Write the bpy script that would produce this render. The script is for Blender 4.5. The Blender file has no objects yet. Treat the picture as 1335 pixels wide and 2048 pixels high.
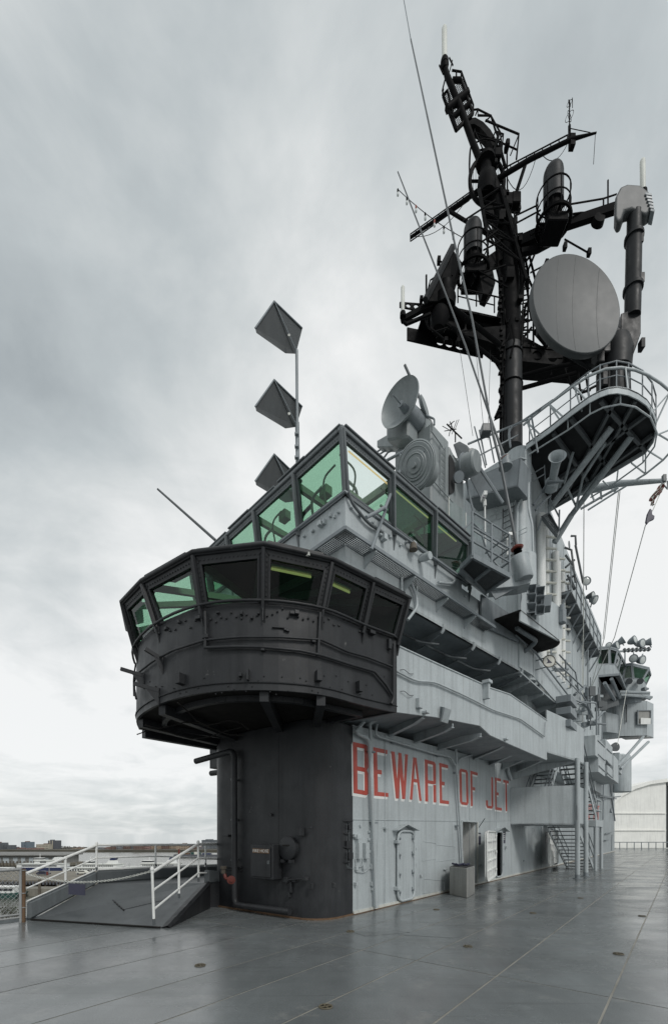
import bpy, bmesh, math, random
from mathutils import Vector, Matrix
random.seed(7)
R = math.radians
C = bpy.context.scene.collection
sc = bpy.context.scene

# ------------------------------------------------------------------ camera
F, CX, HY, CAMZ = 900.0, 667.5, 1670.0, 1.65
cam_d = bpy.data.cameras.new('camera'); cam = bpy.data.objects.new('camera', cam_d); C.objects.link(cam)
cam.location = (0, 0, CAMZ); cam.rotation_euler = (R(90), 0, 0)
cam_d.sensor_fit = 'HORIZONTAL'; cam_d.sensor_width = 36.0
cam_d.lens = 36.0 * F / 1335.0
cam_d.shift_y = (HY - 1024.0) / 2048.0 * (2048.0 / 1335.0)
cam_d.clip_end = 6000; cam_d.clip_start = 0.05
sc.camera = cam

# ------------------------------------------------------------------ sky + sun + exposure
SUN_EL, SUN_AZ = R(42), R(150)          # azimuth clockwise from +Y
world = bpy.data.worlds.new("World"); sc.world = world; world.use_nodes = True
def build_world():
    nt = world.node_tree; N = nt.nodes; L = nt.links; N.clear()
    out = N.new('ShaderNodeOutputWorld'); bg = N.new('ShaderNodeBackground'); bg.inputs['Strength'].default_value = 0.1
    sky = N.new('ShaderNodeTexSky'); sky.sky_type = 'NISHITA'; sky.sun_disc = False
    sky.sun_elevation = SUN_EL; sky.sun_rotation = SUN_AZ
    tc = N.new('ShaderNodeTexCoord')
    sep = N.new('ShaderNodeSeparateXYZ'); L.new(tc.outputs['Generated'], sep.inputs[0])
    def math_(op, a, b=None, c=None):
        m = N.new('ShaderNodeMath'); m.operation = op
        for i, x in enumerate((a, b, c)):
            if x is None: continue
            if hasattr(x, 'links') or hasattr(x, 'is_linked'): L.new(x, m.inputs[i])
            else: m.inputs[i].default_value = x
        return m.outputs[0]
    zc = math_('MAXIMUM', sep.outputs['Z'], 0.0)
    zz = math_('ADD', zc, 0.16)
    px = math_('DIVIDE', sep.outputs['X'], zz); py = math_('DIVIDE', sep.outputs['Y'], zz)
    comb = N.new('ShaderNodeCombineXYZ'); L.new(px, comb.inputs[0]); L.new(py, comb.inputs[1])
    def noise(scale, detail, rough, dist, off):
        mp = N.new('ShaderNodeMapping'); mp.inputs['Location'].default_value = off; L.new(comb.outputs[0], mp.inputs[0])
        n = N.new('ShaderNodeTexNoise'); n.inputs['Scale'].default_value = scale; n.inputs['Detail'].default_value = detail
        n.inputs['Roughness'].default_value = rough; n.inputs['Distortion'].default_value = dist
        L.new(mp.outputs[0], n.inputs['Vector']); return n.outputs['Fac']
    nv = N.new('ShaderNodeVectorMath'); nv.operation = 'NORMALIZE'; L.new(tc.outputs['Generated'], nv.inputs[0])
    mp3 = N.new('ShaderNodeMapping'); mp3.inputs['Scale'].default_value = (1, 1, 1.25); mp3.inputs['Location'].default_value = (2.3, .4, 1.9); L.new(nv.outputs[0], mp3.inputs[0])
    n3 = N.new('ShaderNodeTexNoise'); n3.inputs['Scale'].default_value = 3.4; n3.inputs['Detail'].default_value = 9; n3.inputs['Roughness'].default_value = .55; n3.inputs['Distortion'].default_value = .25; L.new(mp3.outputs[0], n3.inputs['Vector'])
    big = math_('ADD', math_('MULTIPLY', n3.outputs['Fac'], .62), math_('MULTIPLY', noise(1.15, 8, 0.52, 0.9, (CLX, CLY, 0)), .38))
    fine = noise(3.6, 8, 0.58, 0.8, (1.3, 7.1, 2))
    mix = math_('ADD', math_('MULTIPLY', big, 0.88), math_('MULTIPLY', fine, 0.20))
    mix = math_('SUBTRACT', mix, 0.03)
    # a heavy bank of cloud in the west (left of the view) and a brighter gap low in the sky
    def lobe(d, width):
        v = Vector(d).normalized()
        dot = N.new('ShaderNodeVectorMath'); dot.operation = 'DOT_PRODUCT'
        nrm = N.new('ShaderNodeVectorMath'); nrm.operation = 'NORMALIZE'; L.new(tc.outputs['Generated'], nrm.inputs[0])
        L.new(nrm.outputs[0], dot.inputs[0]); dot.inputs[1].default_value = v
        mr = N.new('ShaderNodeMapRange'); mr.interpolation_type = 'SMOOTHSTEP'
        mr.inputs['From Min'].default_value = math.cos(width); mr.inputs['From Max'].default_value = 1.0
        L.new(dot.outputs['Value'], mr.inputs['Value']); return mr.outputs[0]
    for d, w, k in (((-.84, 1, 1.0), 30, -.19), ((-.62, 1, .36), 24, .24), ((0, 1, .66), 29, .22), ((.6, 1, .55), 26, .16), ((.3, 1, 1.55), 30, -.07), ((-.5, 1, .10), 13, -.07)):
        mix = math_('ADD', mix, math_('MULTIPLY', lobe(d, R(w)), k))
    mix = math_('ADD', math_('MULTIPLY', mix, 1.22), -.105)
    ramp = N.new('ShaderNodeValToRGB'); cr = ramp.color_ramp
    cr.elements[0].position = 0.14; cr.elements[0].color = (3.6, 4.0, 4.2, 1)
    cr.elements[1].position = 0.70; cr.elements[1].color = (9.3, 9.4, 9.35, 1)
    e = cr.elements.new(0.38); e.color = (5.3, 5.75, 5.9, 1)
    e = cr.elements.new(0.51); e.color = (6.7, 7.05, 7.1, 1)
    L.new(mix, ramp.inputs[0])
    mx = N.new('ShaderNodeMixRGB'); mx.inputs[0].default_value = 0.94
    L.new(sky.outputs[0], mx.inputs[1]); L.new(ramp.outputs[0], mx.inputs[2])
    L.new(mx.outputs[0], bg.inputs['Color']); L.new(bg.outputs[0], out.inputs['Surface'])
CLX, CLY = 3.2, 1.7
build_world()
sun_d = bpy.data.lights.new('sun', 'SUN'); sun = bpy.data.objects.new('sun', sun_d); C.objects.link(sun)
sun_d.energy = 1.5; sun_d.angle = R(14); sun_d.color = (1.0, 0.97, 0.93)
sd = Vector((math.sin(SUN_AZ) * math.cos(SUN_EL), math.cos(SUN_AZ) * math.cos(SUN_EL), math.sin(SUN_EL)))
sun.rotation_euler = sd.to_track_quat('Z', 'Y').to_euler(); sun.location = sd * 50
sc.view_settings.view_transform = 'Standard'; sc.view_settings.look = 'None'
sc.view_settings.exposure = 0.0; sc.view_settings.gamma = 1.0; sc.view_settings.use_curve_mapping = False

# ------------------------------------------------------------------ places
U = Vector((.613, .790)).normalized(); V = Vector((-U.y, U.x))      # along the island, into the island
U2 = Vector((.724, .690)).normalized(); V2 = Vector((-U2.y, U2.x))  # axes of the upper bridge
O = Vector((0.387, 9.28))
def W(u, v, z): p = O + U * u + V * v; return Vector((p.x, p.y, z))
def ray(px, py): return Vector(((px - CX) / F, 1.0, (HY - py) / F))
def pz(px, py, z): r = ray(px, py); t = (z - CAMZ) / r.z; return Vector((r.x * t, t, z))
def at(px, py, d): r = ray(px, py); return Vector((r.x * d, d, CAMZ + r.z * d))
class PL:                                    # an upright plane through ground point p along direction d
    def __init__(s, p, d):
        s.p = Vector((p[0], p[1])); s.d = Vector((d[0], d[1])).normalized(); n = Vector((s.d.y, -s.d.x))
        s.n = n if n.dot(-s.p) > 0 else -n   # towards the deck the photograph was taken from
        s.N = Vector((s.n.x, s.n.y, 0)); s.D = Vector((s.d.x, s.d.y, 0))
    def at(s, px, py, out=0.0):
        r = ray(px, py); P = s.p + s.n * out
        t = s.n.dot(P) / s.n.dot(Vector((r.x, 1.0))); return Vector((r.x * t, t, CAMZ + r.z * t))
    def off(s, k): return PL(s.p + s.n * k, s.d)
def uvplane(u0, v0, u1, v1):
    a = O + U * u0 + V * v0; b = O + U * u1 + V * v1; return PL(a, b - a)
WALL = uvplane(0, 0, 10, 0)
UP = Vector((0, 0, 1))

# ------------------------------------------------------------------ mesh builder
class B:
    def __init__(s): s.v = []; s.f = []
    def add(s, vs, fs):
        o = len(s.v); s.v += [Vector(x) for x in vs]; s.f += [tuple(i + o for i in f) for f in fs]; return s
    def prism(s, poly, vec):
        n = len(poly); vec = Vector(vec); a = [Vector(p) for p in poly]; b = [p + vec for p in a]
        return s.add(a + b, [tuple(range(n))[::-1], tuple(range(n, 2 * n))] + [(i, (i + 1) % n, n + (i + 1) % n, n + i) for i in range(n)])
    def hexa(s, q, w):                       # two quads
        return s.add(list(q) + list(w), [(3, 2, 1, 0), (4, 5, 6, 7)] + [(i, (i + 1) % 4, 4 + (i + 1) % 4, 4 + i) for i in range(4)])
    def block(s, c, dx, dy, dz):             # corner + three edge vectors
        c = Vector(c); dx = Vector(dx); dy = Vector(dy); dz = Vector(dz)
        return s.prism([c, c + dx, c + dx + dy, c + dy], dz)
    def box(s, c, sx, sy, sz, ax=None):      # centred
        X, Y, Z = ax if ax else (Vector((1, 0, 0)), Vector((0, 1, 0)), UP)
        return s.block(Vector(c) - X * sx / 2 - Y * sy / 2 - Z * sz / 2, X * sx, Y * sy, Z * sz)
    def tube(s, pts, r, n=8, close=False):
        pts = [Vector(p) for p in pts]
        if len(pts) < 2: return s
        rs = r if isinstance(r, (list, tuple)) else [r] * len(pts)
        rings = []; t0 = (pts[1] - pts[0]).normalized()
        a = t0.orthogonal().normalized()
        m = len(pts)
        for i, p in enumerate(pts):
            if close: t = pts[(i + 1) % m] - pts[i - 1]
            else: t = (pts[min(i + 1, m - 1)] - pts[max(i - 1, 0)])
            t = t.normalized() if t.length > 1e-9 else t0
            a = (a - t * a.dot(t)); a = a.normalized() if a.length > 1e-6 else t.orthogonal().normalized()
            b = t.cross(a)
            rings.append([p + (a * math.cos(2 * math.pi * k / n) + b * math.sin(2 * math.pi * k / n)) * rs[i] for k in range(n)])
        vs = [x for g in rings for x in g]; fs = []
        for i in range(m if close else m - 1):
            j = (i + 1) % m
            for k in range(n): fs.append((i * n + k, i * n + (k + 1) % n, j * n + (k + 1) % n, j * n + k))
        if not close: fs += [tuple(range(n))[::-1], tuple(range((m - 1) * n, m * n))]
        return s.add(vs, fs)
    def bar(s, a, b, w, h, up=UP):           # rectangular bar from a to b
        a = Vector(a); b = Vector(b); t = (b - a).normalized(); x = t.cross(Vector(up))
        x = x.normalized() if x.length > 1e-5 else t.orthogonal().normalized(); y = x.cross(t).normalized()
        q = [x * w / 2 + y * h / 2, -x * w / 2 + y * h / 2, -x * w / 2 - y * h / 2, x * w / 2 - y * h / 2]
        return s.hexa([a + k for k in q], [b + k for k in q])
    def lathe(s, c, axis, prof, n=24):       # prof: (along, radius)
        c = Vector(c); t = Vector(axis).normalized(); a = t.orthogonal().normalized(); b = t.cross(a); vs = []; fs = []
        for (h, r) in prof:
            vs += [c + t * h + (a * math.cos(2 * math.pi * k / n) + b * math.sin(2 * math.pi * k / n)) * max(r, 1e-4) for k in range(n)]
        for i in range(len(prof) - 1):
            for k in range(n): fs.append((i * n + k, i * n + (k + 1) % n, (i + 1) * n + (k + 1) % n, (i + 1) * n + k))
        m = len(prof)
        fs += [tuple(range(n))[::-1], tuple(range((m - 1) * n, m * n))]
        return s.add(vs, fs)
    def ring(s, c, axis, Rr, r, n=24, m=6):
        c = Vector(c); t = Vector(axis).normalized(); a = t.orthogonal().normalized(); b = t.cross(a)
        return s.tube([c + (a * math.cos(2 * math.pi * k / n) + b * math.sin(2 * math.pi * k / n)) * Rr for k in range(n)], r, m, True)
    def frame(s, q, w, vec, wl=None):        # a four-sided frame of bars round quad q, widths w=(bottom,right,top,left)
        inn = inset(q, w); vec = Vector(vec)
        for i in range(4):
            j = (i + 1) % 4; s.hexa([q[i], q[j], inn[j], inn[i]], [q[i] + vec, q[j] + vec, inn[j] + vec, inn[i] + vec])
        return inn
    def build(s, name, mat, parent=None, bevel=0.0, smooth=None, origin=None):
        if parent is not None: org = world_loc(parent)
        elif origin is not None: org = Vector(origin)
        else:
            n = max(len(s.v), 1); org = Vector((sum(p.x for p in s.v) / n, sum(p.y for p in s.v) / n, min(p.z for p in s.v)))
        me = bpy.data.meshes.new(name); me.from_pydata([p - org for p in s.v], [], s.f)
        bm = bmesh.new(); bm.from_mesh(me); bmesh.ops.recalc_face_normals(bm, faces=bm.faces); bm.to_mesh(me); bm.free()
        me.materials.append(mat)
        if smooth:
            me.polygons.foreach_set('use_smooth', [True] * len(me.polygons)); me.set_sharp_from_angle(angle=R(smooth))
        o = bpy.data.objects.new(name, me); C.objects.link(o)
        if parent is not None: o.parent = parent
        else: o.location = org
        if bevel:
            b = o.modifiers.new('bevel', 'BEVEL'); b.width = bevel; b.segments = 1; b.limit_method = 'ANGLE'; b.angle_limit = R(40)
        return o
def inset(q, w):
    q = [Vector(p) for p in q]; n = (q[1] - q[0]).cross(q[3] - q[0]).normalized(); res = []
    ds = [(q[(i + 1) % 4] - q[i]).normalized() for i in range(4)]; ns = [n.cross(d) for d in ds]
    for i in range(4):                       # intersect offset edge i-1 with offset edge i
        d0, d1 = ds[i - 1], ds[i]; p0 = q[i] + ns[i - 1] * w[i - 1]; p1 = q[i] + ns[i] * w[i]
        cr = d0.cross(d1).dot(n); t = (p1 - p0).cross(d1).dot(n) / cr if abs(cr) > 1e-6 else 0
        res.append(p0 + d0 * t)
    return res
WL = {}
def world_loc(o):
    l = Vector((0, 0, 0))
    while o is not None: l = l + o.location; o = o.parent
    return l
def tag(o, label, cat, group=None, kind=None):
    o['label'] = label; o['category'] = cat
    if group: o['group'] = group
    if kind: o['kind'] = kind
    return o
def thing(name, label, cat, loc, group=None):
    o = bpy.data.objects.new(name, None); C.objects.link(o); o.location = Vector(loc); o.empty_display_size = 0.2
    return tag(o, label, cat, group)
def struct(o): o['kind'] = 'structure'; return o
def stuff(o): o['kind'] = 'stuff'; return o
def kids(o): return [c for c in bpy.data.objects if c.parent is o]
def copy_tree(o, par=None):
    c = o.copy(); C.objects.link(c); c.parent = par
    for k in kids(o): copy_tree(k, c)
    return c
def arc(c, a, b, r, t0, t1, n): return [Vector(c) + (Vector(a) * math.cos(t0 + (t1 - t0) * i / n) + Vector(b) * math.sin(t0 + (t1 - t0) * i / n)) * r for i in range(n + 1)]
def bend(pts, r=0.12, n=4):                  # round the corners of a pipe run
    pts = [Vector(p) for p in pts]; o = [pts[0]]
    for i in range(1, len(pts) - 1):
        a, p, b = pts[i - 1], pts[i], pts[i + 1]; k = min(r, (a - p).length * .45, (b - p).length * .45)
        s, e = p + (a - p).normalized() * k, p + (b - p).normalized() * k
        o += [(s * (1 - t) ** 2 + p * 2 * t * (1 - t) + e * t * t) for t in [j / n for j in range(n + 1)]]
    return o + [pts[-1]]
def v3(d, z=0.0): return Vector((d.x, d.y, z))

# ------------------------------------------------------------------ materials
def mat_new(name):
    m = bpy.data.materials.new(name); m.use_nodes = True; return m, m.node_tree.nodes, m.node_tree.links
def paint(name, col, rough=0.5, var=0.12, streak=0.25, rust=0.0, bump=0.12, metal=0.0, scale=1.0, spec=0.5, fine=0.15, rv=.11, drip=0.0, chips=0.0):
    m, N, L = mat_new(name); p = N['Principled BSDF']
    p.inputs['Roughness'].default_value = rough; p.inputs['Metallic'].default_value = metal
    p.inputs['Specular IOR Level'].default_value = spec
    g = N.new('ShaderNodeNewGeometry')
    def noise(sc_, det, mp=(1, 1, 1), ro=.55):
        mm = N.new('ShaderNodeMapping'); mm.inputs['Scale'].default_value = mp; L.new(g.outputs['Position'], mm.inputs[0])
        n = N.new('ShaderNodeTexNoise'); n.inputs['Scale'].default_value = sc_ * scale; n.inputs['Detail'].default_value = det
        n.inputs['Roughness'].default_value = ro; L.new(mm.outputs[0], n.inputs['Vector']); return n.outputs['Fac']
    def mr(x, a, b, c, d):
        k = N.new('ShaderNodeMapRange'); L.new(x, k.inputs[0])
        for i, q in enumerate((a, b, c, d)): k.inputs[i + 1].default_value = q
        return k.outputs[0]
    def mul(a, b):
        k = N.new('ShaderNodeMath'); k.operation = 'MULTIPLY'; L.new(a, k.inputs[0]); L.new(b, k.inputs[1]); return k.outputs[0]
    blot = mr(noise(1.1, 5), .3, .7, 1 - var, 1 + var)
    st = mr(noise(1.0, 4, (7, 7, .45)), .48, .72, 1.0, 1 - streak)
    fn = mr(noise(28, 3), .3, .7, 1 - fine * .5, 1 + fine * .5)
    f = mul(mul(blot, st), fn)
    vm = N.new('ShaderNodeVectorMath'); vm.operation = 'SCALE'; vm.inputs[0].default_value = col[:3]; L.new(f, vm.inputs['Scale'])
    cout = vm.outputs[0]
    if rust > 0:
        a = mr(noise(5.0, 8, (1, 1, .6), .65), .70 - rust * .2, .78 - rust * .2, 0, 1)
        mx = N.new('ShaderNodeMixRGB'); L.new(a, mx.inputs[0]); L.new(cout, mx.inputs[1]); mx.inputs[2].default_value = (.11, .062, .035, 1); cout = mx.outputs[0]
    def over(fac, c):
        mx = N.new('ShaderNodeMixRGB'); L.new(fac, mx.inputs[0]); L.new(cout, mx.inputs[1]); mx.inputs[2].default_value = (*c, 1); return mx.outputs[0]
    if drip:
        cout = over(mr(noise(1.0, 5, (15, 15, .5), .6), .60, .74, 0, drip), tuple(x * .45 for x in col[:3]))
        cout = over(mr(noise(1.3, 5, (9, 9, .35), .65), .68, .78, 0, drip * .8), (.17, .12, .085))
        cout = over(mr(noise(7, 9, ro=.75), .70, .73, 0, drip * .9), (.16, .10, .065))
    if chips:
        cout = over(mr(noise(3.2, 9, (1, 1, .8), .72), .665, .69, 0, chips), (.10, .10, .098))
        cout = over(mr(noise(1.2, 6, (1, 1, .5), .6), .5, .75, 0, chips * .35), (.075, .077, .079))
    L.new(cout, p.inputs['Base Color'])
    L.new(mr(noise(3.0, 4), .3, .7, max(rough - rv, .05), min(rough + rv, 1)), p.inputs['Roughness'])
    if bump:
        bp = N.new('ShaderNodeBump'); bp.inputs['Strength'].default_value = bump; bp.inputs['Distance'].default_value = 0.03
        n1 = noise(2.2, 2); n2 = noise(45, 2); ad = N.new('ShaderNodeMath'); ad.operation = 'MULTIPLY_ADD'
        L.new(n2, ad.inputs[0]); ad.inputs[1].default_value = .12; L.new(n1, ad.inputs[2])
        L.new(ad.outputs[0], bp.inputs['Height']); L.new(bp.outputs[0], p.inputs['Normal'])
    return m
def glass(name, tint, refl=1.0):
    m, N, L = mat_new(name); N.remove(N['Principled BSDF']); out = N['Material Output']
    tr = N.new('ShaderNodeBsdfTransparent'); tr.inputs[0].default_value = (*tint, 1)
    gl = N.new('ShaderNodeBsdfGlossy'); gl.inputs['Roughness'].default_value = 0.015; gl.inputs[0].default_value = (refl, refl, refl, 1)
    fr = N.new('ShaderNodeFresnel'); fr.inputs[0].default_value = 1.5; mx = N.new('ShaderNodeMixShader')
    ge = N.new('ShaderNodeNewGeometry'); sb_ = N.new('ShaderNodeMath'); sb_.operation = 'SUBTRACT'; sb_.inputs[0].default_value = 1.0; L.new(ge.outputs['Backfacing'], sb_.inputs[1])
    ml = N.new('ShaderNodeMath'); ml.operation = 'MULTIPLY'; L.new(fr.outputs[0], ml.inputs[0]); L.new(sb_.outputs[0], ml.inputs[1])
    L.new(ml.outputs[0], mx.inputs[0]); L.new(tr.outputs[0], mx.inputs[1]); L.new(gl.outputs[0], mx.inputs[2]); L.new(mx.outputs[0], out.inputs[0])
    return m
def emit(name, col, s):
    m, N, L = mat_new(name); p = N['Principled BSDF']; p.inputs['Base Color'].default_value = (*col, 1)
    p.inputs['Emission Color'].default_value = (*col, 1); p.inputs['Emission Strength'].default_value = s; return m
G = {}
G['haze'] = paint('haze_grey_paint', (.41, .448, .46), .5, .09, .20, rust=.0, rv=.06, drip=.55, bump=.22)
G['haze2'] = paint('weathered_grey_paint', (.33, .365, .378), .5, .12, .28, rust=.02, rv=.06, drip=.7, bump=.22)
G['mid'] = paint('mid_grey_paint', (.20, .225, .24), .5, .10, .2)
G['trim'] = paint('dark_grey_paint', (.085, .095, .10), .45, .12, .15)
G['black'] = paint('black_hull_paint', (.024, .0255, .028), .45, .2, .3, rust=.0, spec=.3, chips=.95, rv=.08, drip=.3, bump=.2)
G['blackr'] = paint('black_soot_and_shade_paint', (.016, .015, .014), .7, .3, .3, rust=.2, spec=.15)
G['mast'] = paint('black_mast_paint', (.0045, .0046, .005), .6, .2, .1, rust=.0, spec=.05)
G['mastgrey'] = paint('dark_grey_mast_paint', (.015, .0165, .018), .5, .2, .3, rust=.03, spec=.22)
G['white'] = paint('white_paint', (.74, .75, .73), .4, .06, .12)
G['offwhite'] = paint('aged_white_paint', (.55, .56, .52), .5, .1, .25)
G['plate'] = paint('dark_folded_plate_paint', (.045, .05, .052), .5, .12, .2)
G['frame'] = paint('bridge_frame_grey_paint', (.125, .14, .147), .5, .1, .2)
G['glassg'] = glass('deep_green_glass', (.55, .70, .58), .7)
G['brass'] = paint('tarnished_tie_down_metal', (.095, .082, .055), .6, .3, .2)
G['cream'] = paint('cream_pipe_paint', (.60, .60, .54), .5, .1, .2)
G['red'] = paint('red_lettering_paint', (.44, .068, .046), .5, .16, .2, bump=.08, chips=.0, drip=.3)
G['redval'] = paint('rusty_red_paint', (.13, .028, .02), .5, .3, .1, rust=.15)
G['redins'] = paint('red_insulator_glaze', (.28, .07, .05), .35, .2, .1)
G['green'] = paint('green_interior_paint', (.16, .24, .15), .5, .1, .1)
G['palegreen'] = paint('pale_interior_paint', (.34, .40, .34), .6, .06, .05)
G['glass'] = glass('green_tinted_glass', (.54, .72, .61))
G['glassd'] = glass('dark_tinted_glass', (.48, .64, .54), .35)
G['glassc'] = glass('clear_glass', (.94, .97, .96))
G['rust'] = paint('rusted_steel', (.125, .075, .042), .8, .35, .4, rust=.1, bump=.3)
G['galv'] = paint('galvanised_steel', (.33, .34, .34), .5, .2, .2, metal=.3)
G['steel'] = paint('brushed_bin_steel', (.27, .27, .255), .42, .12, .3, metal=.35)
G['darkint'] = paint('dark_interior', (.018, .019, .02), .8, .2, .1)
G['sign'] = paint('dark_sign_enamel', (.03, .03, .055), .4, .05, .05, bump=0)
G['rampdeck'] = paint('dark_ramp_nonskid', (.075, .083, .087), .5, .14, .1, rv=.08, drip=.2, chips=.0, bump=.1)
G['purple'] = paint('purple_sign_face', (.040, .040, .070), .5, .06, .05, bump=0)
G['lettering'] = paint('pale_lettering', (.6, .6, .58), .5, .05, .0, bump=0)
G['lamp'] = emit('lit_fluorescent_tube', (1.0, .74, .34), .55)
G['lens'] = paint('frosted_lamp_lens', (.52, .55, .54), .15, .1, .05)
G['dishg'] = paint('dish_grey_paint', (.235, .26, .265), .45, .05, .2, rv=.03, bump=.03)
G['dishb'] = paint('dark_dish_paint', (.052, .058, .060), .5, .04, .10, rv=.02, bump=.01, fine=.04)
G['tent'] = paint('white_tent_fabric', (.86, .86, .82), .7, .05, .14, bump=.5)
G['wood'] = paint('weathered_timber', (.11, .095, .075), .85, .25, .3)

# ------------------------------------------------------------------ flight deck
def deck_mat():
    m, N, L = mat_new('wet_grey_deck_paint'); p = N['Principled BSDF']; g = N.new('ShaderNodeNewGeometry')
    oi = N.new('ShaderNodeObjectInfo')
    def noise(s, d, mp=(1, 1, 1), ro=.55):
        mm = N.new('ShaderNodeMapping'); mm.inputs['Scale'].default_value = mp; mm.inputs['Rotation'].default_value = (0, 0, R(38)); L.new(g.outputs['Position'], mm.inputs[0])
        n = N.new('ShaderNodeTexNoise'); n.inputs['Scale'].default_value = s; n.inputs['Detail'].default_value = d; n.inputs['Roughness'].default_value = ro
        L.new(mm.outputs[0], n.inputs['Vector']); return n.outputs['Fac']
    def mr(x, a, b, c, d):
        k = N.new('ShaderNodeMapRange'); L.new(x, k.inputs[0])
        for i, q in enumerate((a, b, c, d)): k.inputs[i + 1].default_value = q
        return k.outputs[0]
    def mul(a, b):
        k = N.new('ShaderNodeMath'); k.operation = 'MULTIPLY'; L.new(a, k.inputs[0]); L.new(b, k.inputs[1]); return k.outputs[0]
    f = mul(mul(mr(noise(.7, 7, ro=.62), .3, .7, .74, 1.22), mr(noise(75, 4, ro=.7), .25, .75, .74, 1.26)), mul(mr(oi.outputs['Random'], 0, 1, .88, 1.10), mr(noise(7, 5, (1, .2, 1)), .5, .75, 1.0, 1.12)))
    vm = N.new('ShaderNodeVectorMath'); vm.operation = 'SCALE'; vm.inputs[0].default_value = (.132, .144, .147); L.new(f, vm.inputs['Scale'])
    scf = mr(noise(1.0, 6, (.35, 9, 1), .65), .56, .70, 0, .42); mxs = N.new('ShaderNodeMixRGB'); L.new(scf, mxs.inputs[0]); L.new(vm.outputs[0], mxs.inputs[1]); mxs.inputs[2].default_value = (.075, .08, .08, 1)
    wrn = mr(noise(2.3, 9, ro=.74), .56, .66, 0, .45); mxw = N.new('ShaderNodeMixRGB'); L.new(wrn, mxw.inputs[0]); L.new(mxs.outputs[0], mxw.inputs[1]); mxw.inputs[2].default_value = (.23, .235, .225, 1)
    spots = mr(noise(9, 8, ro=.7), .69, .73, 0, .45); mx = N.new('ShaderNodeMixRGB'); L.new(spots, mx.inputs[0]); L.new(mxw.outputs[0], mx.inputs[1]); mx.inputs[2].default_value = (.15, .12, .08, 1)
    L.new(mx.outputs[0], p.inputs['Base Color'])
    L.new(mr(noise(1.1, 8, (.5, 1, 1), .6), .35, .66, .11, .36), p.inputs['Roughness'])
    p.inputs['Specular IOR Level'].default_value = .5
    bp = N.new('ShaderNodeBump'); bp.inputs['Strength'].default_value = .13; bp.inputs['Distance'].default_value = .006
    ad = N.new('ShaderNodeMath'); ad.operation = 'MULTIPLY_ADD'; L.new(noise(1.6, 3), ad.inputs[0]); ad.inputs[1].default_value = .6; L.new(noise(110, 2), ad.inputs[2])
    L.new(ad.outputs[0], bp.inputs['Height']); L.new(bp.outputs[0], p.inputs['Normal']); return m
G['deck'] = deck_mat()
G['seam'] = paint('pale_deck_joint', (.25, .24, .21), .6, .3, .1)
EDGE_V = 4.72
deck = struct(B().prism([W(-30, -34, -.5), W(90, -34, -.5), W(90, EDGE_V, -.5), W(-30, EDGE_V, -.5)], (0, 0, .495)).build('flight_deck', G['seam']))
deck['label'] = 'grey steel flight deck'
vs_ = [EDGE_V - .05, 3.35, 2.2, 1.3, .25, -.9, -1.75, -2.62, -3.66, -4.8, -5.9, -7.0, -8.2]
for i in range(len(vs_) - 1):
    us = [-14, -8.4 + .0, -2.25, 4.2 if i % 2 else 4.2, 10.5, 17, 24, 32, 42, 54, 70, 89.9]
    for j in range(len(us) - 1):
        g_ = .011; a, b = us[j] + g_, us[j + 1] - g_; c, d = vs_[i + 1] + g_, vs_[i] - g_
        o = B().prism([W(a, c, -.004), W(b, c, -.004), W(b, d, -.004), W(a, d, -.004)], (0, 0, .004)).build('deck_plate', G['deck'], deck)
for (c, d, a, b) in ((-33.9, -8.212, -29.9, 89.9), (-8.2, EDGE_V - .05, -29.9, -14.01)):
    B().prism([W(a, c, -.004), W(b, c, -.004), W(b, d, -.004), W(a, d, -.004)], (0, 0, .004)).build('deck_plate', G['deck'], deck)
B().block(W(-30, EDGE_V - .04, -.3), v3(U) * 120, v3(V) * .16, (0, 0, .34)).build('deck_edge_strip', G['mid'], deck)
# repair patches near the wall
for q in ([(708, 1866), (800, 1862), (820, 1866), (730, 1873)], [(795, 1870), (822, 1864), (930, 1872), (905, 1877)]):
    B().prism([pz(x, y, .0005) for x, y in q], (0, 0, .004)).build('repair_plate', G['deck'], deck)
# cross-shaped tie-down cups
ties = [(651, 2015, 'tie down cup with rusty cross nearest the camera'), (400, 1932, 'tie down cup in front of the black tower'), (700, 1864, 'tie down cup in front of the black and grey paint joint'),
        (935, 1894, 'tie down cup out on the open deck beyond the repair plate'), (1236, 1909, 'tie down cup beside the long pale deck seam'), (1283, 1833, 'small tie down cup far out beside the last deck seam'),
        (872, 1820, 'faint tie down cup near the steel bin'), (1065, 1827, 'tie down cup in line with the white hatch'), (1160, 1797, 'tie down cup in front of the stair posts')]
tie0 = None
def make_tie(P, lab):
    t = thing('tie_down_cup', lab, 'tie down', P, 'cross shaped tie down cups in the deck'); r = .062
    B().lathe(P + UP * .0005, UP, [(0, r), (.0045, r), (.0045, .001)], 20).build('cup', G['blackr'], t)  # flat black disc paints in the shade of the recess
    B().ring(P + UP * .006, UP, r, .008, 20, 6).build('rim', G['brass'], t)
    b = B()
    for k in range(2):
        d = v3(U).lerp(v3(V), 0); ang = R(25 + 90 * k); dd = Vector((math.cos(ang), math.sin(ang), 0)); b.bar(P + UP * .009 - dd * r, P + UP * .009 + dd * r, .016, .010)
    b.build('cross_bar', G['brass'], t); return t
for x, y, lab in ties:
    P = pz(x, y, 0)
    if tie0 is None: tie0 = make_tie(P, lab)
    else: c = copy_tree(tie0); c.location = P; c['label'] = lab

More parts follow.
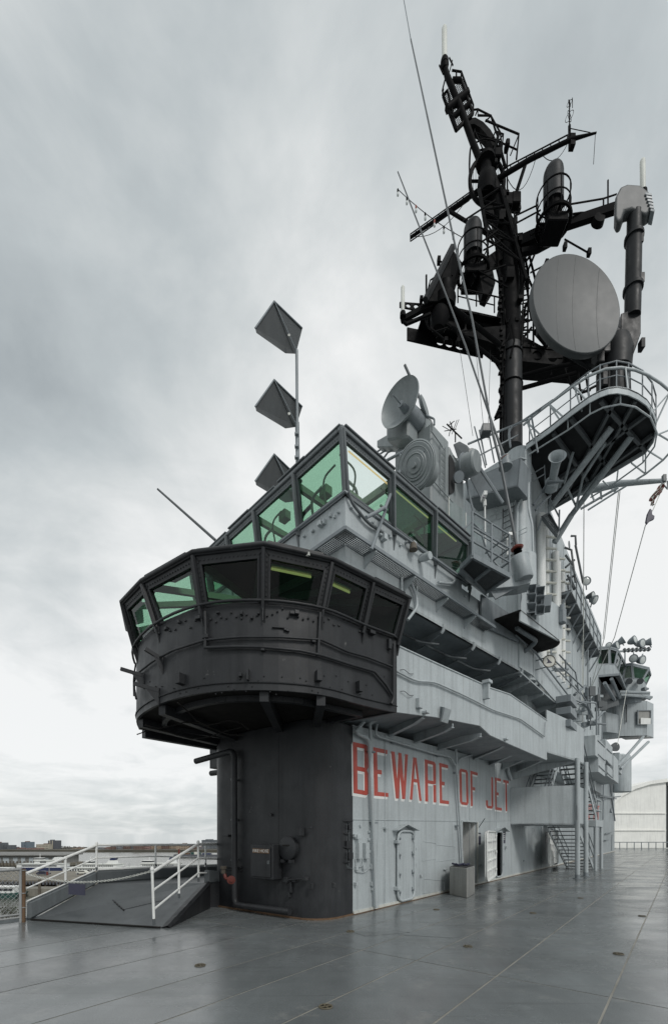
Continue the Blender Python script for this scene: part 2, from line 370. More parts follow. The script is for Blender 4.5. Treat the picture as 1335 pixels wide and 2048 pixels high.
# ------------------------------------------------------------------ black tower foot
def rounded(u0, u1, v0, v1, r_front, n=8):   # plan outline in island axes, front corners rounded
    pts = [(u1, v0)]
    for i in range(n + 1):
        a = math.pi / 2 * i / n; pts.append((u0 + r_front - math.sin(a) * r_front, v0 + r_front - math.cos(a) * r_front))
    for i in range(n + 1):
        a = math.pi / 2 * i / n; pts.append((u0 + r_front - math.cos(a) * r_front, v1 - r_front + math.sin(a) * r_front))
    pts.append((u1, v1)); return pts
FU, LV = -1.04, 3.47
tower = thing('black_tower', 'black rounded steel tower foot carrying the black bridge', 'tower', W(-.5, 1.8, 0))
out = rounded(FU, -.003, 0, LV, .58)
B().prism([W(u, v, 0.02) for u, v in out], (0, 0, 3.86)).build('wall', G['black'], tower, smooth=25)
out2 = rounded(FU - .035, -.0, -.03, LV + .03, .6)
B().prism([W(u, v, 0.001) for u, v in out2], (0, 0, .03)).build('foot_weld', G['rust'], tower)
FRONT = uvplane(FU, 0, FU, 3)
for v in (1.1, 2.55):                         # vertical weld seams of the plating
    B().block(W(FU - .004, v, .1), v3(U) * .01, v3(V) * .018, (0, 0, 3.6)).build('weld_seam', G['black'], tower)
# downpipe that turns along the deck
pp = [FRONT.at(391, 1523, .35), FRONT.at(455, 1505, .16), FRONT.at(468, 1530, .12), FRONT.at(469, 1795, .12), FRONT.at(484, 1809, .12), FRONT.at(579, 1822, .12)]
B().tube(bend([pp[0], FRONT.at(468, 1501, .14), FRONT.at(469, 1812, .14) + UP * .02, FRONT.at(579, 1827, .14) + UP * .03], .16, 5), .066, 12).build('downpipe', G['black'], tower, smooth=50)
for y in (1560, 1640, 1720): B().box(FRONT.at(469, y, .08), .03, .2, .04, (v3(V), v3(FRONT.n), UP)).build('pipe_clamp', G['trim'], tower)
# pipes and box under the bridge at its left side
b = B().block(W(-.4, LV - .2, 3.35), v3(U) * 1.2, v3(V) * .95, (0, 0, .5)); b.build('side_box', G['black'], tower, bevel=.01)
B().tube([W(-.5, LV - .1, 3.2), W(-.5, LV + .55, 3.2)], .07, 10).build('side_pipe', G['black'], tower, smooth=50)
B().tube([W(-.1, LV - .1, 3.05), W(-.1, LV + .7, 3.05)], .05, 10).build('side_pipe', G['black'], tower, smooth=50)
# odds and ends welded to the front plating
def fitting(px, py, w, h, d, name, mat='trim', plane=FRONT, par=None):
    P = plane.at(px, py, d / 2); B().box(P, w, d, h, (plane.D, plane.N, UP)).build(name, G[mat], par or tower, bevel=.006)
for a in ((601, 1664, .09, .16, .12), (620, 1655, .05, .05, .05), (542, 1630, .05, .06, .05), (573, 1760, .10, .10, .10), (590, 1762, .09, .05, .08), (610, 1758, .09, .07, .1), (582, 1775, .05, .22, .06), (578, 1790, .06, .10, .07),
          (622, 1773, .08, .12, .05), (667, 1771, .07, .09, .06), (455, 1672, .2, .05, .14), (462, 1734, .7, .04, .06), (462, 1740, .7, .03, .04)):
    fitting(*a, name='welded_bracket', mat='black')
B().tube(bend([FRONT.at(572, 1768, .08), FRONT.at(576, 1760, .08), FRONT.at(612, 1758, .08)], .05), .02, 8).build('small_pipe', G['black'], tower, smooth=50)
# round access cover
P = FRONT.at(580, 1697, 0)
cov = B().lathe(P, FRONT.N, [(0, .235), (.09, .235), (.11, .2), (.11, .001)], 28).build('round_cover', G['black'], tower, smooth=35)
B().box(P + FRONT.N * .12 + UP * .06, .16, .02, .025, (FRONT.D, FRONT.N, UP)).build('cover_slot', G['blackr'], cov)
for s in (-.11, .11): B().box(P + FRONT.N * .08 + FRONT.D * s - UP * .25, .07, .1, .06, (FRONT.D, FRONT.N, UP)).build('hinge', G['black'], cov)
# corner cable bundle
corner = uvplane(FU + .1, .35, -.02, -.02)
cb = B()
for k, x in enumerate((684, 687, 690, 693, 697)):
    cb.tube(bend([corner.at(668 + 3 * k, 1638, .03), corner.at(x, 1640 + k, .05), corner.at(x, 1720 + 4 * k, .05), corner.at(x + 8, 1738, .05)], .06), .010, 6)
cb.tube(bend([corner.at(660, 1655, .04), corner.at(662, 1680, .05), corner.at(672, 1686, .05), corner.at(680, 1678, .05)], .05), .011, 6)
cb.build('cable_bundle', G['trim'], tower, smooth=60)
for (x, y, w, h) in ((695, 1690, .12, .16), (699, 1712, .12, .14), (698, 1655, .08, .10), (673, 1678, .1, .07), (693, 1642, .25, .05), (690, 1668, .12, .03), (688, 1695, .14, .03), (690, 1725, .14, .03)):
    P = corner.at(x, y, .06); B().box(P, w, .1, h, (corner.D, corner.N, UP)).build('junction_box', G['black'], tower, bevel=.01)
# fire hose cabinet
P = FRONT.at(521, 1723, 0); cabx = v3(FRONT.d)
if ray(530, 1700).x < ray(520, 1700).x: pass
cab = thing('fire_hose_cabinet', 'black steel cabinet with a rusty FIRE HOSE plate on the tower', 'cabinet', FRONT.at(540, 1755, .13))
q0 = [FRONT.at(500, 1757, .27), FRONT.at(545, 1763, .27), FRONT.at(545, 1690, .27), FRONT.at(500, 1688, .27)]
zlo, zhi = q0[0].z, q0[2].z; q0[1].z = zlo; q0[3].z = zhi
B().prism(q0, -FRONT.N * .27).build('body', G['black'], cab, bevel=.012)
qi = inset(q0, (.05, .05, .05, .05))
dr = B().prism([p + FRONT.N * .004 for p in qi], FRONT.N * .018).build('door', G['black'], cab, bevel=.006)
B().box(qi[1].lerp(qi[2], .5) + FRONT.N * .04 + (qi[0] - qi[1]).normalized() * .03, .02, .05, .07, (FRONT.D, FRONT.N, UP)).build('latch', G['trim'], dr)
def text_obj(txt, name, mat, parent, origin, xdir, ydir, width, height, depth=.002):
    cu = bpy.data.curves.new(name, 'FONT'); cu.body = txt; cu.size = 1; cu.extrude = 0; cu.resolution_u = 2
    o = bpy.data.objects.new(name + '_tmp', cu); C.objects.link(o); bpy.context.view_layer.update()
    me = o.evaluated_get(bpy.context.evaluated_depsgraph_get()).to_mesh(); vs = [v.co.copy() for v in me.vertices]; fs = [tuple(p.vertices) for p in me.polygons]
    bpy.data.objects.remove(o); bpy.data.curves.remove(cu)
    x0 = min(v.x for v in vs); x1 = max(v.x for v in vs); y0 = min(v.y for v in vs); y1 = max(v.y for v in vs)
    X = Vector(xdir).normalized(); Y = Vector(ydir).normalized(); Nn = X.cross(Y)
    b = B(); b.v = [Vector(origin) + X * ((v.x - x0) / (x1 - x0) * width) + Y * ((v.y - y0) / (y1 - y0) * height) + Nn * depth for v in vs]; b.f = fs
    o = b.build(name, mat, parent)
    return o
xd = (q0[1] - q0[0]).normalized()
pl = [FRONT.at(505, 1706, .296), FRONT.at(538, 1708, .296), FRONT.at(538, 1699, .296), FRONT.at(505, 1697, .296)]
plate = B().prism(pl, FRONT.N * .004).build('label_plate', G['rust'], dr)
plate.parent = cab; plate.location = (0, 0, 0)
text_obj('FIRE HOSE', 'lettering', G['lettering'], plate, pl[0] + FRONT.N * .004 + xd * .015 + UP * .014, xd, UP, (pl[1] - pl[0]).length - .03, .06)
# red hydrant valve
P = FRONT.at(462, 1760, .22)
val = thing('hydrant_valve', 'rusty red hydrant valve at the left of the black tower', 'valve', P - UP * .1)
ax = (FRONT.at(462, 1760, .3) - FRONT.at(440, 1755, .3)).normalized()
B().tube(bend([P - ax * .22 + UP * .09, P - ax * .18, P + ax * .02], .08), .038, 10).build('elbow', G['redval'], val, smooth=60)
B().lathe(P, (ax + FRONT.N * .7), [(0, .09), (.035, .09), (.04, .04), (.07, .04), (.07, .001)], 18).build('flange', G['redval'], val, smooth=40)
B().lathe(P - ax * .26 + UP * .1, UP, [(0, .05), (.1, .05), (.1, .07), (.16, .07), (.16, .001)], 10).build('cap', G['wood'], val)

# ------------------------------------------------------------------ access ramp at the left
RA, RB = pz(65, 1841, 0), pz(322, 1857, 0)
RC = at(407, 1767, 10.1); zR = RC.z
RD = pz(195, 1768, zR); RE = pz(412, 1751, zR); RG = W(-.8, LV, 0); RG.z = zR
ramp = thing('access_ramp', 'grey steel ramp climbing past the left side of the black tower', 'ramp', (RA + RB) / 2)
RH = W(1.5, LV + .0, zR); RI = RE + v3(U) * 2.2
b = B()
low = [Vector((p.x, p.y, -.002)) for p in (RA, RB)]
b.add([RA + UP * .012, RB + UP * .012, RC, RD, low[0], low[1], Vector((RC.x, RC.y, 0)), Vector((RD.x, RD.y, 0))], [(0, 1, 2, 3), (4, 5, 1, 0), (5, 6, 2, 1), (6, 7, 3, 2), (7, 4, 0, 3), (4, 7, 6, 5)])
b.build('ramp_plate', G['rampdeck'], ramp)
WKp = [RC, RE + v3(U) * 3, RE, RD]
b = B().prism([RC, W(-.6, LV + .02, zR), W(3, LV + .02, zR), W(3, EDGE_V + .2, zR), RE, RD], (0, 0, -.05)); b.build('walkway_plate', G['rampdeck'], ramp)
B().prism([RC, W(-.75, LV - .55, zR), W(-.75, LV - .55, 0.0), Vector((RC.x, RC.y, 0))], v3(U) * .3).build('side_wall', G['black'], ramp)
def wallstrip(pts, h, t, name, mat, par, z0=None, bevel=.015):
    for i in range(len(pts) - 1):
        a, c = Vector(pts[i][0]), Vector(pts[i + 1][0]); ha, hc = pts[i][1], pts[i + 1][1]
        d = (c - a); n = Vector((d.y, -d.x, 0)).normalized() * t
        B().hexa([a, c, c + n, a + n], [a + UP * ha, c + UP * hc, c + n + UP * hc, a + n + UP * ha]).build(name, mat, par, bevel=bevel)
LB0 = RA + Vector((-.06, 0, 0)); hA = pz(55, 1841, 0)
h0 = (at(55, 1803, RA.y).z); h1 = at(193, 1741, RD.y).z - RD.z; h2 = at(412, 1731, RE.y).z - RE.z
wallstrip([(LB0 - UP * .01, h0), (RD - UP * .01, h1)], 0, -.12, 'left_bulwark', G['frame'], ramp, bevel=.04)
wallstrip([(RD - UP * .01, h1), (RE - UP * .01, h2), (RE + v3(U) * 2.6, h2)], 0, -.12, 'back_bulwark', G['trim'], ramp, bevel=.04)
# right side kerb, buckled plating and cheek
dn = (RC - RB); side = Vector((dn.y, -dn.x, 0)).normalized()
b = B(); prof = []
n = 14
for i in range(n + 1):
    t = i / n; base = RB.lerp(RC, t); wob = (random.random() - .5) * .035 * (1 if t < .55 else .4)
    prof.append((base - side * .02 + UP * (.0 + .005), base + side * (.12 + wob * .6) + UP * (.055 + wob), base + side * (.17 + wob) + UP * (.0)))
for i in range(n):
    a, c = prof[i], prof[i + 1]; b.add([a[0], a[1], a[2], c[0], c[1], c[2]], [(0, 3, 4, 1), (1, 4, 5, 2), (0, 2, 5, 3)])
b.build('buckled_kerb', G['black'], ramp)
B().prism([RB + side * .1 + UP * .005, RC + side * .1 - UP * .0, Vector((RC.x, RC.y, .0)) + side * .1], side * .05).build('cheek_plate', G['black'], ramp)
B().prism([RC + side * .0, RC + side * .0 + UP * .3, RC + UP * .22 + v3(U) * .55, RC + v3(U) * .6], side * .12).build('kerb_end', G['trim'], ramp, bevel=.02)
B().bar(RA + UP * .02 - v3(U) * .02, RB + UP * .02 - v3(U) * .02, .05, .02).build('toe_strip', G['blackr'], ramp)
def rp(px, py, k=.004):                       # a point on the ramp surface
    n_ = (RB - RA).cross(RC - RA).normalized(); r = ray(px, py); o_ = Vector((0, 0, CAMZ)); t = (RA - o_).dot(n_) / r.dot(n_); return o_ + r * t + UP * (k + .012)
B().bar(rp(193, 1771), rp(246, 1821), .03, .01).build('stud_strip', G['black'], ramp)
for k in range(12):
    B().lathe(rp(200 + 4.3 * k, 1779 + 4.0 * k), UP, [(0, .018), (.012, .016), (.012, .001)], 8).build('stud', G['blackr'], ramp)
B().bar(rp(246, 1821, .0), rp(338, 1799, .0), .015, .004).build('weld_seam', G['black'], ramp)
# railings
def rail(name, label, posts, runs, mat, r=.024, foot='trim'):
    t = thing(name, label, 'railing', posts[0][0])
    for a, c in posts:
        B().tube([a + (c - a) * .12, c], r, 8).build('post', G[mat], t, smooth=60)
        B().tube([a, a + (c - a) * .12], r * 1.05, 8).build('post_foot', G[foot], t, smooth=60)
        B().lathe(c - UP * .01, UP, [(0, r * 1.35), (.03, r * 1.5), (.06, r * .9), (.06, .001)], 8).build('post_cap', G[mat], t, smooth=40)
    for run, rr in runs: B().tube(run, rr, 8).build('rail', G[mat], t, smooth=60)
    return t
pR = PL(RB, RC - RB)
p1 = (RB.lerp(RC, .02) + side * .03, None)
def onpl(pl, px, py): return pl.at(px, py)
q1 = pR.at(308, 1851, .02); q1t = pR.at(304, 1740, .02); q2 = pR.at(358, 1797, .02); q2t = pR.at(357, 1716, .02); q3 = pR.at(397, 1764, .02); q3t = pR.at(396, 1686, .02)
rail('ramp_handrail', 'white pipe handrail sloping down the near side of the ramp', [(q1, q1t), (q2, q2t), (q3, q3t)],
     [([pR.at(304, 1745, .02), q3t - UP * .03, at(445, 1688, 11.0)], .03), ([pR.at(308, 1780, .02), pR.at(396, 1717, .02), at(445, 1719, 11.0)], .02), ([pR.at(309, 1818, .02), pR.at(396, 1747, .02), at(445, 1745, 11.0)], .02)], 'white')
pLft = PL(LB0, RD - LB0); pBk = PL(RD, RE - RD)
a1, a1t = pLft.at(131, 1767), pLft.at(131, 1718); a2, a2t = pLft.at(193, 1741), pLft.at(193, 1689)
a3, a3t = pBk.at(311, 1733), pBk.at(311, 1692); a4, a4t = pBk.at(411, 1731), pBk.at(411, 1693)
rail('walkway_handrail', 'white pipe handrail along the outboard bulwark above the water', [(a1, a1t), (a2, a2t), (a3, a3t), (a4, a4t)],
     [([pLft.at(52, 1748), a2t - UP * .02, pBk.at(311, 1690), pBk.at(450, 1690)], .03), ([pLft.at(52, 1778), pLft.at(193, 1716), pBk.at(311, 1713), pBk.at(450, 1717)], .018), ([pBk.at(195, 1738), pBk.at(450, 1729)], .016)], 'white')
B().tube([pLft.at(52, 1804), pLft.at(193, 1740), pBk.at(410, 1730)], .014, 6).build('rail', G['white'], ramp)
# chain across the ramp + plain sign
c0, c1 = pLft.at(54, 1749), q1t - UP * .02
chain = thing('barrier_chain', 'pale steel chain sagging across the top of the ramp', 'chain', c0)
b = B(); nl = 74; pts = []
for i in range(nl + 1):
    t = i / nl; p = c0.lerp(c1, t); pts.append(p - UP * (.17 * 4 * t * (1 - t)))
for i in range(nl):
    m = (pts[i] + pts[i + 1]) / 2; d = (pts[i + 1] - pts[i]); L_ = d.length; d.normalize(); s = d.cross(UP).normalized(); w = s if i % 2 else d.cross(s)
    b.tube([m + d * L_ * .62 * math.cos(a) + w * .016 * math.sin(a) for a in [k * math.pi / 4 for k in range(8)]], .006, 5, True)
b.build('links', G['offwhite'], chain, smooth=60)
k0, k1 = pts[int(nl * .37)], pts[int(nl * .51)]
sg = thing('hanging_sign', 'blank dark purple sign hanging from the chain over the ramp', 'sign', (k0 + k1) / 2 - UP * .26)
dz = (k1 - k0); dz.z = 0; zt = min(k0.z, k1.z) - .03
ka = Vector((k0.x, k0.y, zt)); kb = Vector((k1.x, k1.y, zt)); nn = Vector((dz.y, -dz.x, 0)).normalized()
B().prism([ka - UP * .2, kb - UP * .2, kb, ka], nn * .008).build('panel', G['purple'], sg)
b = B(); [b.tube([p + UP * .035, p - UP * .015], .004, 5) for p in (ka.lerp(kb, .1), ka.lerp(kb, .9))]; b.build('hooks', G['galv'], sg)
# chain-link fence at the deck edge
FE = PL(pz(48, 1845, 0), U)
fn = thing('chain_link_fence', 'rusty post and chain link fence panel at the deck edge', 'fence', FE.at(48, 1845))
for x, mt, rr in ((47, 'rust', .035), (41, 'galv', .026)):
    B().tube([FE.at(x, 1846), FE.at(x, 1738)], rr, 10).build('post', G[mt], fn, smooth=60)
for z in (.28, .55, .98): B().ring(Vector((*FE.at(47, 1800).xy, z)), UP, .04, .008, 12, 6).build('post_band', G['galv'], fn)
e0 = FE.at(41, 1845); ax = -v3(U)
for z, r_ in ((1.0, .028), (.1, .02), (.16, .02)): B().tube([Vector((e0.x, e0.y, z)), Vector((e0.x, e0.y, z)) + ax * 3.2], r_, 8).build('rail', G['galv'], fn, smooth=60)
b = B(); step = .085; H_ = .9
for k in range(-12, 40):
    for sgn in (1, -1):
        x0 = k * step; pa, pb = (x0, .1), (x0 + H_, 1.0)
        if sgn < 0: pa, pb = (x0, 1.0), (x0 + H_, .1)
        lo, hi = 0, 3.1
        t0 = max(0, (lo - pa[0]) / H_); t1 = min(1, (hi - pa[0]) / H_)
        if t1 <= t0: continue
        P_ = lambda t: Vector((e0.x, e0.y, pa[1] + (pb[1] - pa[1]) * t)) + ax * (pa[0] + H_ * t) + FE.N * (.004 * sgn)
        b.tube([P_(t0), P_(t1)], .0036, 4)
stuff(b.build('wire_mesh', G['galv'], fn))

# ------------------------------------------------------------------ grey deckhouse of the island
house = thing('island_deckhouse', 'long grey steel deckhouse with BEWARE OF JET painted on its side', 'ship deckhouse', W(8, 1.5, 0))
def uz(px, py, pl=WALL): p = pl.at(px, py); return (Vector((p.x, p.y)) - O).dot(U), p.z
d0, _ = uz(922, 1700); d1, _ = uz(952, 1700); dtop = uz(936, 1645)[1]; dbot = uz(936, 1775)[1]
h0, _ = uz(990, 1700); h1, _ = uz(1003, 1700); htop = uz(996, 1664)[1]; hbot = uz(996, 1754)[1]
k0_, _ = uz(1102, 1700); k1_, _ = uz(1115, 1700); ktop = uz(1108, 1660)[1]; kbot = uz(1108, 1733)[1]
UEND = uz(1228, 1705)[0]
WT = lambda u: 3.92 + .042 * min(u, 13)
def wallpiece(u0, u1, z0, z1, mat='haze', th=.05):
    za = z1(u0) if callable(z1) else z1; zb = z1(u1) if callable(z1) else z1
    return B().prism([W(u0, 0, z0), W(u1, 0, z0), W(u1, 0, zb), W(u0, 0, za)], v3(V) * th).build('wall_plate', G[mat], house)
wallpiece(0, d0, 0, WT); wallpiece(d0, d1, max(dtop, .1), WT); wallpiece(d0, d1, 0, dbot); wallpiece(d1, h0, 0, WT)
wallpiece(h0, h1, htop, WT); wallpiece(h0, h1, 0, hbot); wallpiece(h1, k0_, 0, WT); wallpiece(k0_, k1_, ktop, WT); wallpiece(k0_, k1_, 0, kbot)
wallpiece(k1_, 20, 0, WT, 'haze2'); wallpiece(13.2, 20, 4.47, 7.2, 'haze2'); wallpiece(20, 30, 0, 7.2, 'haze2'); wallpiece(30, UEND, 0, 7.0, 'haze2')
B().prism([W(UEND, 0, 0), W(UEND, 4.5, 0), W(UEND, 4.5, 7), W(UEND, 0, 7)], v3(U) * -.05).build('end_plate', G['haze2'], house)
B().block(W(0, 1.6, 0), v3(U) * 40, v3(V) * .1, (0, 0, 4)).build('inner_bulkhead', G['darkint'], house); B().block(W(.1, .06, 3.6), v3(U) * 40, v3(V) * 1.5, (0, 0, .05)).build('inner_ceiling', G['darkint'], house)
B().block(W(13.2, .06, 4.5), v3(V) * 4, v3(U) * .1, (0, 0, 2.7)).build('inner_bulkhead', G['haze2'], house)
def strip_on_wall(u0, z0, u1, z1, w=.02, d=.012, mat='haze', name='weld_seam', pl=None):
    a = W(u0, 0, z0); c = W(u1, 0, z1); B().bar(a - v3(V) * d * .5, c - v3(V) * d * .5, d, w).build(name, G[mat], house)
zs = uz(745, 1641)[1]
strip_on_wall(0.02, zs, d0 - .05, zs + .1); strip_on_wall(d1 + .05, zs + .12, 10.6, zs + .25)
for u_ in (1.25, 6.4, 9.0): strip_on_wall(u_, .1, u_, WT(u_) - .05, .018)
for u_ in (15.5, 19.0, 23, 27.5, 33): strip_on_wall(u_, .1, u_, 6.9, .03, mat='haze2')
strip_on_wall(0, .035, UEND, .035, .07, .03, 'offwhite', 'waterway_strip'); strip_on_wall(0, .005, UEND, .005, .02, .06, 'rust', 'waterway_strip')
# --- lettering
def letter_polys(ch):
    X, T = .26, .085
    r = lambda a, b, c, d: [(a, b), (c, b), (c, d), (a, d)]
    if ch == 'B': return [r(0, 0, X, 1), [(X, 1 - T), (1, 1 - T), (1, .965), (.86, 1), (X, 1)], [(X, 0), (.86, 0), (1, .035), (1, T), (X, T)], r(1 - X, .56, 1, 1 - T), r(1 - X, T, 1, .44), [(X, .455), (1 - X, .455), (1 - X, .54), (X, .54)], [(1 - X, .44), (1, .44), (.9, .5), (1, .56), (1 - X, .56)]]
    if ch == 'E': return [r(0, 0, X, 1), r(X, 1 - T, 1, 1), r(X, .46, .56, .55), r(X, 0, 1, T)]
    if ch == 'F': return [r(0, 0, X, 1), r(X, 1 - T, 1, 1), r(X, .46, .62, .55)]
    if ch == 'W': return [[(.24, 0), (.42, 0), (.2, 1), (0, 1)], [(.30, .16), (.42, .02), (.6, .98), (.42, 1)], [(.60, 0), (.78, 0), (.6, 1), (.42, 1)], [(.66, .02), (.78, 0), (1, 1), (.82, 1)]]
    if ch == 'A': return [[(0, 0), (.2, 0), (.5, .88), (.42, 1), (.35, 1)], [(.8, 0), (1, 0), (.62, 1), (.42, 1), (.5, .85)], r(.27, .42, .71, .5)]
    if ch == 'R': return [r(0, 0, X, 1), [(X, 1 - T), (1, 1 - T), (1, .95), (.86, 1), (X, 1)], r(1 - X, .52, 1, 1 - T), r(X, .44, 1 - X, .52), [(1 - X, .44), (.97, .46), (1, .52), (1 - X, .52)], r(1 - X, 0, 1, .43)]
    if ch == 'O': return [r(0, .08, X, .92), r(1 - X, .08, 1, .92), [(0, .92), (1, .92), (.84, 1), (.16, 1)], [(.16, 0), (.84, 0), (1, .08), (0, .08)]]
    if ch == 'J': return [r(1 - X, .08, 1, 1), [(.16, 0), (.84, 0), (1, .08), (0, .08)], r(0, .08, X, .24)]
    if ch == 'T': return [r(0, 1 - T, 1, 1), r(.37, 0, .63, 1 - T)]
def lp(cx, cy): return WALL.at(690 + cx / 3.926, 1470 + cy / 3.926)
LET = [('B', (58, 55), (180, 83), (64, 457), (180, 478)), ('E', (218, 96), (328, 120), (225, 478), (337, 488)), ('W', (358, 128), (490, 156), (362, 497), (497, 508)), ('A', (497, 168), (592, 190), (505, 508), (598, 520)),
       ('R', (622, 192), (708, 215), (626, 523), (713, 532)), ('E', (735, 220), (805, 238), (740, 537), (813, 546)), ('O', (892, 262), (961, 280), (899, 546), (966, 556)), ('F', (980, 281), (1037, 298), (984, 559), (1040, 566)),
       ('J', (1103, 322), (1158, 335), (1103, 574), (1160, 582)), ('E', (1172, 334), (1220, 346), (1175, 588), (1227, 596)), ('T', (1238, 353), (1281, 363), (1242, 598), (1285, 602))]
for ch, tl, tr, bl, br in LET:
    tl, tr, bl, br = lp(*tl), lp(*tr), lp(*bl), lp(*br)
    m = lambda x, y: bl.lerp(br, x).lerp(tl.lerp(tr, x), y)
    b = B(); w = B(); off = v3(U) * -.045 + UP * -.06
    for k, poly in enumerate(letter_polys(ch)):
        b.prism([m(*p) - v3(V) * (.004 + .0002 * k) for p in poly], -v3(V) * .002)
        base = [m(*p) - v3(V) * (.001 + .0002 * k) for p in poly]
        n_ = len(base)                       # the drop shade is swept from the letter down to the left
        for i in range(n_):
            a, c = base[i], base[(i + 1) % n_]; w.add([a, c, c + off, a + off], [(0, 1, 2, 3)])
        w.add([p + off - v3(V) * .0003 for p in base], [tuple(range(n_))])
    lo = b.build('letter', G['red'], house); w.build('letter_shade', G['white'], lo)
# --- pipes on the wall
def wpipe(pts, r, name='pipe', mat='haze', out=.1, par=None, pl=WALL, clamps=True, rb=.16):
    P = bend([pl.at(x, y, out) for x, y in pts], rb, 5)
    o = B().tube(P, r, 10).build(name, G[mat], par or house, smooth=60)
    return o
wpipe([(752, 1816), (742, 1560), (738, 1478), (716, 1468), (712, 1462), (738, 1430)], .042)
wpipe([(742, 1500), (738, 1425)], .036)
wpipe([(700, 1428), (722, 1432), (755, 1440), (750, 1468), (758, 1474), (870, 1508), (900, 1514), (912, 1534), (912, 1550)], .028)
wpipe([(925, 1740), (914, 1560), (911, 1495)], .036)
wpipe([(1012, 1500), (1016, 1545), (1022, 1560)], .06)
wpipe([(912, 1540), (918, 1518), (942, 1510), (1015, 1497)], .028)
for (x, y) in ((742, 1504), (747, 1646), (911, 1546), (914, 1652), (788, 1486), (876, 1512)):
    P = WALL.at(x, y, .06); B().box(P, .16, .12, .035, (v3(U), v3(V), UP)).build('pipe_clamp', G['mid'], house)
def onwall(px, py, w, h, d, name, mat='haze', par=None, bev=.006, pl=WALL):
    P = pl.at(px, py, 0) + pl.N * d / 2; return B().box(P, w, d, h, (pl.D, pl.N, UP)).build(name, G[mat], par or house, bevel=bev)
# electric boxes and fittings near the paint joint
for (x, y, w, h, d) in ((714, 1702, .13, .34, .09), (728, 1702, .12, .34, .09), (711, 1674, .14, .10, .10), (724, 1735, .07, .09, .06), (741, 1734, .09, .12, .07), (710, 1737, .08, .09, .06), (706, 1672, .06, .07, .06), (708, 1768, .06, .07, .08), (741, 1768, .06, .09, .06), (742, 1779, .06, .05, .07), (736, 1679, .06, .06, .04), (736, 1664, .04, .05, .04), (737, 1704, .05, .05, .04),
                        (719, 1652, .05, .05, .04), (768, 1657, .1, .05, .08), (888, 1739, .16, .04, .05), (829, 1727, .1, .09, .06), (840, 1752, .06, .06, .05), (830, 1697, .05, .06, .04), (877, 1785, .05, .07, .04), (962, 1732, .06, .1, .05), (1009, 1695, .12, .1, .08), (1006, 1728, .06, .1, .04), (1046, 1722, .07, .09, .04), (1073, 1715, .07, .09, .04)):
    onwall(x, y, w, h, d, 'wall_fitting')
def wtubes(lst, r, name='cable'):
    b = B()
    for pts in lst: b.tube(bend([WALL.at(x, y, .03) for x, y in pts], .05, 3), r, 6)
    b.build(name, G['haze'], house, smooth=60)
wtubes([[(711, 1717), (712, 1736)]], .01); wtubes([[(726, 1716), (724, 1732), (718, 1735)]], .01); wtubes([[(712, 1744), (727, 1746), (740, 1736)]], .009)
# low raised outlines (old padeyes, blanked openings) welded on the wall
for (x0, y0, x1, y1) in ((843, 1683, 871, 1720), (845, 1758, 888, 1784), (871, 1690, 909, 1721), (1063, 1655, 1068, 1668)):
    a, b_, c, d = WALL.at(x0, y1 + 3, .004), WALL.at(x1, y1 - 2, .004), WALL.at(x1, y0 + 4, .004), WALL.at(x0, y0, .004)
    B().tube(bend([a, b_, c, d, a.lerp(d, .01)], .06, 3), .007, 5).build('weld_outline', G['haze'], house, smooth=60)
# --- closed grey hatch door with pipe rim
def rrect(q, r, n=5):                         # rounded rectangle from 4 points (bl, br, tr, tl)
    q = [Vector(p) for p in q]; o = []
    for i in range(4):
        a, p, b = q[i - 1], q[i], q[(i + 1) % 4]; s, e = p + (a - p).normalized() * r, p + (b - p).normalized() * r
        o += [(s * (1 - t) ** 2 + p * 2 * t * (1 - t) + e * t * t) for t in [j / n for j in range(n + 1)]]
    return o
def quadp(x0, y0a, x1, y0b, y1a, y1b, pl=WALL, out=0): return [pl.at(x0, y1a, out), pl.at(x1, y1b, out), pl.at(x1, y0b, out), pl.at(x0, y0a, out)]
hd = thing('watertight_door', 'closed grey watertight door with dogs and rain hood beside the electric boxes', 'ship door', WALL.at(807, 1800))
q = quadp(792, 1664, 824, 1668, 1801, 1795)
q[0].z = q[1].z = min(q[0].z, q[1].z); q[2].z = q[3].z
B().prism(rrect(q, .22), -v3(V) * .035).build('door_plate', G['haze'], hd, bevel=.01)
B().tube(rrect([p - v3(V) * .05 for p in inset(q, (-.015,) * 4)], .24, 6), .032, 8, True).build('rim', G['haze'], hd, smooth=60)
for t_ in (.12, .38, .66, .9):
    for s_, e_ in ((0, 3), (1, 2)):
        P = q[s_].lerp(q[e_], t_) + (q[1] - q[0]).normalized() * (.07 if s_ == 0 else -.07) - v3(V) * .05
        o_ = B().bar(P - UP * .08 + v3(U) * .03, P + UP * .08 - v3(U) * .03, .03, .03, -v3(V)).build('dog_handle', G['haze'], hd)
        B().lathe(P + v3(V) * .04, -v3(V), [(0, .03), (.07, .03), (.07, .001)], 10).build('dog_boss', G['mid'], o_)
for (x, y) in ((790, 1684), (790, 1777)): onwall(x, y, .16, .08, .12, 'hinge', par=hd)
def hood(x0, y0, xm, ym, x1, y1, par, pl=WALL, d=.16, mat='haze'):
    a, m_, c = pl.at(x0, y0), pl.at(xm, ym), pl.at(x1, y1)
    for s, e in ((a, m_), (m_, c)):
        B().hexa([s, e, e + pl.N * d, s + pl.N * d], [p + UP * .02 for p in (s, e, e + pl.N * d, s + pl.N * d)]).build('rain_hood', G[mat], par)
hood(784, 1662, 804, 1650, 828, 1662, hd)
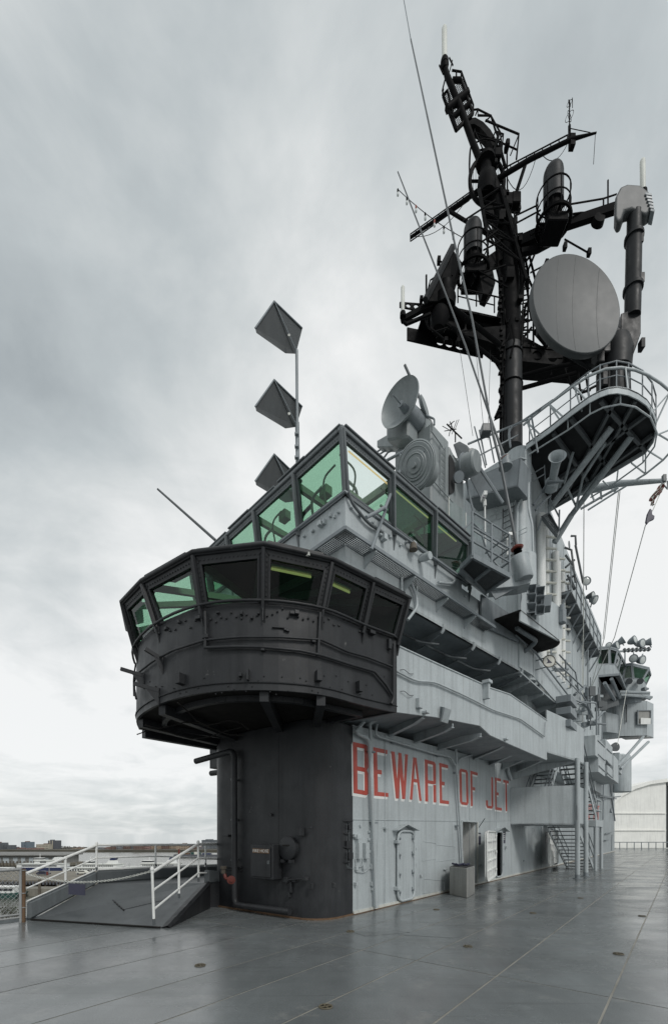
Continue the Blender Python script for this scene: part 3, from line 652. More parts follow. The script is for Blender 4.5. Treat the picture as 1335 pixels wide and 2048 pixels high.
# --- open doorway with white jamb
dw = thing('open_doorway', 'open doorway with white jamb behind the steel bin', 'ship door', W((d0 + d1) / 2, 0, 0))
q = [W(d0, 0, dbot), W(d1, 0, dbot), W(d1, 0, dtop), W(d0, 0, dtop)]
qo = inset(q, (-.05,) * 4)
for i, nm in enumerate(('sill', 'jamb', 'head', 'jamb')):
    j = (i + 1) % 4; B().hexa([q[i], q[j], qo[j], qo[i]], [p - v3(V) * .05 for p in (q[i], q[j], qo[j], qo[i])]).build(nm, G['offwhite' if i == 1 else 'haze'], dw, bevel=.01)
for nm, p_, dx_, mat_ in (('inner_jamb', W(d1 - .03, .05, dbot), v3(V) * 1.0, 'white'), ('inner_jamb', W(d0, .05, dbot), v3(V) * 1.0, 'mid')):
    B().block(p_, dx_, v3(U) * .03, (0, 0, dtop - dbot)).build(nm, G[mat_], dw)
B().block(W(d0 - .3, 1.1, dbot), v3(U) * (d1 - d0 + 2.4), v3(V) * .03, (0, 0, 2.4)).build('passage_wall', G['palegreen'], dw)
B().block(W(d0, .06, dtop), v3(U) * (d1 - d0), v3(V) * 1.0, (0, 0, .03)).build('passage_ceiling', G['offwhite'], dw)
B().block(W(d0 + .4, .5, 1.0), v3(U) * 1.4, v3(V) * .5, (0, 0, .08)).build('counter', G['sign'], dw)
B().tube([WALL.at(957, 1655, .03), WALL.at(969, 1637, .30)], .015, 6).build('stay_bar', G['mid'], dw)
# --- white open hatches
def open_hatch(name, label, x0, y0, x1, y1, u0, u1, zt, zb, xo):
    t = thing(name, label, 'ship hatch', W(u0, 0, 0))
    q = [W(u0, 0, zb), W(u1, 0, zb), W(u1, 0, zt), W(u0, 0, zt)]
    B().tube([p - v3(V) * .02 for p in rrect(q, .2)], .035, 8, True).build('coaming', G['haze'], t, smooth=60)
    # the door leaf swings towards the viewer, hinged on the near edge of the opening
    pA = WALL.at(x1, 1700) + WALL.N * (.10 if xo else .16); pB = WALL.at(x0, 1700) + WALL.N * (.30 if xo else .34); hinge = PL(Vector(pA.xy), Vector(pB.xy) - Vector(pA.xy))
    q2 = [hinge.at(x0, y1), hinge.at(x1, y1 - 8), hinge.at(x1, y0 - 1), hinge.at(x0, y0)]
    q2[0].z = q2[1].z = (q2[0].z + q2[1].z) / 2; q2[2].z = q2[3].z = (q2[2].z + q2[3].z) / 2
    lf = B().prism(rrect(q2, .24), hinge.N * -.05).build('door_leaf', G['white'], t, bevel=.01)
    B().tube([p + hinge.N * .02 for p in rrect(q2, .24)], .022, 8, True).build('leaf_rim', G['white'], lf, smooth=60)
    for k in (.2, .4, .6, .8):
        B().bar(q2[0].lerp(q2[3], k) + hinge.N * .02, q2[1].lerp(q2[2], k) + hinge.N * .02, .04, .04).build('stiffener', G['white'], lf)
    xm = q2[0].lerp(q2[1], .45); xt = q2[3].lerp(q2[2], .45)
    B().bar(xm + hinge.N * .02 + UP * .08, xt + hinge.N * .02 - UP * .08, .03, .04).build('stiffener', G['white'], lf)
    for k in (.12, .5, .53, .88):
        p = q2[1].lerp(q2[2], k) + hinge.N * .04; B().bar(p + (q2[0] - q2[1]).normalized() * .16, p - (q2[0] - q2[1]).normalized() * .03 + UP * .05, .03, .03).build('dog', G['white'], lf)
    return t
o1 = open_hatch('open_hatch', 'white ribbed hatch door swung open under a small rain hood', 972, 1664, 990, 1762, h0, h1, htop, hbot, 1)
hood(984, 1664, 1000, 1655, 1011, 1664, o1)
o2 = open_hatch('open_hatch', 'white hatch door standing open behind the stair', 1097, 1663, 1112, 1733, k0_, k1_, ktop, kbot, 0)
# small signs
def sign(x0, y0, x1, y1, label, lines, pl=WALL, mat='sign'):
    q = [pl.at(x0, y1, .012), pl.at(x1, y1 - 1, .012), pl.at(x1, y0, .012), pl.at(x0, y0, .012)]; q[1].z = q[0].z; q[3].z = q[2].z
    t = thing('notice_sign', label, 'sign', (q[0] + q[1]) / 2, 'dark notices on the island side')
    B().prism(q, -pl.N * .01).build('panel', G[mat], t)
    for k in lines:
        a, c = q[0].lerp(q[3], k), q[1].lerp(q[2], k)
        B().bar(a.lerp(c, .15) + pl.N * .002, a.lerp(c, .85) + pl.N * .002, .004, .022).build('text_line', G['lettering'], t)
sign(954, 1666, 961, 1690, 'small dark notice beside the open doorway', (.85, .75))
sign(1004, 1664, 1010, 1687, 'small dark notice with pale lines beside the white hatch', (.85, .65, .5, .35))
sign(1091, 1664, 1096, 1687, 'small dark notice behind the stair next to the far hatch', (.8, .6))
# steel bin
P0 = pz(933, 1797, 0); w_ = PL(P0, U)
bin_ = thing('steel_bin', 'square brushed steel litter bin in front of the open doorway', 'bin', P0)
A_, C_ = pz(898, 1790, 0), pz(949, 1788, 0); D_ = A_ + C_ - P0
hz = at(933, 1737, P0.y).z
B().prism([P0, A_, D_, C_], (0, 0, hz)).build('body', G['steel'], bin_, bevel=.012)
ctr = (P0 + D_) / 2
B().prism([p.lerp(ctr, .12) + UP * (hz + .001) for p in (P0, A_, D_, C_)], (0, 0, .012)).build('opening', G['darkint'], bin_)  # flat near-black plate paints in the dark of the open top
b = B()
for k in range(5): a_ = ctr + Vector((random.uniform(-.15, .15), random.uniform(-.15, .15), hz + .03)); b.tube([a_, a_ + Vector((random.uniform(-.2, .2), .1, .03))], .03, 6)
stuff(b.build('rubbish', G['sign'], bin_))

# ------------------------------------------------------------------ lower gallery
GP = uvplane(0, -1.05, 11.2, -1.95)
gal = thing('lower_gallery', 'grey walkway gallery with solid bulwark above the red lettering', 'ship gallery', W(5, -.8, 3.9))
tops = [(787, 1288), (872, 1327), (959, 1366), (980, 1376), (1019, 1389), (1093, 1441)]
bots = [(782, 1424), (845, 1435), (902, 1452), (961, 1471), (1020, 1489), (1094, 1521)]
tb = [(GP.at(*tops[i]), GP.at(tops[i][0] if i else 784, bots[i][1])) for i in range(6)]
for i in range(5):
    (ta, ba), (tc, bc) = tb[i], tb[i + 1]; g_ = (tc - ta).normalized() * .002
    B().prism([ba + g_, bc - g_, tc - g_, ta + g_], -GP.N * .05).build('bulwark_plate', G['haze'], gal, bevel=.006)
B().tube([t for t, _ in tb], .022, 8).build('top_rail', G['haze'], gal, smooth=60)
for i in range(5):                            # deck plating from the wall out to the bulwark
    a, c = tb[i][1], tb[i + 1][1]
    ua = (Vector(a.xy) - O).dot(U); uc = (Vector(c.xy) - O).dot(U)
    B().hexa([a - GP.N * .05, c - GP.N * .05, W(uc, 1.2, WT(uc) + .01), W(ua, 1.2, WT(ua) + .01)], [p + UP * .05 for p in (a - GP.N * .05, c - GP.N * .05, W(uc, 1.2, WT(uc) + .01), W(ua, 1.2, WT(ua) + .01))]).build('floor_plate', G['mid'], gal)  # darker paint than the walls, adding shade to the underside
def knee(tip, root, thick=.035, drop=.08, par=gal, mat='haze2'):   # curved bracket under a gallery
    tip, root = Vector(tip), Vector(root); top = Vector((root.x, root.y, tip.z + .04 if tip.z > root.z else root.z))
    tp = tip + UP * .03; wl = Vector((root.x, root.y, tip.z + .06))
    d = (root - tip); dh = Vector((d.x, d.y, 0)); nn = Vector((-dh.y, dh.x, 0)).normalized()
    low = [tip - UP * drop + UP * .02]
    for k in range(1, 6): t = k / 5; low.append(tip + dh * t + UP * ((root.z - tip.z) * (t ** .85) - drop * (1 - t)))
    poly = [tp, *low, wl]
    B().prism([p - nn * thick / 2 for p in poly], nn * thick).build('bracket', G[mat], par)
    br_ = B()
    for k in range(len(low) - 1): br_.bar(low[k], low[k + 1], .10, .012)
    br_.build('bracket_flange', G['haze'], par)
for (tx, ty, rx, ry) in ((788, 1432, 735, 1452), (845, 1441, 777, 1473), (905, 1455, 828, 1487), (961, 1471, 875, 1501), (1016, 1491, 947, 1520), (1046, 1501, 979, 1531), (1070, 1511, 1003, 1540), (1092, 1522, 1025, 1548)):
    r_ = WALL.at(rx, ry); tp_ = GP.at(tx, ty, -.05); tp_.z = max(tp_.z, r_.z + .22)
    knee(tp_, r_)
# pipe looping along the bulwark
def gp(lst, r=.022, out=.05, mat='haze', name='pipe', par=None, pl=None):
    return B().tube(bend([(pl or GP).at(x, y, out) for x, y in lst], .25, 5), r, 8).build(name, G[mat], par or gal, smooth=60)
gp([(789, 1341), (800, 1346), (830, 1362), (868, 1364), (930, 1392), (985, 1420), (1040, 1438), (1088, 1473)])
gp([(1089, 1472), (1091, 1444)], .02)
for (x, y, w, h, d) in ((834, 1408, .14, .20, .09), (846, 1426, .12, .05, .12), (966, 1382, .10, .45, .16), (966, 1366, .2, .08, .2), (1008, 1479, .16, .05, .1)):
    onwall(x, y, w, h, d, 'bulwark_fitting', pl=GP, par=gal)
qf = [GP.at(882, 1443, .02), GP.at(895, 1447, .02), GP.at(902, 1420, .16), GP.at(888, 1415, .16)]
B().prism(qf, GP.N * -.03).build('slanted_plate', G['haze'], gal)
B().prism([GP.at(880, 1413), GP.at(888, 1415, .16), GP.at(882, 1443, .02)], GP.D * .02).build('slanted_plate_side', G['mid'], gal)
for (x, y) in ((800, 1340), (800, 1383)):
    B().tube(bend([GP.at(x, y, .02), GP.at(x + 8, y - 1, .05), GP.at(x + 18, y + 8, .05), GP.at(x + 26, y + 8, .02)], .04), .007, 6).build('grab_iron', G['trim'], gal, smooth=60)
# recessed gallery wall, clutter in the shade
B().prism([W(-.9, 1.22, 3.9), W(13, 1.22, 4.4), W(13, 1.22, 7.0), W(-.9, 1.22, 7.0)], v3(V) * .05).build('recessed_wall', G['haze2'], gal)
for u_, h_ in ((3.2, .9), (6.5, 1.3), (8.2, 1.8)): B().block(W(u_, .7, WT(u_)), v3(U) * .5, v3(V) * .45, (0, 0, h_)).build('locker', G['mid'], gal, bevel=.02)
# ------------------------------------------------------------------ stair landing, posts and stairs at the gallery end
PB, PC = at(1150, 1757, 16.9), at(1167, 1753, 17.9)
PB.z = PC.z = 0
Pa = tb[-1][0].copy()
BX = PL(Pa, Vector(PB.xy) - Vector(Pa.xy)); SX = PL(PB, Vector(PC.xy) - Vector(PB.xy))
box_ = thing('gallery_end_box', 'plain grey box bulwark standing on posts at the gallery end', 'ship gallery', PB)
zt, zb = BX.at(1146, 1444).z, BX.at(1146, 1521).z
fa, fb, fc = Vector((*Pa.xy, 0)), Vector((*PB.xy, 0)), Vector((*PC.xy, 0))
B().prism([fa + UP * zb, fb + UP * zb, fb + UP * zt, fa + UP * zt], -BX.N * .05).build('front_plate', G['haze'], box_, bevel=.006)
B().prism([fb + UP * zb, fc + UP * (zb + .02), fc + UP * zt, fb + UP * zt], -SX.N * .05).build('side_plate', G['haze'], box_, bevel=.006)
B().prism([fa + UP * (zb + .01), fb + UP * (zb + .01), fc + UP * (zb + .01), W(12.7, -.05, zb + .01), W(10.2, -.05, zb + .01)], UP * .05).build('floor_plate', G['haze2'], box_)
B().prism([W(10.63, 0, WT(10) - .55), W(10.63, 0, WT(10)), fb + UP * zb, fb + UP * (zb - .05)], v3(U) * .05).build('bracket', G['haze2'], box_)
land = thing('stair_landing', 'grey stair landing with solid side plates under the gallery end', 'stair landing', fb)
L0 = WALL.at(1020, 1612); L0.z = 0
zl, zh = SX.at(1150, 1650).z, SX.at(1150, 1571).z
B().prism([L0 + UP * zl, fb + UP * zl, fb + UP * zh, L0 + UP * zh], v3(U) * .06).build('front_plate', G['haze'], land, bevel=.006)
B().prism([fb + UP * zl, fc + UP * zl, fc + UP * (zh - .02), fb + UP * zh], -SX.N * .06).build('side_plate', G['haze'], land, bevel=.006)
B().prism([L0 + UP * zl, fb + UP * zl, fc + UP * zl, W(12.7, 0, zl)], UP * .06).build('floor_plate', G['mid'], land)
for P, z_ in ((fb, zb), (fc, zb)):
    PO = P + SX.N * .07
    o_ = B().tube([PO, PO + UP * (z_ + .1)], .085, 14).build('post', G['haze'], land, smooth=60)
    B().lathe(PO, UP, [(0, .16), (.02, .16), (.02, .09), (.16, .088)], 14).build('post_foot', G['mid'], o_)
sign(1153, 1612, 1158, 1640, 'dark notice with pale lines on the landing side plate', (.9, .8, .7), pl=SX.off(.06))
# lower stair: from the landing down to the deck
def stair(name, label, u0, z0, u1, z1, v0, v1, n, mat='mid'):
    t = thing(name, label, 'stair', W((u0 + u1) / 2, (v0 + v1) / 2, min(z0, z1)))
    for v in (v0, v1):
        B().prism([W(u0, v, z0 - .12), W(u1, v, z1 - .12), W(u1, v, z1 + .12), W(u0, v, z0 + .12)], v3(V) * .04).build('stringer', G['haze'], t)
        for dz in (.5, .95):
            B().tube([W(u0, v, z0 + dz), W(u1, v, z1 + dz)], .022, 6).build('handrail', G['mid'], t, smooth=60)
        for k in (0, .33, .66, 1.0): B().tube([W(u0 + (u1 - u0) * k, v, z0 + (z1 - z0) * k), W(u0 + (u1 - u0) * k, v, z0 + (z1 - z0) * k + .95)], .018, 6).build('baluster', G['mid'], t, smooth=60)
    for k in range(n):
        f = (k + .5) / n; B().block(W(u0 + (u1 - u0) * f - .12, v0 + .04, z0 + (z1 - z0) * f), v3(U) * .24, v3(V) * (v1 - v0 - .04), (0, 0, .04)).build('tread', G['trim'], t)
    return t
stair('lower_stair', 'open grey steel stair from the deck up to the landing', 12.95, zl, 17.3, .0, -1.98, -.85, 12)
stair('upper_stair', 'open grey steel stair from the small platform up to the gallery', 12.9, zb, 16.6, 2.3, -2.2, -1.35, 12)
stair('inner_stair', 'dark stair flight half hidden behind the landing plate', 12.2, 2.6, 14.6, 4.6, -.9, -.15, 10)
sp = thing('stair_platform', 'small grey platform on two posts beyond the stair', 'stair landing', W(17, -1.7, 0))
B().block(W(15.9, -2.25, 2.02), v3(U) * 2.1, v3(V) * 2.1, (0, 0, .3)).build('deck_box', G['haze'], sp, bevel=.01)
for u_ in (16.05, 17.9):
    B().tube([W(u_, -2.2, 0), W(u_, -2.2, 2.05)], .08, 12).build('post', G['haze'], sp, smooth=60)
    B().tube([W(u_, -2.2, 2.3), W(u_, -2.2, 3.3)], .03, 8).build('rail_post', G['haze'], sp, smooth=60)
for z_ in (2.8, 3.3): B().tube([W(16.05, -2.2, z_), W(17.9, -2.2, z_), W(17.9, -.2, z_)], .03, 8).build('rail', G['haze'], sp, smooth=60)

# ------------------------------------------------------------------ black flag bridge
ZS, ZR, ZF = 5.2, 5.93, 3.9
fb_ = thing('flag_bridge', 'black bulging bridge with a band of tilted windows above the tower foot', 'ship bridge', W(-1, 1.5, ZF))
SP = [pz(x, y, ZS) for x, y in ((274, 1299), (317, 1254), (404, 1218), (526.5, 1209), (642, 1224), (723, 1256), (793, 1281))]
RP = [pz(x, y, ZR) for x, y in ((247, 1209), (287, 1168), (388.5, 1112), (528, 1096), (663, 1126), (743.6, 1166), (815.5, 1200))]
SP = [SP[0] + v3(U) * 2.6 + Vector((-.1, .5, 0)), Vector((-4.13, 9.54, ZS))] + SP + [W(.25, -.75, ZS)]
RP = [RP[0] + v3(U) * 2.6 + Vector((-.15, .5, 0)), Vector((-4.33, 9.45, ZR))] + RP + [W(.35, -.9, ZR)]
SP[-1] = SP[-2] + v3(V) * 1.0; RP[-1] = RP[-2] + v3(V) * 1.1
def smooth_plan(P, n=4):                       # Catmull-Rom through the plan points: the bulwark below is curved
    o = []
    for i in range(len(P) - 1):
        p0, p1, p2, p3 = P[max(i - 1, 0)], P[i], P[i + 1], P[min(i + 2, len(P) - 1)]
        for k in range(n):
            t = k / n; o.append(.5 * ((2 * p1) + (p2 - p0) * t + (2 * p0 - 5 * p1 + 4 * p2 - p3) * t * t + (3 * p1 - p0 - 3 * p2 + p3) * t ** 3))
    return o + [P[-1]]
curve = smooth_plan(SP[1:-1]); cen = sum((Vector(p) for p in SP), Vector()) / len(SP)
full = [SP[0]] + curve + [SP[-1]]
def outn(i, P):
    a, c = P[max(i - 1, 0)], P[min(i + 1, len(P) - 1)]; d = c - a; n = Vector((d.y, -d.x, 0)).normalized()
    return n if n.dot(P[i] - cen) > 0 else -n
def off_plan(P, k, z): return [Vector((p.x, p.y, z)) + outn(i, P) * k for i, p in enumerate(P)]
bul = B(); A0, A1, A2, A3 = off_plan(full, 0, ZF - .02), off_plan(full, 0, ZS), off_plan(full, -.05, ZS), off_plan(full, -.05, ZF - .02)
n = len(full)
for i in range(n - 1): bul.add([A0[i], A0[i + 1], A1[i + 1], A1[i], A2[i], A2[i + 1], A3[i + 1], A3[i]], [(0, 1, 2, 3), (3, 2, 5, 4), (4, 5, 6, 7), (7, 6, 1, 0)])
bul.build('bulwark', G['black'], fb_, smooth=30)
b = B(); q_ = off_plan(full, .012, ZF + .10); b.tube(q_, .012, 5); b.build('weld_line', G['black'], fb_, smooth=60)
fl = off_plan(full, -.02, ZF); B().prism(fl, (0, 0, .06)).build('floor_plate', G['blackr'], fb_)
# beams below the floor
for a, c in ((SP[3], W(-.6, 2.6, 0)), (SP[2], W(-.6, 3.2, 0)), (SP[5], W(-.9, 1.2, 0)), (SP[6], W(-.7, .4, 0)), (SP[1], W(.8, 3.6, 0))):
    a = Vector((*a.xy, ZF - .09)); c = Vector((*c.xy, ZF - .09)); B().bar(a.lerp(c, .03), c, .14, .17).build('floor_beam', G['black'], fb_)
r2 = [Vector((p.x, p.y, ZF - .05)).lerp(Vector((*cen.xy, ZF - .05)), .25) for p in full]
o_ = B(); [o_.bar(r2[i], r2[i + 1], .09, .09) for i in range(len(r2) - 1)]; o_.build('floor_ring_beam', G['black'], fb_)
b = B()
for s_ in (3, 7, 11):
    a = A0[s_] + UP * .0; m_ = Vector((*cen.xy, ZF - .2)); pts = [a.lerp(m_, t) - UP * (.18 + .10 * math.sin(t * 9 + s_)) + V2.to_3d() * .1 * math.sin(5 * t) for t in [k / 8 for k in range(8)]]
    b.tube(pts, .012, 5)
b.build('slack_cables', G['blackr'], fb_, smooth=60)
B().block(W(-.3, .05, ZF), v3(V) * 3.6, v3(U) * .06, (0, 0, 1.95)).build('rear_bulkhead', G['black'], fb_)
# windows
def window(par, sl, sr, rr, rl, outward, side, top, bot, fm, gm, depth=.07, bolts=True, rim=.028):
    q = [sl, sr, rr, rl]; fr = B(); inn = fr.frame(q, (bot, side, top, side), outward * -depth); fo = fr.build('window_frame', G[fm], par, bevel=.006)
    rm = B(); rm.frame([p + outward * .012 for p in inset(q, (bot - .03, side - .03, top - .03, side - .03))], (.03 + rim * .0,) * 4, outward * -.03); rm.build('window_rim', G[fm], fo)
    B().prism([p - outward * (depth * .6) for p in inset(q, (bot - .006, side - .006, top - .006, side - .006))], outward * .012).build('pane', G[gm], fo)
    if bolts:
        bb = B(); m1 = inset(q, (bot * .5, side * .45, top * .5, side * .45))
        for i in range(4):
            L_ = (m1[(i + 1) % 4] - m1[i]).length; k_ = max(3, int(L_ / .065))
            for j in range(k_): p = m1[i].lerp(m1[(i + 1) % 4], (j + .5) / k_); bb.box(p + outward * .004, .018, .018, .016, (outward.orthogonal().normalized(), outward.cross(outward.orthogonal()).normalized(), outward))
        stuff(bb.build('bolts', G[fm], fo))
    return inn
for i in range(len(SP) - 1):
    sl, sr, rr, rl = SP[i], SP[i + 1], RP[i + 1], RP[i]
    nn = (sr - sl).cross(rl - sl).normalized(); mid_ = (sl + sr) / 2
    if nn.dot(Vector((mid_.x - cen.x, mid_.y - cen.y, 0))) < 0: nn = -nn
    if i in (len(SP) - 2,): B().prism([sl, sr, rr, rl], nn * -.05).build('side_plate', G['black'], fb_); continue
    if i == 0: window(fb_, sl, sl.lerp(sr, .5), rl.lerp(rr, .5), rl, nn, .09, .12, .07, 'black', 'glassd'); window(fb_, sl.lerp(sr, .5), sr, rr, rl.lerp(rr, .5), nn, .09, .12, .07, 'black', 'glassd'); continue
    window(fb_, sl, sr, rr, rl, nn, .10, .13, .05, 'black', 'glassd' if i > 3 else 'glass')
    B().bar(sr - UP * .1 + nn * .02, rr + nn * .03, .05, .07, nn).build('mullion', G['black'], fb_, bevel=.01)
    B().prism([sr + nn * .0, sr + nn * .08, sr - UP * .28 + nn * .0], (sr - sl).normalized() * .03).build('mullion_knee', G['black'], fb_)
# sill pipe
B().tube([p + outn(i, full) * .07 + UP * .03 for i, p in enumerate(full)], .022, 8).build('sill_pipe', G['black'], fb_, smooth=60)
# roof: rim plates, glazed skylights on the left, closed plates on the right
rim_o = off_plan(RP, .04, ZR - .01); ctr = sum((Vector(p) for p in RP), Vector()) / len(RP)
rim_i = [p.lerp(Vector((*ctr.xy, ZR - .01)), .09) for p in rim_o]
for i in range(len(RP) - 1):
    o_ = B().hexa([rim_o[i], rim_o[i + 1], rim_i[i + 1], rim_i[i]], [p + UP * .07 for p in (rim_o[i], rim_o[i + 1], rim_i[i + 1], rim_i[i])]).build('roof_rim', G['black'], fb_, bevel=.012)
    if i not in (0,): 
        a, c = rim_o[i].lerp(rim_o[i + 1], .06), rim_o[i].lerp(rim_o[i + 1], .86 if i % 2 else .97); d_ = (rim_i[i] - rim_o[i]).normalized() * .5
        B().hexa([a, c, c + d_, a + d_], [p + UP * (.05 if i % 2 else .03) for p in (a, c, c + d_, a + d_)]).build('roof_plate', G['black'], fb_).location += UP * .065
B().tube([p + UP * .05 for p in rim_o], .035, 8).build('roof_edge_pipe', G['black'], fb_, smooth=60)
n = len(rim_i)
B().prism([p + UP * .02 for p in rim_i[4:]] + [Vector((*ctr.xy, ZR + .01))], UP * .03).build('roof_panel', G['black'], fb_)
sk = B().prism([p + UP * .02 for p in rim_i[:5]] + [Vector((*ctr.xy, ZR + .01))], UP * .02).build('skylight', G['glassc'], fb_)
for i in range(n): B().bar(rim_i[i] - UP * .04, Vector((*ctr.xy, ZR - .05)), .07, .10).build('roof_beam', G['green'] if i < 5 else G['mid'], fb_)
for (x, y) in ((470, 1105), (610, 1113)):      # torn tape on the roof edge
    P = pz(x, y, ZR + .02); B().box(P + Vector((0, -.02, 0)), .17, .03, .05, (v3(V) if x < 500 else v3(V), v3(U), UP)).build('tape', G['offwhite'], fb_)
# lit tubes inside
for k in (5, 6):
    a = RP[k].lerp(RP[k + 1], .15).lerp(ctr, .14); c = RP[k].lerp(RP[k + 1], .85).lerp(ctr, .14)
    lo = B().tube([Vector((*a.xy, ZR - .16)), Vector((*c.xy, ZR - .16))], .018, 8).build('lit_tube', G['lamp'], fb_)
    B().bar(Vector((*a.xy, ZR - .12)), Vector((*c.xy, ZR - .12)), .09, .03).build('lamp_housing', G['offwhite'], lo)
# cables and fittings on the black bulwark
def fbp(px, py, out=.05):                      # point on the curved bulwark through a pixel
    r = ray(px, py); best = None
    for i in range(len(full) - 1):
        pl = PL(full[i], full[i + 1] - full[i]); p = pl.at(px, py, 0); d = full[i + 1] - full[i]; t = (Vector(p.xy) - Vector(full[i].xy)).dot(Vector(d.xy)) / d.xy.length_squared
        if -.02 <= t <= 1.02 and (best is None or p.y < best[0].y): best = (p, outn(i, full))
    return best[0] + best[1] * out if best else None
def fbpipe(lst, r, name='pipe', out=.05):
    P = [q for q in (fbp(x, y, out) for x, y in lst) if q is not None]; B().tube(bend(P, .2, 4), r, 8).build(name, G['black'], fb_, smooth=60)
def interp(lst, n=4):
    o = []
    for i in range(len(lst) - 1):
        for k in range(n): t = k / n; o.append((lst[i][0] + (lst[i + 1][0] - lst[i][0]) * t, lst[i][1] + (lst[i + 1][1] - lst[i][1]) * t))
    return o + [lst[-1]]
fbpipe(interp([(283, 1346), (310, 1325), (350, 1303), (413, 1283), (480, 1277), (560, 1277), (640, 1282), (690, 1305), (730, 1316), (782, 1336)]), .02)
fbpipe(interp([(413, 1298), (480, 1296), (525, 1297), (600, 1304), (640, 1313), (700, 1332), (745, 1345), (768, 1372), (782, 1394)]), .024)
fbpipe([(414, 1226), (415, 1270), (414, 1298)], .024); fbpipe([(638, 1228), (634, 1310)], .024); fbpipe([(526, 1212), (526, 1245)], .014)
fbpipe([(783, 1290), (782, 1340), (782, 1400), (777, 1410)], .03, out=.06)
fbpipe([(284, 1346), (279, 1375), (284, 1400)], .02, out=.1); fbpipe([(288, 1330), (283, 1360), (284, 1395)], .015, out=.14)
for (x, y, w, h, d) in ((366, 1360, .10, .17, .12), (497, 1352, .03, .18, .10), (635, 1354, .09, .17, .10), (714, 1375, .08, .18, .10), (482, 1351, .05, .06, .06), (592, 1228, .07, .06, .08), (585, 1228, .10, .05, .06), (484, 1228, .04, .06, .06), (437, 1227, .05, .03, .05), (504, 1237, .04, .04, .05),
                        (360, 1245, .05, .05, .05), (335, 1258, .05, .05, .05), (400, 1238, .09, .05, .07), (740, 1267, .12, .06, .08), (517, 1228, .04, .03, .04), (570, 1260, .04, .04, .04), (558, 1256, .22, .02, .03), (575, 1262, .05, .04, .04), (625, 1284, .06, .05, .06), (415, 1276, .1, .06, .08), (526, 1300, .06, .06, .06), (775, 1290, .06, .18, .07)):
    P = fbp(x, y, d / 2)
    if P is None: continue
    pn = (fbp(x + 4, y, d / 2) or P) - (fbp(x - 4, y, d / 2) or P); pn.z = 0; pn = pn.normalized() if pn.length > 1e-6 else v3(V)
    B().box(P, w, d, h, (pn, pn.cross(UP), UP)).build('bulwark_fitting', G['black'], fb_, bevel=.005)
b = B(); random.seed(3)
for k in range(46):
    x = 310 + k * 10.2; y = 1268 - 45 * math.sin(max(0, min(1, (x - 300) / 480)) * math.pi) + random.uniform(-6, 14)
    P = fbp(x, y, .012)
    if P: b.box(P, .025, .03, .025)
for k in range(40):
    P = fbp(300 + k * 12, 1380 + random.uniform(-30, 10), .008)
    if P: b.box(P, .016, .02, .016)
stuff(b.build('studs', G['black'], fb_))
for (x0, y0, x1, y1) in ((250, 1332, 282, 1352), (302, 1305, 325, 1320), (262, 1402, 318, 1382)):   # outrigger brackets at the left
    P = fbp(max(x1, 288), y1, .0) or SP[2]
    e_ = P + outn(2, full) * .24 + Vector((-.16, 0, .10)) if x0 < 290 else P + outn(6, full) * .28 + UP * .12
    B().bar(P, e_, .05, .06).build('outrigger', G['black'], fb_); B().prism([P + UP * .05, P - UP * .25, P.lerp(e_, .6)], UP.cross(e_ - P).normalized() * .02).build('outrigger_knee', G['black'], fb_)

# ------------------------------------------------------------------ navigation bridge (upper)
ZP, ZPS, ZPB = 9.6, 8.65, 7.03
R0 = pz(683, 862, ZP); K0 = Vector((.23, 9.2, 0))
W2 = PL(K0, U2); F2 = PL(K0, V2); RW = PL(R0, U2); RF = PL(R0, V2)
nb = thing('navigation_bridge', 'grey upper bridge with tall green tinted windows and a sharp corner', 'ship bridge', W(2, 2, ZPB))
def alongR(px): p = RW.at(px, 900); return (Vector(p.xy) - Vector(R0.xy)).dot(U2)
def alongF(px): p = RF.at(px, 900); return (Vector(p.xy) - Vector(R0.xy)).dot(V2)
tR = [0] + [alongR(x) for x in (783, 868, 938)]; tF = [0] + [alongF(x) for x in (589, 509, 455, 412)] + [alongF(412) + .9]
u2, v2 = v3(U2), v3(V2)
rP = lambda t, ax: R0 + ax * t; sP = lambda t, ax: Vector((K0.x, K0.y, ZPS)) + ax * t
outR, outF = -v2, -u2
def winrow(ts, ax, on, flip):
    for i in range(len(ts) - 1):
        a, c = ts[i], ts[i + 1]; sl, sr, rl, rr = sP(a, ax), sP(c, ax), rP(a, ax), rP(c, ax)
        if i == 0: pass
        q = (sl, sr, rr, rl) if not flip else (sr, sl, rl, rr)
        nn = (q[1] - q[0]).cross(q[3] - q[0]).normalized(); nn = nn if nn.dot(on) > 0 else -nn
        window(nb, *q, nn, .075, .11, .06, 'frame', 'glassc' if (not flip and i == 0) else 'glass', .08)
        B().bar(sr - UP * .18 + nn * .03, rr + nn * .05, .055, .10, nn).build('mullion', G['frame'], nb, bevel=.01)
        B().prism([sr - UP * .12, sr - UP * .12 + on * .09, sr - UP * .5], ax * .035).build('mullion_knee', G['frame'], nb)
winrow(tR, u2, outR, False); winrow(tF, v2, outF, True)
B().bar(sP(0, u2) - UP * .05 + (outR + outF) * .02, R0 + (outR + outF) * .03, .09, .09, outR).build('corner_post', G['frame'], nb, bevel=.015)
B().tube(bend([R0 + (outR * 1.2 + outF * .2) * .06, sP(.03, u2) + outR * .07 - UP * .15, W2.at(735, 1046, .07), W2.at(765, 1065, .05)], .2), .032, 8).build('drain_pipe', G['frame'], nb, smooth=60)
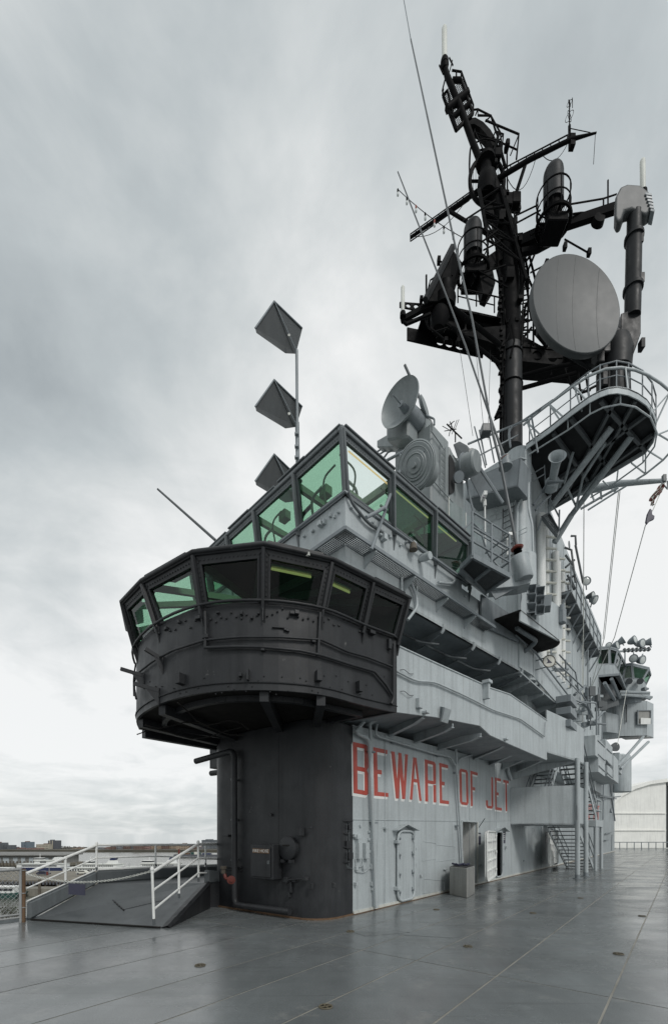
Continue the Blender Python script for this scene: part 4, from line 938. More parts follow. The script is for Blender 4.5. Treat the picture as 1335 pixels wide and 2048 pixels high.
# walls below the windows, as separate plates
LR, LF = tR[-1], tF[-1]
far = W2.at(1040, 1333); LB = (Vector(far.xy) - Vector(K0.xy)).dot(U2)
K = Vector((K0.x, K0.y, 0))
cuts = [0, 2.3, 4.5, LB]
for i in range(3): B().block(K + u2 * (cuts[i] + .002) + UP * ZPB, u2 * (cuts[i + 1] - cuts[i] - .004), v2 * .06, UP * (ZPS - ZPB + (0 if i < 2 else -.25))).build('side_plate', G['haze'], nb)
for i, (a, c) in enumerate(((0.06, 2.4), (2.4, 5.6))): B().block(K + v2 * (a + .002) + UP * (ZPB - .6), v2 * (c - a - .004), u2 * .06, UP * (ZPS - ZPB + .6)).build('front_plate', G['haze'], nb)
B().block(K + UP * (ZPS - .07) + outR * .03 + outF * .03, u2 * LR, v2 * .10, UP * .07).build('sill_strip', G['frame'], nb)
B().block(K + UP * (ZPS - .07) + outR * .03 + outF * .03, v2 * LF, u2 * .10, UP * .072).build('sill_strip', G['frame'], nb)
# floor with beams above the lower gallery
B().prism([K + UP * ZPB, K + u2 * LB + UP * ZPB, W(11.5, 1.25, ZPB), W(-.5, 3.6, ZPB), K + v2 * 3 + UP * ZPB], UP * .06).build('floor_plate', G['mid'], nb)  # floor and beams in darker grey to strengthen the shade below
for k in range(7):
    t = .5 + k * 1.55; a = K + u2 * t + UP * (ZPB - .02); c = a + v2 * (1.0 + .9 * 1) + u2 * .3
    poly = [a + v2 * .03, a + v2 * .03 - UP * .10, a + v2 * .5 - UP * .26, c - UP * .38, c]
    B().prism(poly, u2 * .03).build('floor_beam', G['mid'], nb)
    B().tube([a + v2 * .06 - UP * .10, a + v2 * .0 - UP * .04, a - v2 * .02 + UP * .1], .045, 8).build('beam_flange', G['haze'], nb, smooth=60)
for k, (x, y) in enumerate(((845, 1300), (900, 1300), (760, 1250))):
    a = K + u2 * (1.2 + 1.4 * k) + v2 * .6 + UP * (ZPB - .25); B().tube(bend([a, a + u2 * 2.2, a + u2 * 2.5 - UP * .1 - v2 * .4], .2), .035, 8).build('pipe', G['frame'], nb, smooth=60)
# roof: rim, beams, glazed panels
roofF = LF + .1
def roofq(a0, a1, b0, b1, z, h, name, mat, bev=0): 
    c = R0 + u2 * a0 + v2 * b0; c.z = z; return B().block(c, u2 * (a1 - a0), v2 * (b1 - b0), UP * h).build(name, G[mat], nb, bevel=bev)
rim = .09
roofq(-.05, LR, -.05, rim, ZP, .09, 'roof_rim', 'frame', .015); roofq(-.05, rim, rim + .002, roofF, ZP, .09, 'roof_rim', 'frame', .015)
roofq(LR - rim, LR, rim + .002, roofF, ZP, .09, 'roof_rim', 'frame'); roofq(rim + .002, LR - rim - .002, roofF - .3, roofF, ZP, .09, 'roof_rim', 'frame')
nb1 = 3
aa = [rim + .004 + (LR - 2 * rim - .008) * i / nb1 for i in range(nb1 + 1)]; bb_ = [rim + .004 + (roofF - .3 - rim - .008) * i / 4 for i in range(5)]
for i in range(nb1):
    for j in range(4):
        closed = (i, j) in ((2, 1), (1, 3), (1, 0), (2, 0), (2, 2), (2, 3))
        if (i, j) in ((1, 0), (2, 0), (2, 1)): roofq(aa[i] + .002, aa[i + 1] - .002, bb_[j] + .002, bb_[j + 1] - .002, ZP + .03, .015, 'skylight', 'glass')
        elif closed: roofq(aa[i] + .002, aa[i + 1] - .002, bb_[j] + .002, bb_[j + 1] - .002, ZP + .02, .04, 'roof_panel', 'palegreen')
        else: roofq(aa[i] + .002, aa[i + 1] - .002, bb_[j] + .002, bb_[j + 1] - .002, ZP + .03, .015, 'skylight', 'glassc')
for a in aa[1:-1]: roofq(a - .05, a + .05, rim, roofF - .3, ZP - .17, .165, 'roof_beam', 'green')
for b_ in bb_[1:-1]: roofq(rim, LR - rim, b_ - .05, b_ + .05, ZP - .15, .144, 'roof_beam', 'green')
for k in range(6):                             # rim cover plates that overlap unevenly
    a = alongF(683) + .0 + k * (roofF / 6); c = a + roofF / 6 - (.12 if k % 2 else .0)
    P = R0 + v2 * a - u2 * .07; P.z = ZP + .085 + (.03 if k % 2 else .0); B().block(P, v2 * (c - a), u2 * .3, UP * .035).build('roof_cover_plate', G['frame'], nb, bevel=.008)
for k in range(3):
    P = R0 + u2 * (.05 + k * LR / 3) - v2 * .07; P.z = ZP + .085 + (.025 if k % 2 == 0 else 0); B().block(P, u2 * (LR / 3 - .06), v2 * .3, UP * .035).build('roof_cover_plate', G['frame'], nb, bevel=.008)
random.seed(4)
for k in range(9):                             # cables and pipes under the bridge ceiling
    b0 = .25 + .35 * (k % 3); a0_ = rim + .1 + .42 * k; P = R0 + u2 * a0_ + v2 * b0; P.z = ZP - .2
    B().tube(bend([P, P + u2 * .5 - UP * .05, P + u2 * .7 + v2 * .3 - UP * .25, P + u2 * .6 + v2 * .5 - UP * .7], .2), .02 + .012 * (k % 3), 6).build('ceiling_cable', G[('green', 'palegreen', 'darkint')[k % 3]], nb, smooth=60)
for k in range(7):
    P = R0 + u2 * (.3 + .2 * (k % 3)) + v2 * (.5 + .62 * k); P.z = ZP - .2
    B().tube(bend([P, P + v2 * .4 - UP * .06, P + v2 * .5 + u2 * .2 - UP * .5], .2), .02 + .012 * (k % 3), 6).build('ceiling_cable', G[('green', 'palegreen', 'darkint')[k % 3]], nb, smooth=60)
    if k % 2: B().box(P + u2 * .1 - UP * .08, .2, .25, .22, (u2, v2, UP)).build('ceiling_box', G['green'], nb, bevel=.02)
lt = B().bar(R0 + u2 * .35 + v2 * .16 - UP * .09, R0 + u2 * (LR - .4) + v2 * .16 - UP * .09, .022, .022).build('lit_tube', G['lamp'], nb)
# inside: floor, console, rear wall
B().block(K + u2 * 1.7 + v2 * .3 + UP * (ZPS - 1.4), u2 * (LR - 1.9), v2 * 2.6, UP * .1).build('inner_floor', G['green'], nb)
for k in range(4): B().box(K + u2 * (.6 + k * 1.1) + v2 * (.45 + .1 * k) + UP * (ZPS + .0), .4, .4, .9, (u2, v2, UP)).build('console', G['green'], nb, bevel=.03)
for k in range(3): B().box(K + v2 * (1.0 + k * 1.2) + u2 * .5 + UP * (ZPS - .05), .3, .5, .6, (u2, v2, UP)).build('console', G['green'], nb, bevel=.03)
# handrail pipes outside
def w2pipe(lst, r=.025, out=.08, mat='mid', pl=W2): return B().tube(bend([pl.at(x, y, out) for x, y in lst], .15), r, 8).build('pipe', G[mat], nb, smooth=60)
a0 = Vector((K.x, K.y, ZPS - .1)) + outR * .12 + outF * .12
B().tube([a0 + v2 * LF, a0, a0 + u2 * .05], .028, 8).build('handrail', G['mid'], nb, smooth=60); B().tube([a0 + u2 * .9 - UP * .05, a0 + u2 * LR * .98], .028, 8).build('handrail', G['mid'], nb, smooth=60)
# fittings on the plates
for (x, y, w, h, d, pl) in ((640, 1048, .10, .10, .12, F2), (648, 1043, .05, .12, .07, F2), (668, 1033, .04, .08, .05, F2), (625, 1062, .08, .05, .06, F2), (608, 1072, .07, .05, .06, F2), (676, 1024, .06, .05, .06, F2), (660, 1030, .06, .09, .06, F2),
                            (767, 1075, .10, .14, .14, W2), (760, 1070, .06, .05, .08, W2), (780, 1073, .05, .07, .05, W2), (720, 1030, .08, .05, .06, W2), (800, 1090, .06, .05, .05, W2), (826, 1092, .10, .18, .14, W2), (842, 1112, .06, .08, .06, W2), (930, 1193, .05, .05, .05, W2), (702, 1015, .08, .04, .06, W2), (812, 1085, .06, .05, .07, W2), (745, 1045, .06, .04, .06, W2)):
    P = pl.at(x, y, d / 2); B().box(P, w, d, h, (pl.D, pl.N, UP)).build('wall_fitting', G['haze'], nb, bevel=.008)
P = W2.at(839, 1120, .02); B().tube([P + outR * .0, P + outR * .15, P + outR * .3 - UP * .02], [.06, .09, .09], 12).build('lamp_can', G['haze'], nb, smooth=40)
w2pipe([(803, 1150), (803, 1190)], .03, .06, 'haze'); w2pipe([(815, 1150), (832, 1190), (834, 1215), (815, 1240)], .035, .08, 'haze'); w2pipe([(832, 1160), (834, 1195)], .025, .06, 'haze'); w2pipe([(876, 1165), (905, 1168), (910, 1160)], .035, .07, 'haze')
# catwalk
ZC = 7.6; CK = pz(690, 1055, ZC); far2 = pz(990, 1255, ZC); LC = (far2 - CK).length; cu = (far2 - CK).normalized(); cw = .36
cat = thing('bridge_catwalk', 'narrow mesh catwalk on brackets wrapped round the upper bridge corner', 'catwalk', CK)
LCF = 3.2
def catside(ax, inw, L_):
    B().bar(CK, CK + ax * L_, .04, .07).build('edge_bar', G['mid'], cat); B().bar(CK + inw * cw + ax * cw, CK + inw * cw + ax * L_, .04, .06).build('edge_bar', G['mid'], cat)
    g_ = B(); nL = int(L_ / .05)
    for k in range(nL): p = CK + ax * (.05 * k + .02); g_.bar(p + inw * .01, p + inw * cw * 1.0, .008, .014)
    for k in range(1, 8): g_.bar(CK + inw * cw * k / 8, CK + inw * cw * k / 8 + ax * L_, .008, .014)
    stuff(g_.build('grating', G['trim'], cat))
    nb_ = int(L_ / 1.35)
    for k in range(nb_ + 1):
        p = CK + ax * (.9 + 1.35 * k)
        if (p - CK).length > L_: continue
        wallp = p + inw * (cw + .12); B().bar(p, wallp, .04, .05).build('cross_bar', G['mid'], cat)
        B().prism([p - UP * .03, wallp - UP * .03, wallp - UP * .36, p - UP * .08], ax * .03).build('bracket', G['haze'], cat)
catside(cu, v2, LC); catside(v2, u2, LCF)
# dark flat panel and stepped bulwark plates further aft
W2o = W2.off(.12)
ps = [W2o.at(963, 1188), W2o.at(1038, 1241), W2o.at(1038, 1284), W2o.at(963, 1250)]
B().prism([ps[3], ps[2], ps[1], ps[0]], W2.N * -.06).build('flat_panel', G['mid'], nb, bevel=.006)
W3 = W2.off(.04)
for (a, b1, c, d) in (((1038, 1279), (1065, 1298), (1065, 1351), (1038, 1334)), ((1066, 1296), (1142, 1381), (1140, 1437), (1066, 1352))):
    B().prism([W3.at(*d), W3.at(*c), W3.at(*b1), W3.at(*a)], W2.N * -.06).build('bulwark_plate', G['haze'], nb, bevel=.006)
w2pipe([(1030, 1270), (1070, 1305), (1140, 1397), (1170, 1408)], .03, .16, 'mid'); 
for k in range(7): x = 1072 + k * 10; y = 1306 + k * 12; a = W3.at(x, y, 0); B().bar(a, a + W2.N * .14, .03, .03).build('rail_stub', G['mid'], nb)
q_ = [W3.at(1040, 1345, .0), W3.at(1142, 1436, 0)]
B().hexa([q_[0], q_[1], q_[1] + v2 * 1.6, q_[0] + v2 * 1.6], [p + UP * .05 for p in (q_[0], q_[1], q_[1] + v2 * 1.6, q_[0] + v2 * 1.6)]).build('floor_plate', G['haze2'], nb)
for k in range(4):
    a = q_[0].lerp(q_[1], .15 + .25 * k); B().prism([a, a - UP * .08, a + v2 * 1.5 - UP * .45, a + v2 * 1.5], u2 * .04).build('floor_beam', G['haze2'], nb)
# round plaque on two stand-off bars
pq = thing('round_plaque', 'cream round plaque with dark sail emblem on stand-off bars', 'plaque', W3.at(1097, 1340, .3))
Pp = W3.at(1097, 1323, .45); axn = (-u2 * .75 - v2 * .66).normalized()
B().lathe(Pp, axn, [(0, .21), (.02, .21), (.02, .001)], 28).build('disc', G['cream'], pq, smooth=40); B().ring(Pp + axn * .02, axn, .2, .014, 28, 6).build('rim', G['wood'], pq, smooth=60)
hx = axn.cross(UP).normalized()
B().prism([Pp + axn * .021 + hx * x + UP * z for x, z in ((-.10, -.06), (.10, -.07), (.05, -.02), (.07, .12), (-.03, .01))], axn * .004).build('emblem', G['sign'], pq)
for dz in (.16, -.16): B().tube([Pp + UP * dz, Pp + UP * dz - axn * .1 + v2 * .7], .018, 6).build('stand_off', G['mid'], pq)

# ------------------------------------------------------------------ shorthand for things standing at a known distance
def T(lst, r, d=None, b=None, n=6, br=None):   # a tube through points given as (x, y[, distance])
    P = [at(p[0], p[1], p[2] if len(p) > 2 else d) for p in lst]
    if br: P = bend(P, br, 4)
    b = b or B(); b.tube(P, r, n); return b
def part(b, name, mat, par, smooth=None, bevel=0): return b.build(name, G[mat], par, bevel=bevel, smooth=smooth)

# ------------------------------------------------------------------ gun director with radar dish on the bridge roof
dC = at(862, 1000, 12.0); DR = PL(dC, U2); DF = PL(dC, V2)
gd = thing('gun_director', 'grey gun director housing with a ringed round cover on its front', 'gun director', Vector((*dC.xy, 9.7)) + u2 * .6 + v2 * .5)
zt = at(862, 842, 12).z
Ld = (Vector(DR.at(927, 950).xy) - Vector(dC.xy)).dot(U2); c0 = Vector((*dC.xy, 9.72))
B().block(c0 + u2 * .002, u2 * Ld * .52, v2 * 1.25, UP * (zt - 9.72 - .02)).build('housing', G['dishg'], gd, bevel=.04)
B().prism([c0 + u2 * Ld * .53, c0 + u2 * Ld, c0 + u2 * Ld + UP * (zt - 9.72 - .55), c0 + u2 * Ld * .53 + UP * (zt - 9.72 - .12)], v2 * 1.2).build('rear_housing', G['dishg'], gd, bevel=.03)
op = [DR.at(897, 990, .01), DR.at(908, 985, .01), DR.at(908, 925, .01), DR.at(897, 905, .01)]
B().prism(rrect(op, .12), DR.N * .012).build('opening_shade_plate', G['darkint'], gd)  # near-black plate stands in for the shaded inside of an opening
b = B(); lad0, lad1 = DR.at(885, 990, .05), DR.at(885, 890, .05)
for s in (-.12, .12): b.tube([lad0 + u2 * s, lad1 + u2 * s], .014, 6)
for k in range(8): p = lad0.lerp(lad1, (k + .5) / 8); b.tube([p - u2 * .12, p + u2 * .12], .01, 5)
b.build('ladder', G['dishg'], gd, smooth=60)
for (x0, y0, x1, y1) in ((862, 862, 884, 893), (860, 955, 905, 1005), (905, 910, 926, 940)): B().tube([DR.at(x0, y0, .06), DR.at(x1, y1, .06)], .016, 6).build('grab_rail', G['dishg'], gd)
zb = c0 + u2 * (.75) + v2 * .7 + UP * (-.05)
B().lathe(Vector((*zb.xy, 9.62)), UP, [(0, 1.15), (.35, 1.05), (.5, .95), (.5, .01)], 32).build('barbette', G['dishg'], gd, smooth=40)
# front boss, dish housing and ringed cover
fp = lambda x, y, o=0.0: DF.at(x, y, o)
B().prism([fp(791, 900), fp(836, 893), fp(836, 851), fp(791, 860)], DF.N * .45).build('dish_pedestal', G['dishg'], gd, bevel=.05)
B().prism([fp(765, 905, -.3), fp(862, 905, -.3), fp(862, 843, -.3), fp(856, 841, -.3), fp(765, 892, -.3)], DF.N * .28).build('sloping_front', G['dishg'], gd, bevel=.02)
dk = at(830, 932, 11.0); CN = Vector((-.604, -.72, -.342)).normalized(); cS = .80
cv = B().lathe(dk - CN * .1, CN, [(h_, r_ * cS) for h_, r_ in [(0, .62), (.04, .66), (.08, .66), (.10, .60), (.12, .57), (.11, .40), (.14, .37), (.14, .22), (.17, .2), (.17, .08), (.24, .08), (.24, .001)]], 40).build('ringed_cover', G['dishg'], gd, smooth=25)
for r_, z_ in ((.62, .09), (.48, .11), (.3, .14)): B().ring(dk - CN * .1 + CN * z_, CN, r_ * cS, .016, 36, 6).build('ring_rib', G['dishg'], cv, smooth=60)
B().lathe(dk - CN * .7, CN, [(0, .3), (.62, .3), (.62, .001)], 20).build('cover_shaft', G['dishg'], gd, smooth=40)
# pipe davit before the cover
dv = B(); 
for lst in ([(765, 925), (835, 888), (848, 905)], [(800, 908), (804, 926), (810, 930)], [(742, 1100), (800, 938), (835, 920)], [(768, 1020), (800, 940)], [(732, 1035), (757, 1022), (768, 1015)], [(830, 890), (828, 925)]): dv.tube([fp(x, y, 1.15) if y < 960 else RW.at(x, y, .25) for x, y in lst], .035, 8)
dv.build('pipe_davit', G['mid'], gd, smooth=60)
# radar dish on the director
rd = thing('director_dish', 'grey dish antenna with a short feed horn on top of the director', 'radar dish', fp(812, 855, .3))
ncl = Vector((-.695, -.719, .02)).normalized(); dcn = at(801, 808, 11.8); 
prof = [(-.24 + .30 * (k / 8) ** 2, .58 * k / 8 + .001) for k in range(9)]; 
B().lathe(dcn, ncl, prof + [(.075, .59), (.04, .595)] + [(-.27 + .30 * (k / 8) ** 2, .58 * k / 8 + .001) for k in range(8, -1, -1)], 40).build('reflector', G['dishg'], rd, smooth=50)
B().tube([dcn - ncl * .24, dcn + ncl * .02], [.10, .08], 14).build('feed_hub', G['mid'], rd, smooth=50); B().tube([dcn, dcn + ncl * .34], .018, 8).build('feed_rod', G['mid'], rd)
B().tube([dcn - ncl * .25, dcn - ncl * .75], [.22, .28], 14).build('back_drum', G['mid'], rd, smooth=50)
B().lathe(fp(843, 818, .0), Vector((.8, -.5, .2)), [(0, .2), (.06, .27), (.1, .28), (.12, .2), (.12, .001)], 24).build('small_drum', G['dishg'], rd, smooth=40)
B().tube(bend([fp(838, 845, .0), fp(846, 828, 0), fp(868, 838, 0), fp(868, 850, 0)], .05), .025, 6).build('guard_rail', G['mid'], rd); 
# rail behind the roof edge
b = B()
for lst in ([(740, 912), (791, 880)], [(745, 917), (791, 888)], [(760, 925), (775, 905), (790, 898)]): b.tube([fp(x, y, -.2) for x, y in lst], .025, 6)
b.build('rail', G['mid'], gd)
# rangefinder arm and sloping hood right of the director
ra = thing('rangefinder_arm', 'thick grey sighting tube sticking out of the director side above a sloping hood', 'sighting tube', at(915, 950, 13))
def lathe_ab(a, c, prof, n=18): a = Vector(a); c = Vector(c); return B().lathe(a, c - a, prof, n)
a, c = at(897, 948, 13.2), at(954, 922, 12.6); L_ = (c - a).length
lathe_ab(a, c, [(0, .18), (L_ * .3, .18), (L_ * .32, .24), (L_ * .55, .24), (L_ * .56, .3), (L_ * .95, .3), (L_, .26), (L_, .001)]).build('tube', G['dishg'], ra, smooth=40)
for t_, r_ in ((.12, .2), (.32, .26), (.56, .31)): B().ring(a.lerp(c, t_), c - a, r_, .03, 20, 6).build('collar', G['mid'], ra, smooth=60)
B().tube([at(938, 916, 12.7), at(944, 903, 12.5)], .11, 12).build('eyepiece', G['trim'], ra, smooth=40)
lathe_ab(at(915, 955, 12.6), at(920, 952, 12.4), [(0, .14), (.12, .14), (.12, .001)]).build('handwheel', G['mid'], ra, smooth=40)
h1 = [at(905, 888, 13.6), at(918, 882, 13.6), at(933, 890, 13.4), at(944, 912, 13.2), at(938, 918, 13.2), at(916, 922, 13.4)]
B().prism(h1, Vector((.25, .3, .05))).build('hood_box', G['trim'], ra, bevel=.02)
h2 = [at(934, 947, 13.2), at(957, 933, 13.2), at(985, 982, 13.6), at(960, 998, 13.6)]
B().prism(h2, Vector((.1, .25, .22))).build('hood_trough', G['mid'], ra, bevel=.02)
T([(957, 933), (1005, 1006)], .045, 13.0).build('trough_edge', G['mid'], ra); T([(930, 950), (940, 1000), (948, 1030)], .03, 13.0).build('prop', G['mid'], ra)

# ------------------------------------------------------------------ tower that carries the mast, funnel side
CT = Vector((6.77, 16.0, 0)); ZT = at(1048, 890, 16).z
TF = PL(CT, V2)
mt = thing('mast_tower', 'tall grey steel tower below the black mast', 'ship tower', Vector((*CT.xy, 7)) + u2 * 1 + v2 * 1)
B().block(Vector((*CT.xy, 7.0)) + v2 * .42, v2 * 3.0, u2 * 3.2, UP * (ZT - 7.0)).build('front_plate', G['haze'], mt)
cc = Vector((*CT.xy, 7.0)) + v2 * .42 + u2 * .45
B().lathe(cc - u2 * .05, UP, [(0, .46), (ZT - 7.0 + .1, .46), (ZT - 7 + .1, .001)], 24).build('rounded_corner', G['haze'], mt, smooth=40)
B().lathe(Vector((*TF.at(1000, 1000).xy, 7.0)) - v2 * 1.05 - u2 * .15, UP, [(0, .30), (4.4, .30), (4.5, .2), (4.5, .001)], 18).build('vent_trunk', G['haze'], mt, smooth=40)
tf = lambda x, y, o=0.0: TF.at(x, y, o)
for lst, r_ in (([(1033, 1180), (1034, 1010), (1050, 990), (1050, 900)], .04), ([(1066, 1150), (1064, 1050), (1056, 1020), (1056, 960), (1030, 935)], .04), ([(1028, 1010), (1033, 992), (1050, 992)], .03)):
    B().tube(bend([tf(x, y, .12) for x, y in lst], .2), r_, 8).build('pipe', G['haze'], mt, smooth=60)
b = B(); l0, l1 = tf(1014, 1120, .1), tf(1016, 1012, .1)
for s in (-.2, .2): b.tube([l0 + v2 * s, l1 + v2 * s], .02, 6)
for k in range(9): p = l0.lerp(l1, (k + .5) / 9); b.tube([p - v2 * .2, p + v2 * .2], .018, 5)
b.build('ladder', G['trim'], mt, smooth=60)
for (x, y, w, h) in ((1000, 1030, .3, .2), (985, 1035, .25, .2), (1043, 1064, .35, .15), (990, 1010, .1, .5), (1002, 1080, .12, .3), (970, 1060, .2, .3), (1008, 1025, .25, .1), (950, 1020, .08, .1)):
    P = tf(x, y, .05); q = [P - v2 * w / 2 - UP * h / 2, P + v2 * w / 2 - UP * h / 2, P + v2 * w / 2 + UP * h / 2, P - v2 * w / 2 + UP * h / 2]; B().tube(q, .012, 5, True).build('weld_outline', G['haze'], mt)
lq = [at(1083, 1035, 17), at(1096, 1028, 17.4), at(1117, 1063, 17.0), at(1112, 1072, 16.6)]
b = B()
for k in range(12): t = (k + .5) / 12; b.bar(lq[0].lerp(lq[3], t), lq[1].lerp(lq[2], t), .03, .02)
for k in range(6): t = (k + .5) / 6; b.bar(lq[0].lerp(lq[1], t), lq[3].lerp(lq[2], t), .03, .02)
for k in range(4): b.bar(lq[k], lq[(k + 1) % 4], .05, .1)
stuff(b.build('ladder_landing', G['trim'], mt))
for lst in ([(1096, 1028), (1100, 990)], [(1117, 1063), (1118, 1020)], [(1100, 1000), (1118, 1035)], [(1083, 1035), (1075, 1060)]): T(lst, .03, 17).build('rail', G['mid'], mt)
# small signal platform on the tower front
sq = [tf(931, 999, .9), tf(1035, 972, .9), tf(1040, 915, .9), tf(933, 962, .9)]
mid_z = [sq[0].z, sq[1].z]
spf = thing('signal_platform', 'grey sponson box on the tower front with a bright sloping top', 'ship platform', (sq[0] + sq[1]) / 2)
B().prism(sq, -TF.N * .05).build('front_plate', G['mid'], spf, bevel=.01)
B().prism([sq[3], sq[2], sq[2] - TF.N * .5 + UP * .22, sq[3] - TF.N * .5 + UP * .22], UP * .03).build('top_plate', G['haze'], spf)
B().prism([sq[0], sq[1], sq[1] - TF.N * .9, sq[0] - TF.N * .9], UP * .05).build('floor_plate', G['mid'], spf)
B().prism([sq[1], sq[2], sq[2] - TF.N * .9, sq[1] - TF.N * .9], v2 * .04).build('end_plate', G['mid'], spf)
# railing and posts on the tower top
rl = thing('tower_railing', 'grey pipe railing with a small lamp box on the tower top', 'railing', tf(1000, 910))
for lst, r_ in (([(935, 888), (1040, 845), (1105, 800)], .035), ([(950, 915), (1035, 870)], .025), ([(958, 860), (972, 930)], .025), ([(975, 858), (988, 925)], .025), ([(992, 870), (1003, 910)], .022), ([(1017, 855), (1020, 895)], .03), ([(1062, 832), (1075, 905)], .03), ([(948, 853), (970, 935)], .022), ([(1020, 893), (1016, 868), (1022, 853), (1055, 838)], .035)):
    T(lst, r_, 15.6, br=.15).build('rail', G['mid'], rl, smooth=60)
B().box(at(971, 861, 15.4), .32, .3, .28).build('lamp_box', G['trim'], rl, bevel=.02)
ty = thing('aerial', 'small black yagi aerial on a thin stalk behind the director', 'aerial', at(910, 885, 14.5))
for lst, r_ in (([(910, 884), (910, 866)], .02), ([(893, 848), (923, 877)], .022), ([(888, 862), (912, 858)], .012), ([(897, 850), (908, 842)], .012), ([(903, 846), (897, 872)], .012), ([(913, 840), (903, 868)], .010), ([(899, 843), (909, 866)], .012), ([(884, 852), (902, 862)], .01), ([(917, 839), (908, 862)], .009)):
    T(lst, r_, 14.5).build('rod', G['mast'], ty)
# funnel side and after superstructure
fn_ = thing('funnel', 'pale streaked funnel casing aft of the mast tower', 'ship funnel', W(16, .5, 7))
FP = uvplane(9, -.9, 20, -.9)
zf0 = FP.at(1141, 1120).z
for a, c in ((9.6, 13), (13, 17), (17, 22), (22, 28.5)): B().block(W(a + .004, -.9, 4.5), v3(U) * (c - a - .008), v3(V) * 4.2, UP * (zf0 - 4.5 - (0 if c < 22.5 else .0))).build('casing_plate', G['haze'], fn_)
fpn = lambda x, y, o=0.0: FP.at(x, y, o)
for x0, x1, r_ in ((1081, 1084, .17), (1092, 1094, .10), (1110, 1112, .15), (1117, 1119, .08), (1124, 1125, .12)):
    B().tube([fpn(x1, 1390 if x0 < 1120 else 1395, .14), fpn(x0, 1035 + (x0 - 1083) * 2.6, .14)], r_, 8).build('white_conduit', G['white'], fn_, smooth=60)
lampb = None
for j, x in enumerate((1089, 1099, 1117, 1128)):
    for k in range(15):
        y = 1050 + (x - 1089) * 2.4 + k * 23
        if y > 1400: continue
        P = fpn(x, y, .12); B().tube([P, P + FP.N * .2 + v3(U) * .2], .05, 6).build('conduit_bulb', G['cream'], fn_)
for (x, y) in ((1137, 1090), (1136, 1172), (1135, 1257)): 
    P = fpn(x, y, .03); B().lathe(P, FP.N, [(0, .18), (.03, .18), (.03, .001)], 16).build('porthole', G['trim'], fn_)
for k in range(7):
    u_ = 13.6 + k * 2.2; B().block(W(u_, -.92, 7), v3(U) * .04, v3(V) * .02, UP * (zf0 - 7.2)).build('weld_seam', G['haze'], fn_)
# funnel walkway with lamps
FW = uvplane(9, -1.5, 20, -1.5)
fw = thing('funnel_walkway', 'railed walkway on brackets along the funnel side', 'catwalk', W(20, -1.5, 13))
pa, pb_ = FW.at(1141, 1197), FW.at(1200, 1298); zw = (pa.z + pb_.z) / 2
ua = (Vector(pa.xy) - O).dot(U); ub = (Vector(pb_.xy) - O).dot(U)
B().block(W(ua, -1.5, zw), v3(U) * (ub - ua), v3(V) * .6, UP * .05).build('floor_plate', G['trim'], fw)
for k in range(8):
    u_ = ua + (ub - ua) * k / 7; B().tube([W(u_, -1.45, zw - .02), W(u_, -.9, zw - .9)], .04, 6).build('bracket', G['mid'], fw); B().bar(W(u_, -1.5, zw - .04), W(u_, -.9, zw - .04), .05, .08).build('cross_beam', G['mid'], fw)
    B().tube([W(u_, -1.5, zw), W(u_, -1.5, zw + 1.1)], .03, 6).build('rail_post', G['mid'], fw)
for z_ in (.55, 1.1): B().tube([W(ua, -1.5, zw + z_), W(ub, -1.5, zw + z_)], .025, 6).build('rail', G['mid'], fw)
# dark scaffold of rails above the walkway
for lst in ([(1128, 1095), (1142, 1100), (1150, 1165)], [(1130, 1110), (1145, 1130)], [(1130, 1135), (1148, 1120)], [(1132, 1160), (1150, 1150)], [(1134, 1150), (1148, 1180)], [(1141, 1072), (1150, 1072), (1151, 1090)], [(1150, 1090), (1165, 1165)]): T(lst, .05, 20.5).build('scaffold_bar', 'x' and G['trim'], fw)
def lampcan(P, d, r, L_, name, label, mat='mid', group='floodlights', stem=None, lens='lens'):
    P = Vector(P); d = Vector(d).normalized(); t = thing(name, label, 'floodlight', P, group)
    B().lathe(P - d * L_, d, [(0, r * .35), (L_ * .3, r * .7), (L_ * .85, r), (L_, r * 1.04), (L_ * .99, r * .92)], 20).build('housing', G[mat], t, smooth=40)
    B().lathe(P - d * .02, d, [(0, r * .93), (.03, r * .6), (.035, .001)], 20).build('lens', G[lens], t, smooth=60)
    if stem: B().tube([P - d * L_ * .5, Vector(stem)], r * .14, 6).build('stem', G[mat], t)
    return t
lampcan(at(1172, 1162, 21), (-.2, -1, -.1), .20, .2, 'walkway_lamp', 'round white faced lamp at the top of the funnel walkway', stem=at(1172, 1180, 21.2))
lampcan(at(1186, 1190, 21), (.5, -.8, -.1), .16, .35, 'walkway_lamp', 'dark open mouthed lamp below the white faced one', 'trim', stem=at(1178, 1205, 21.2))
lampcan(at(1190, 1200, 21), (.5, -.6, -.5), .2, .3, 'walkway_lamp', 'drooping lamp lowest of three by the funnel walkway', stem=at(1180, 1215, 21.2))

# ------------------------------------------------------------------ mast radar platform (sponson) on struts
ZPL = 15.45
rpf = thing('radar_platform', 'large round ended platform on struts jutting from the mast tower', 'ship platform', pz(1190, 900, ZPL))
outl = [(1051, 899), (1100, 864), (1140, 832), (1176, 806), (1199, 794), (1216, 788), (1234, 786), (1256, 790), (1276, 799), (1293, 811), (1305, 828), (1311, 846), (1312, 866), (1306, 886), (1290, 908), (1240, 938), (1190, 968), (1145, 998), (1095, 1026), (1066, 1000)]
PO = [pz(x, y, ZPL) for x, y in outl]
B().prism([p + UP * .16 for p in PO], UP * .05).build('deck_plate', G['mastgrey'], rpf)  # plating far darker than the rim plates
for i in range(len(PO) - 1):
    a, c = PO[i], PO[i + 1]; n_ = Vector((c.y - a.y, a.x - c.x, 0)).normalized() * .03
    B().hexa([a, c, c - n_, a - n_], [p + UP * .22 for p in (a, c, c - n_, a - n_)]).build('rim_plate', G['haze'], rpf)
cpl = sum(PO, Vector()) / len(PO)
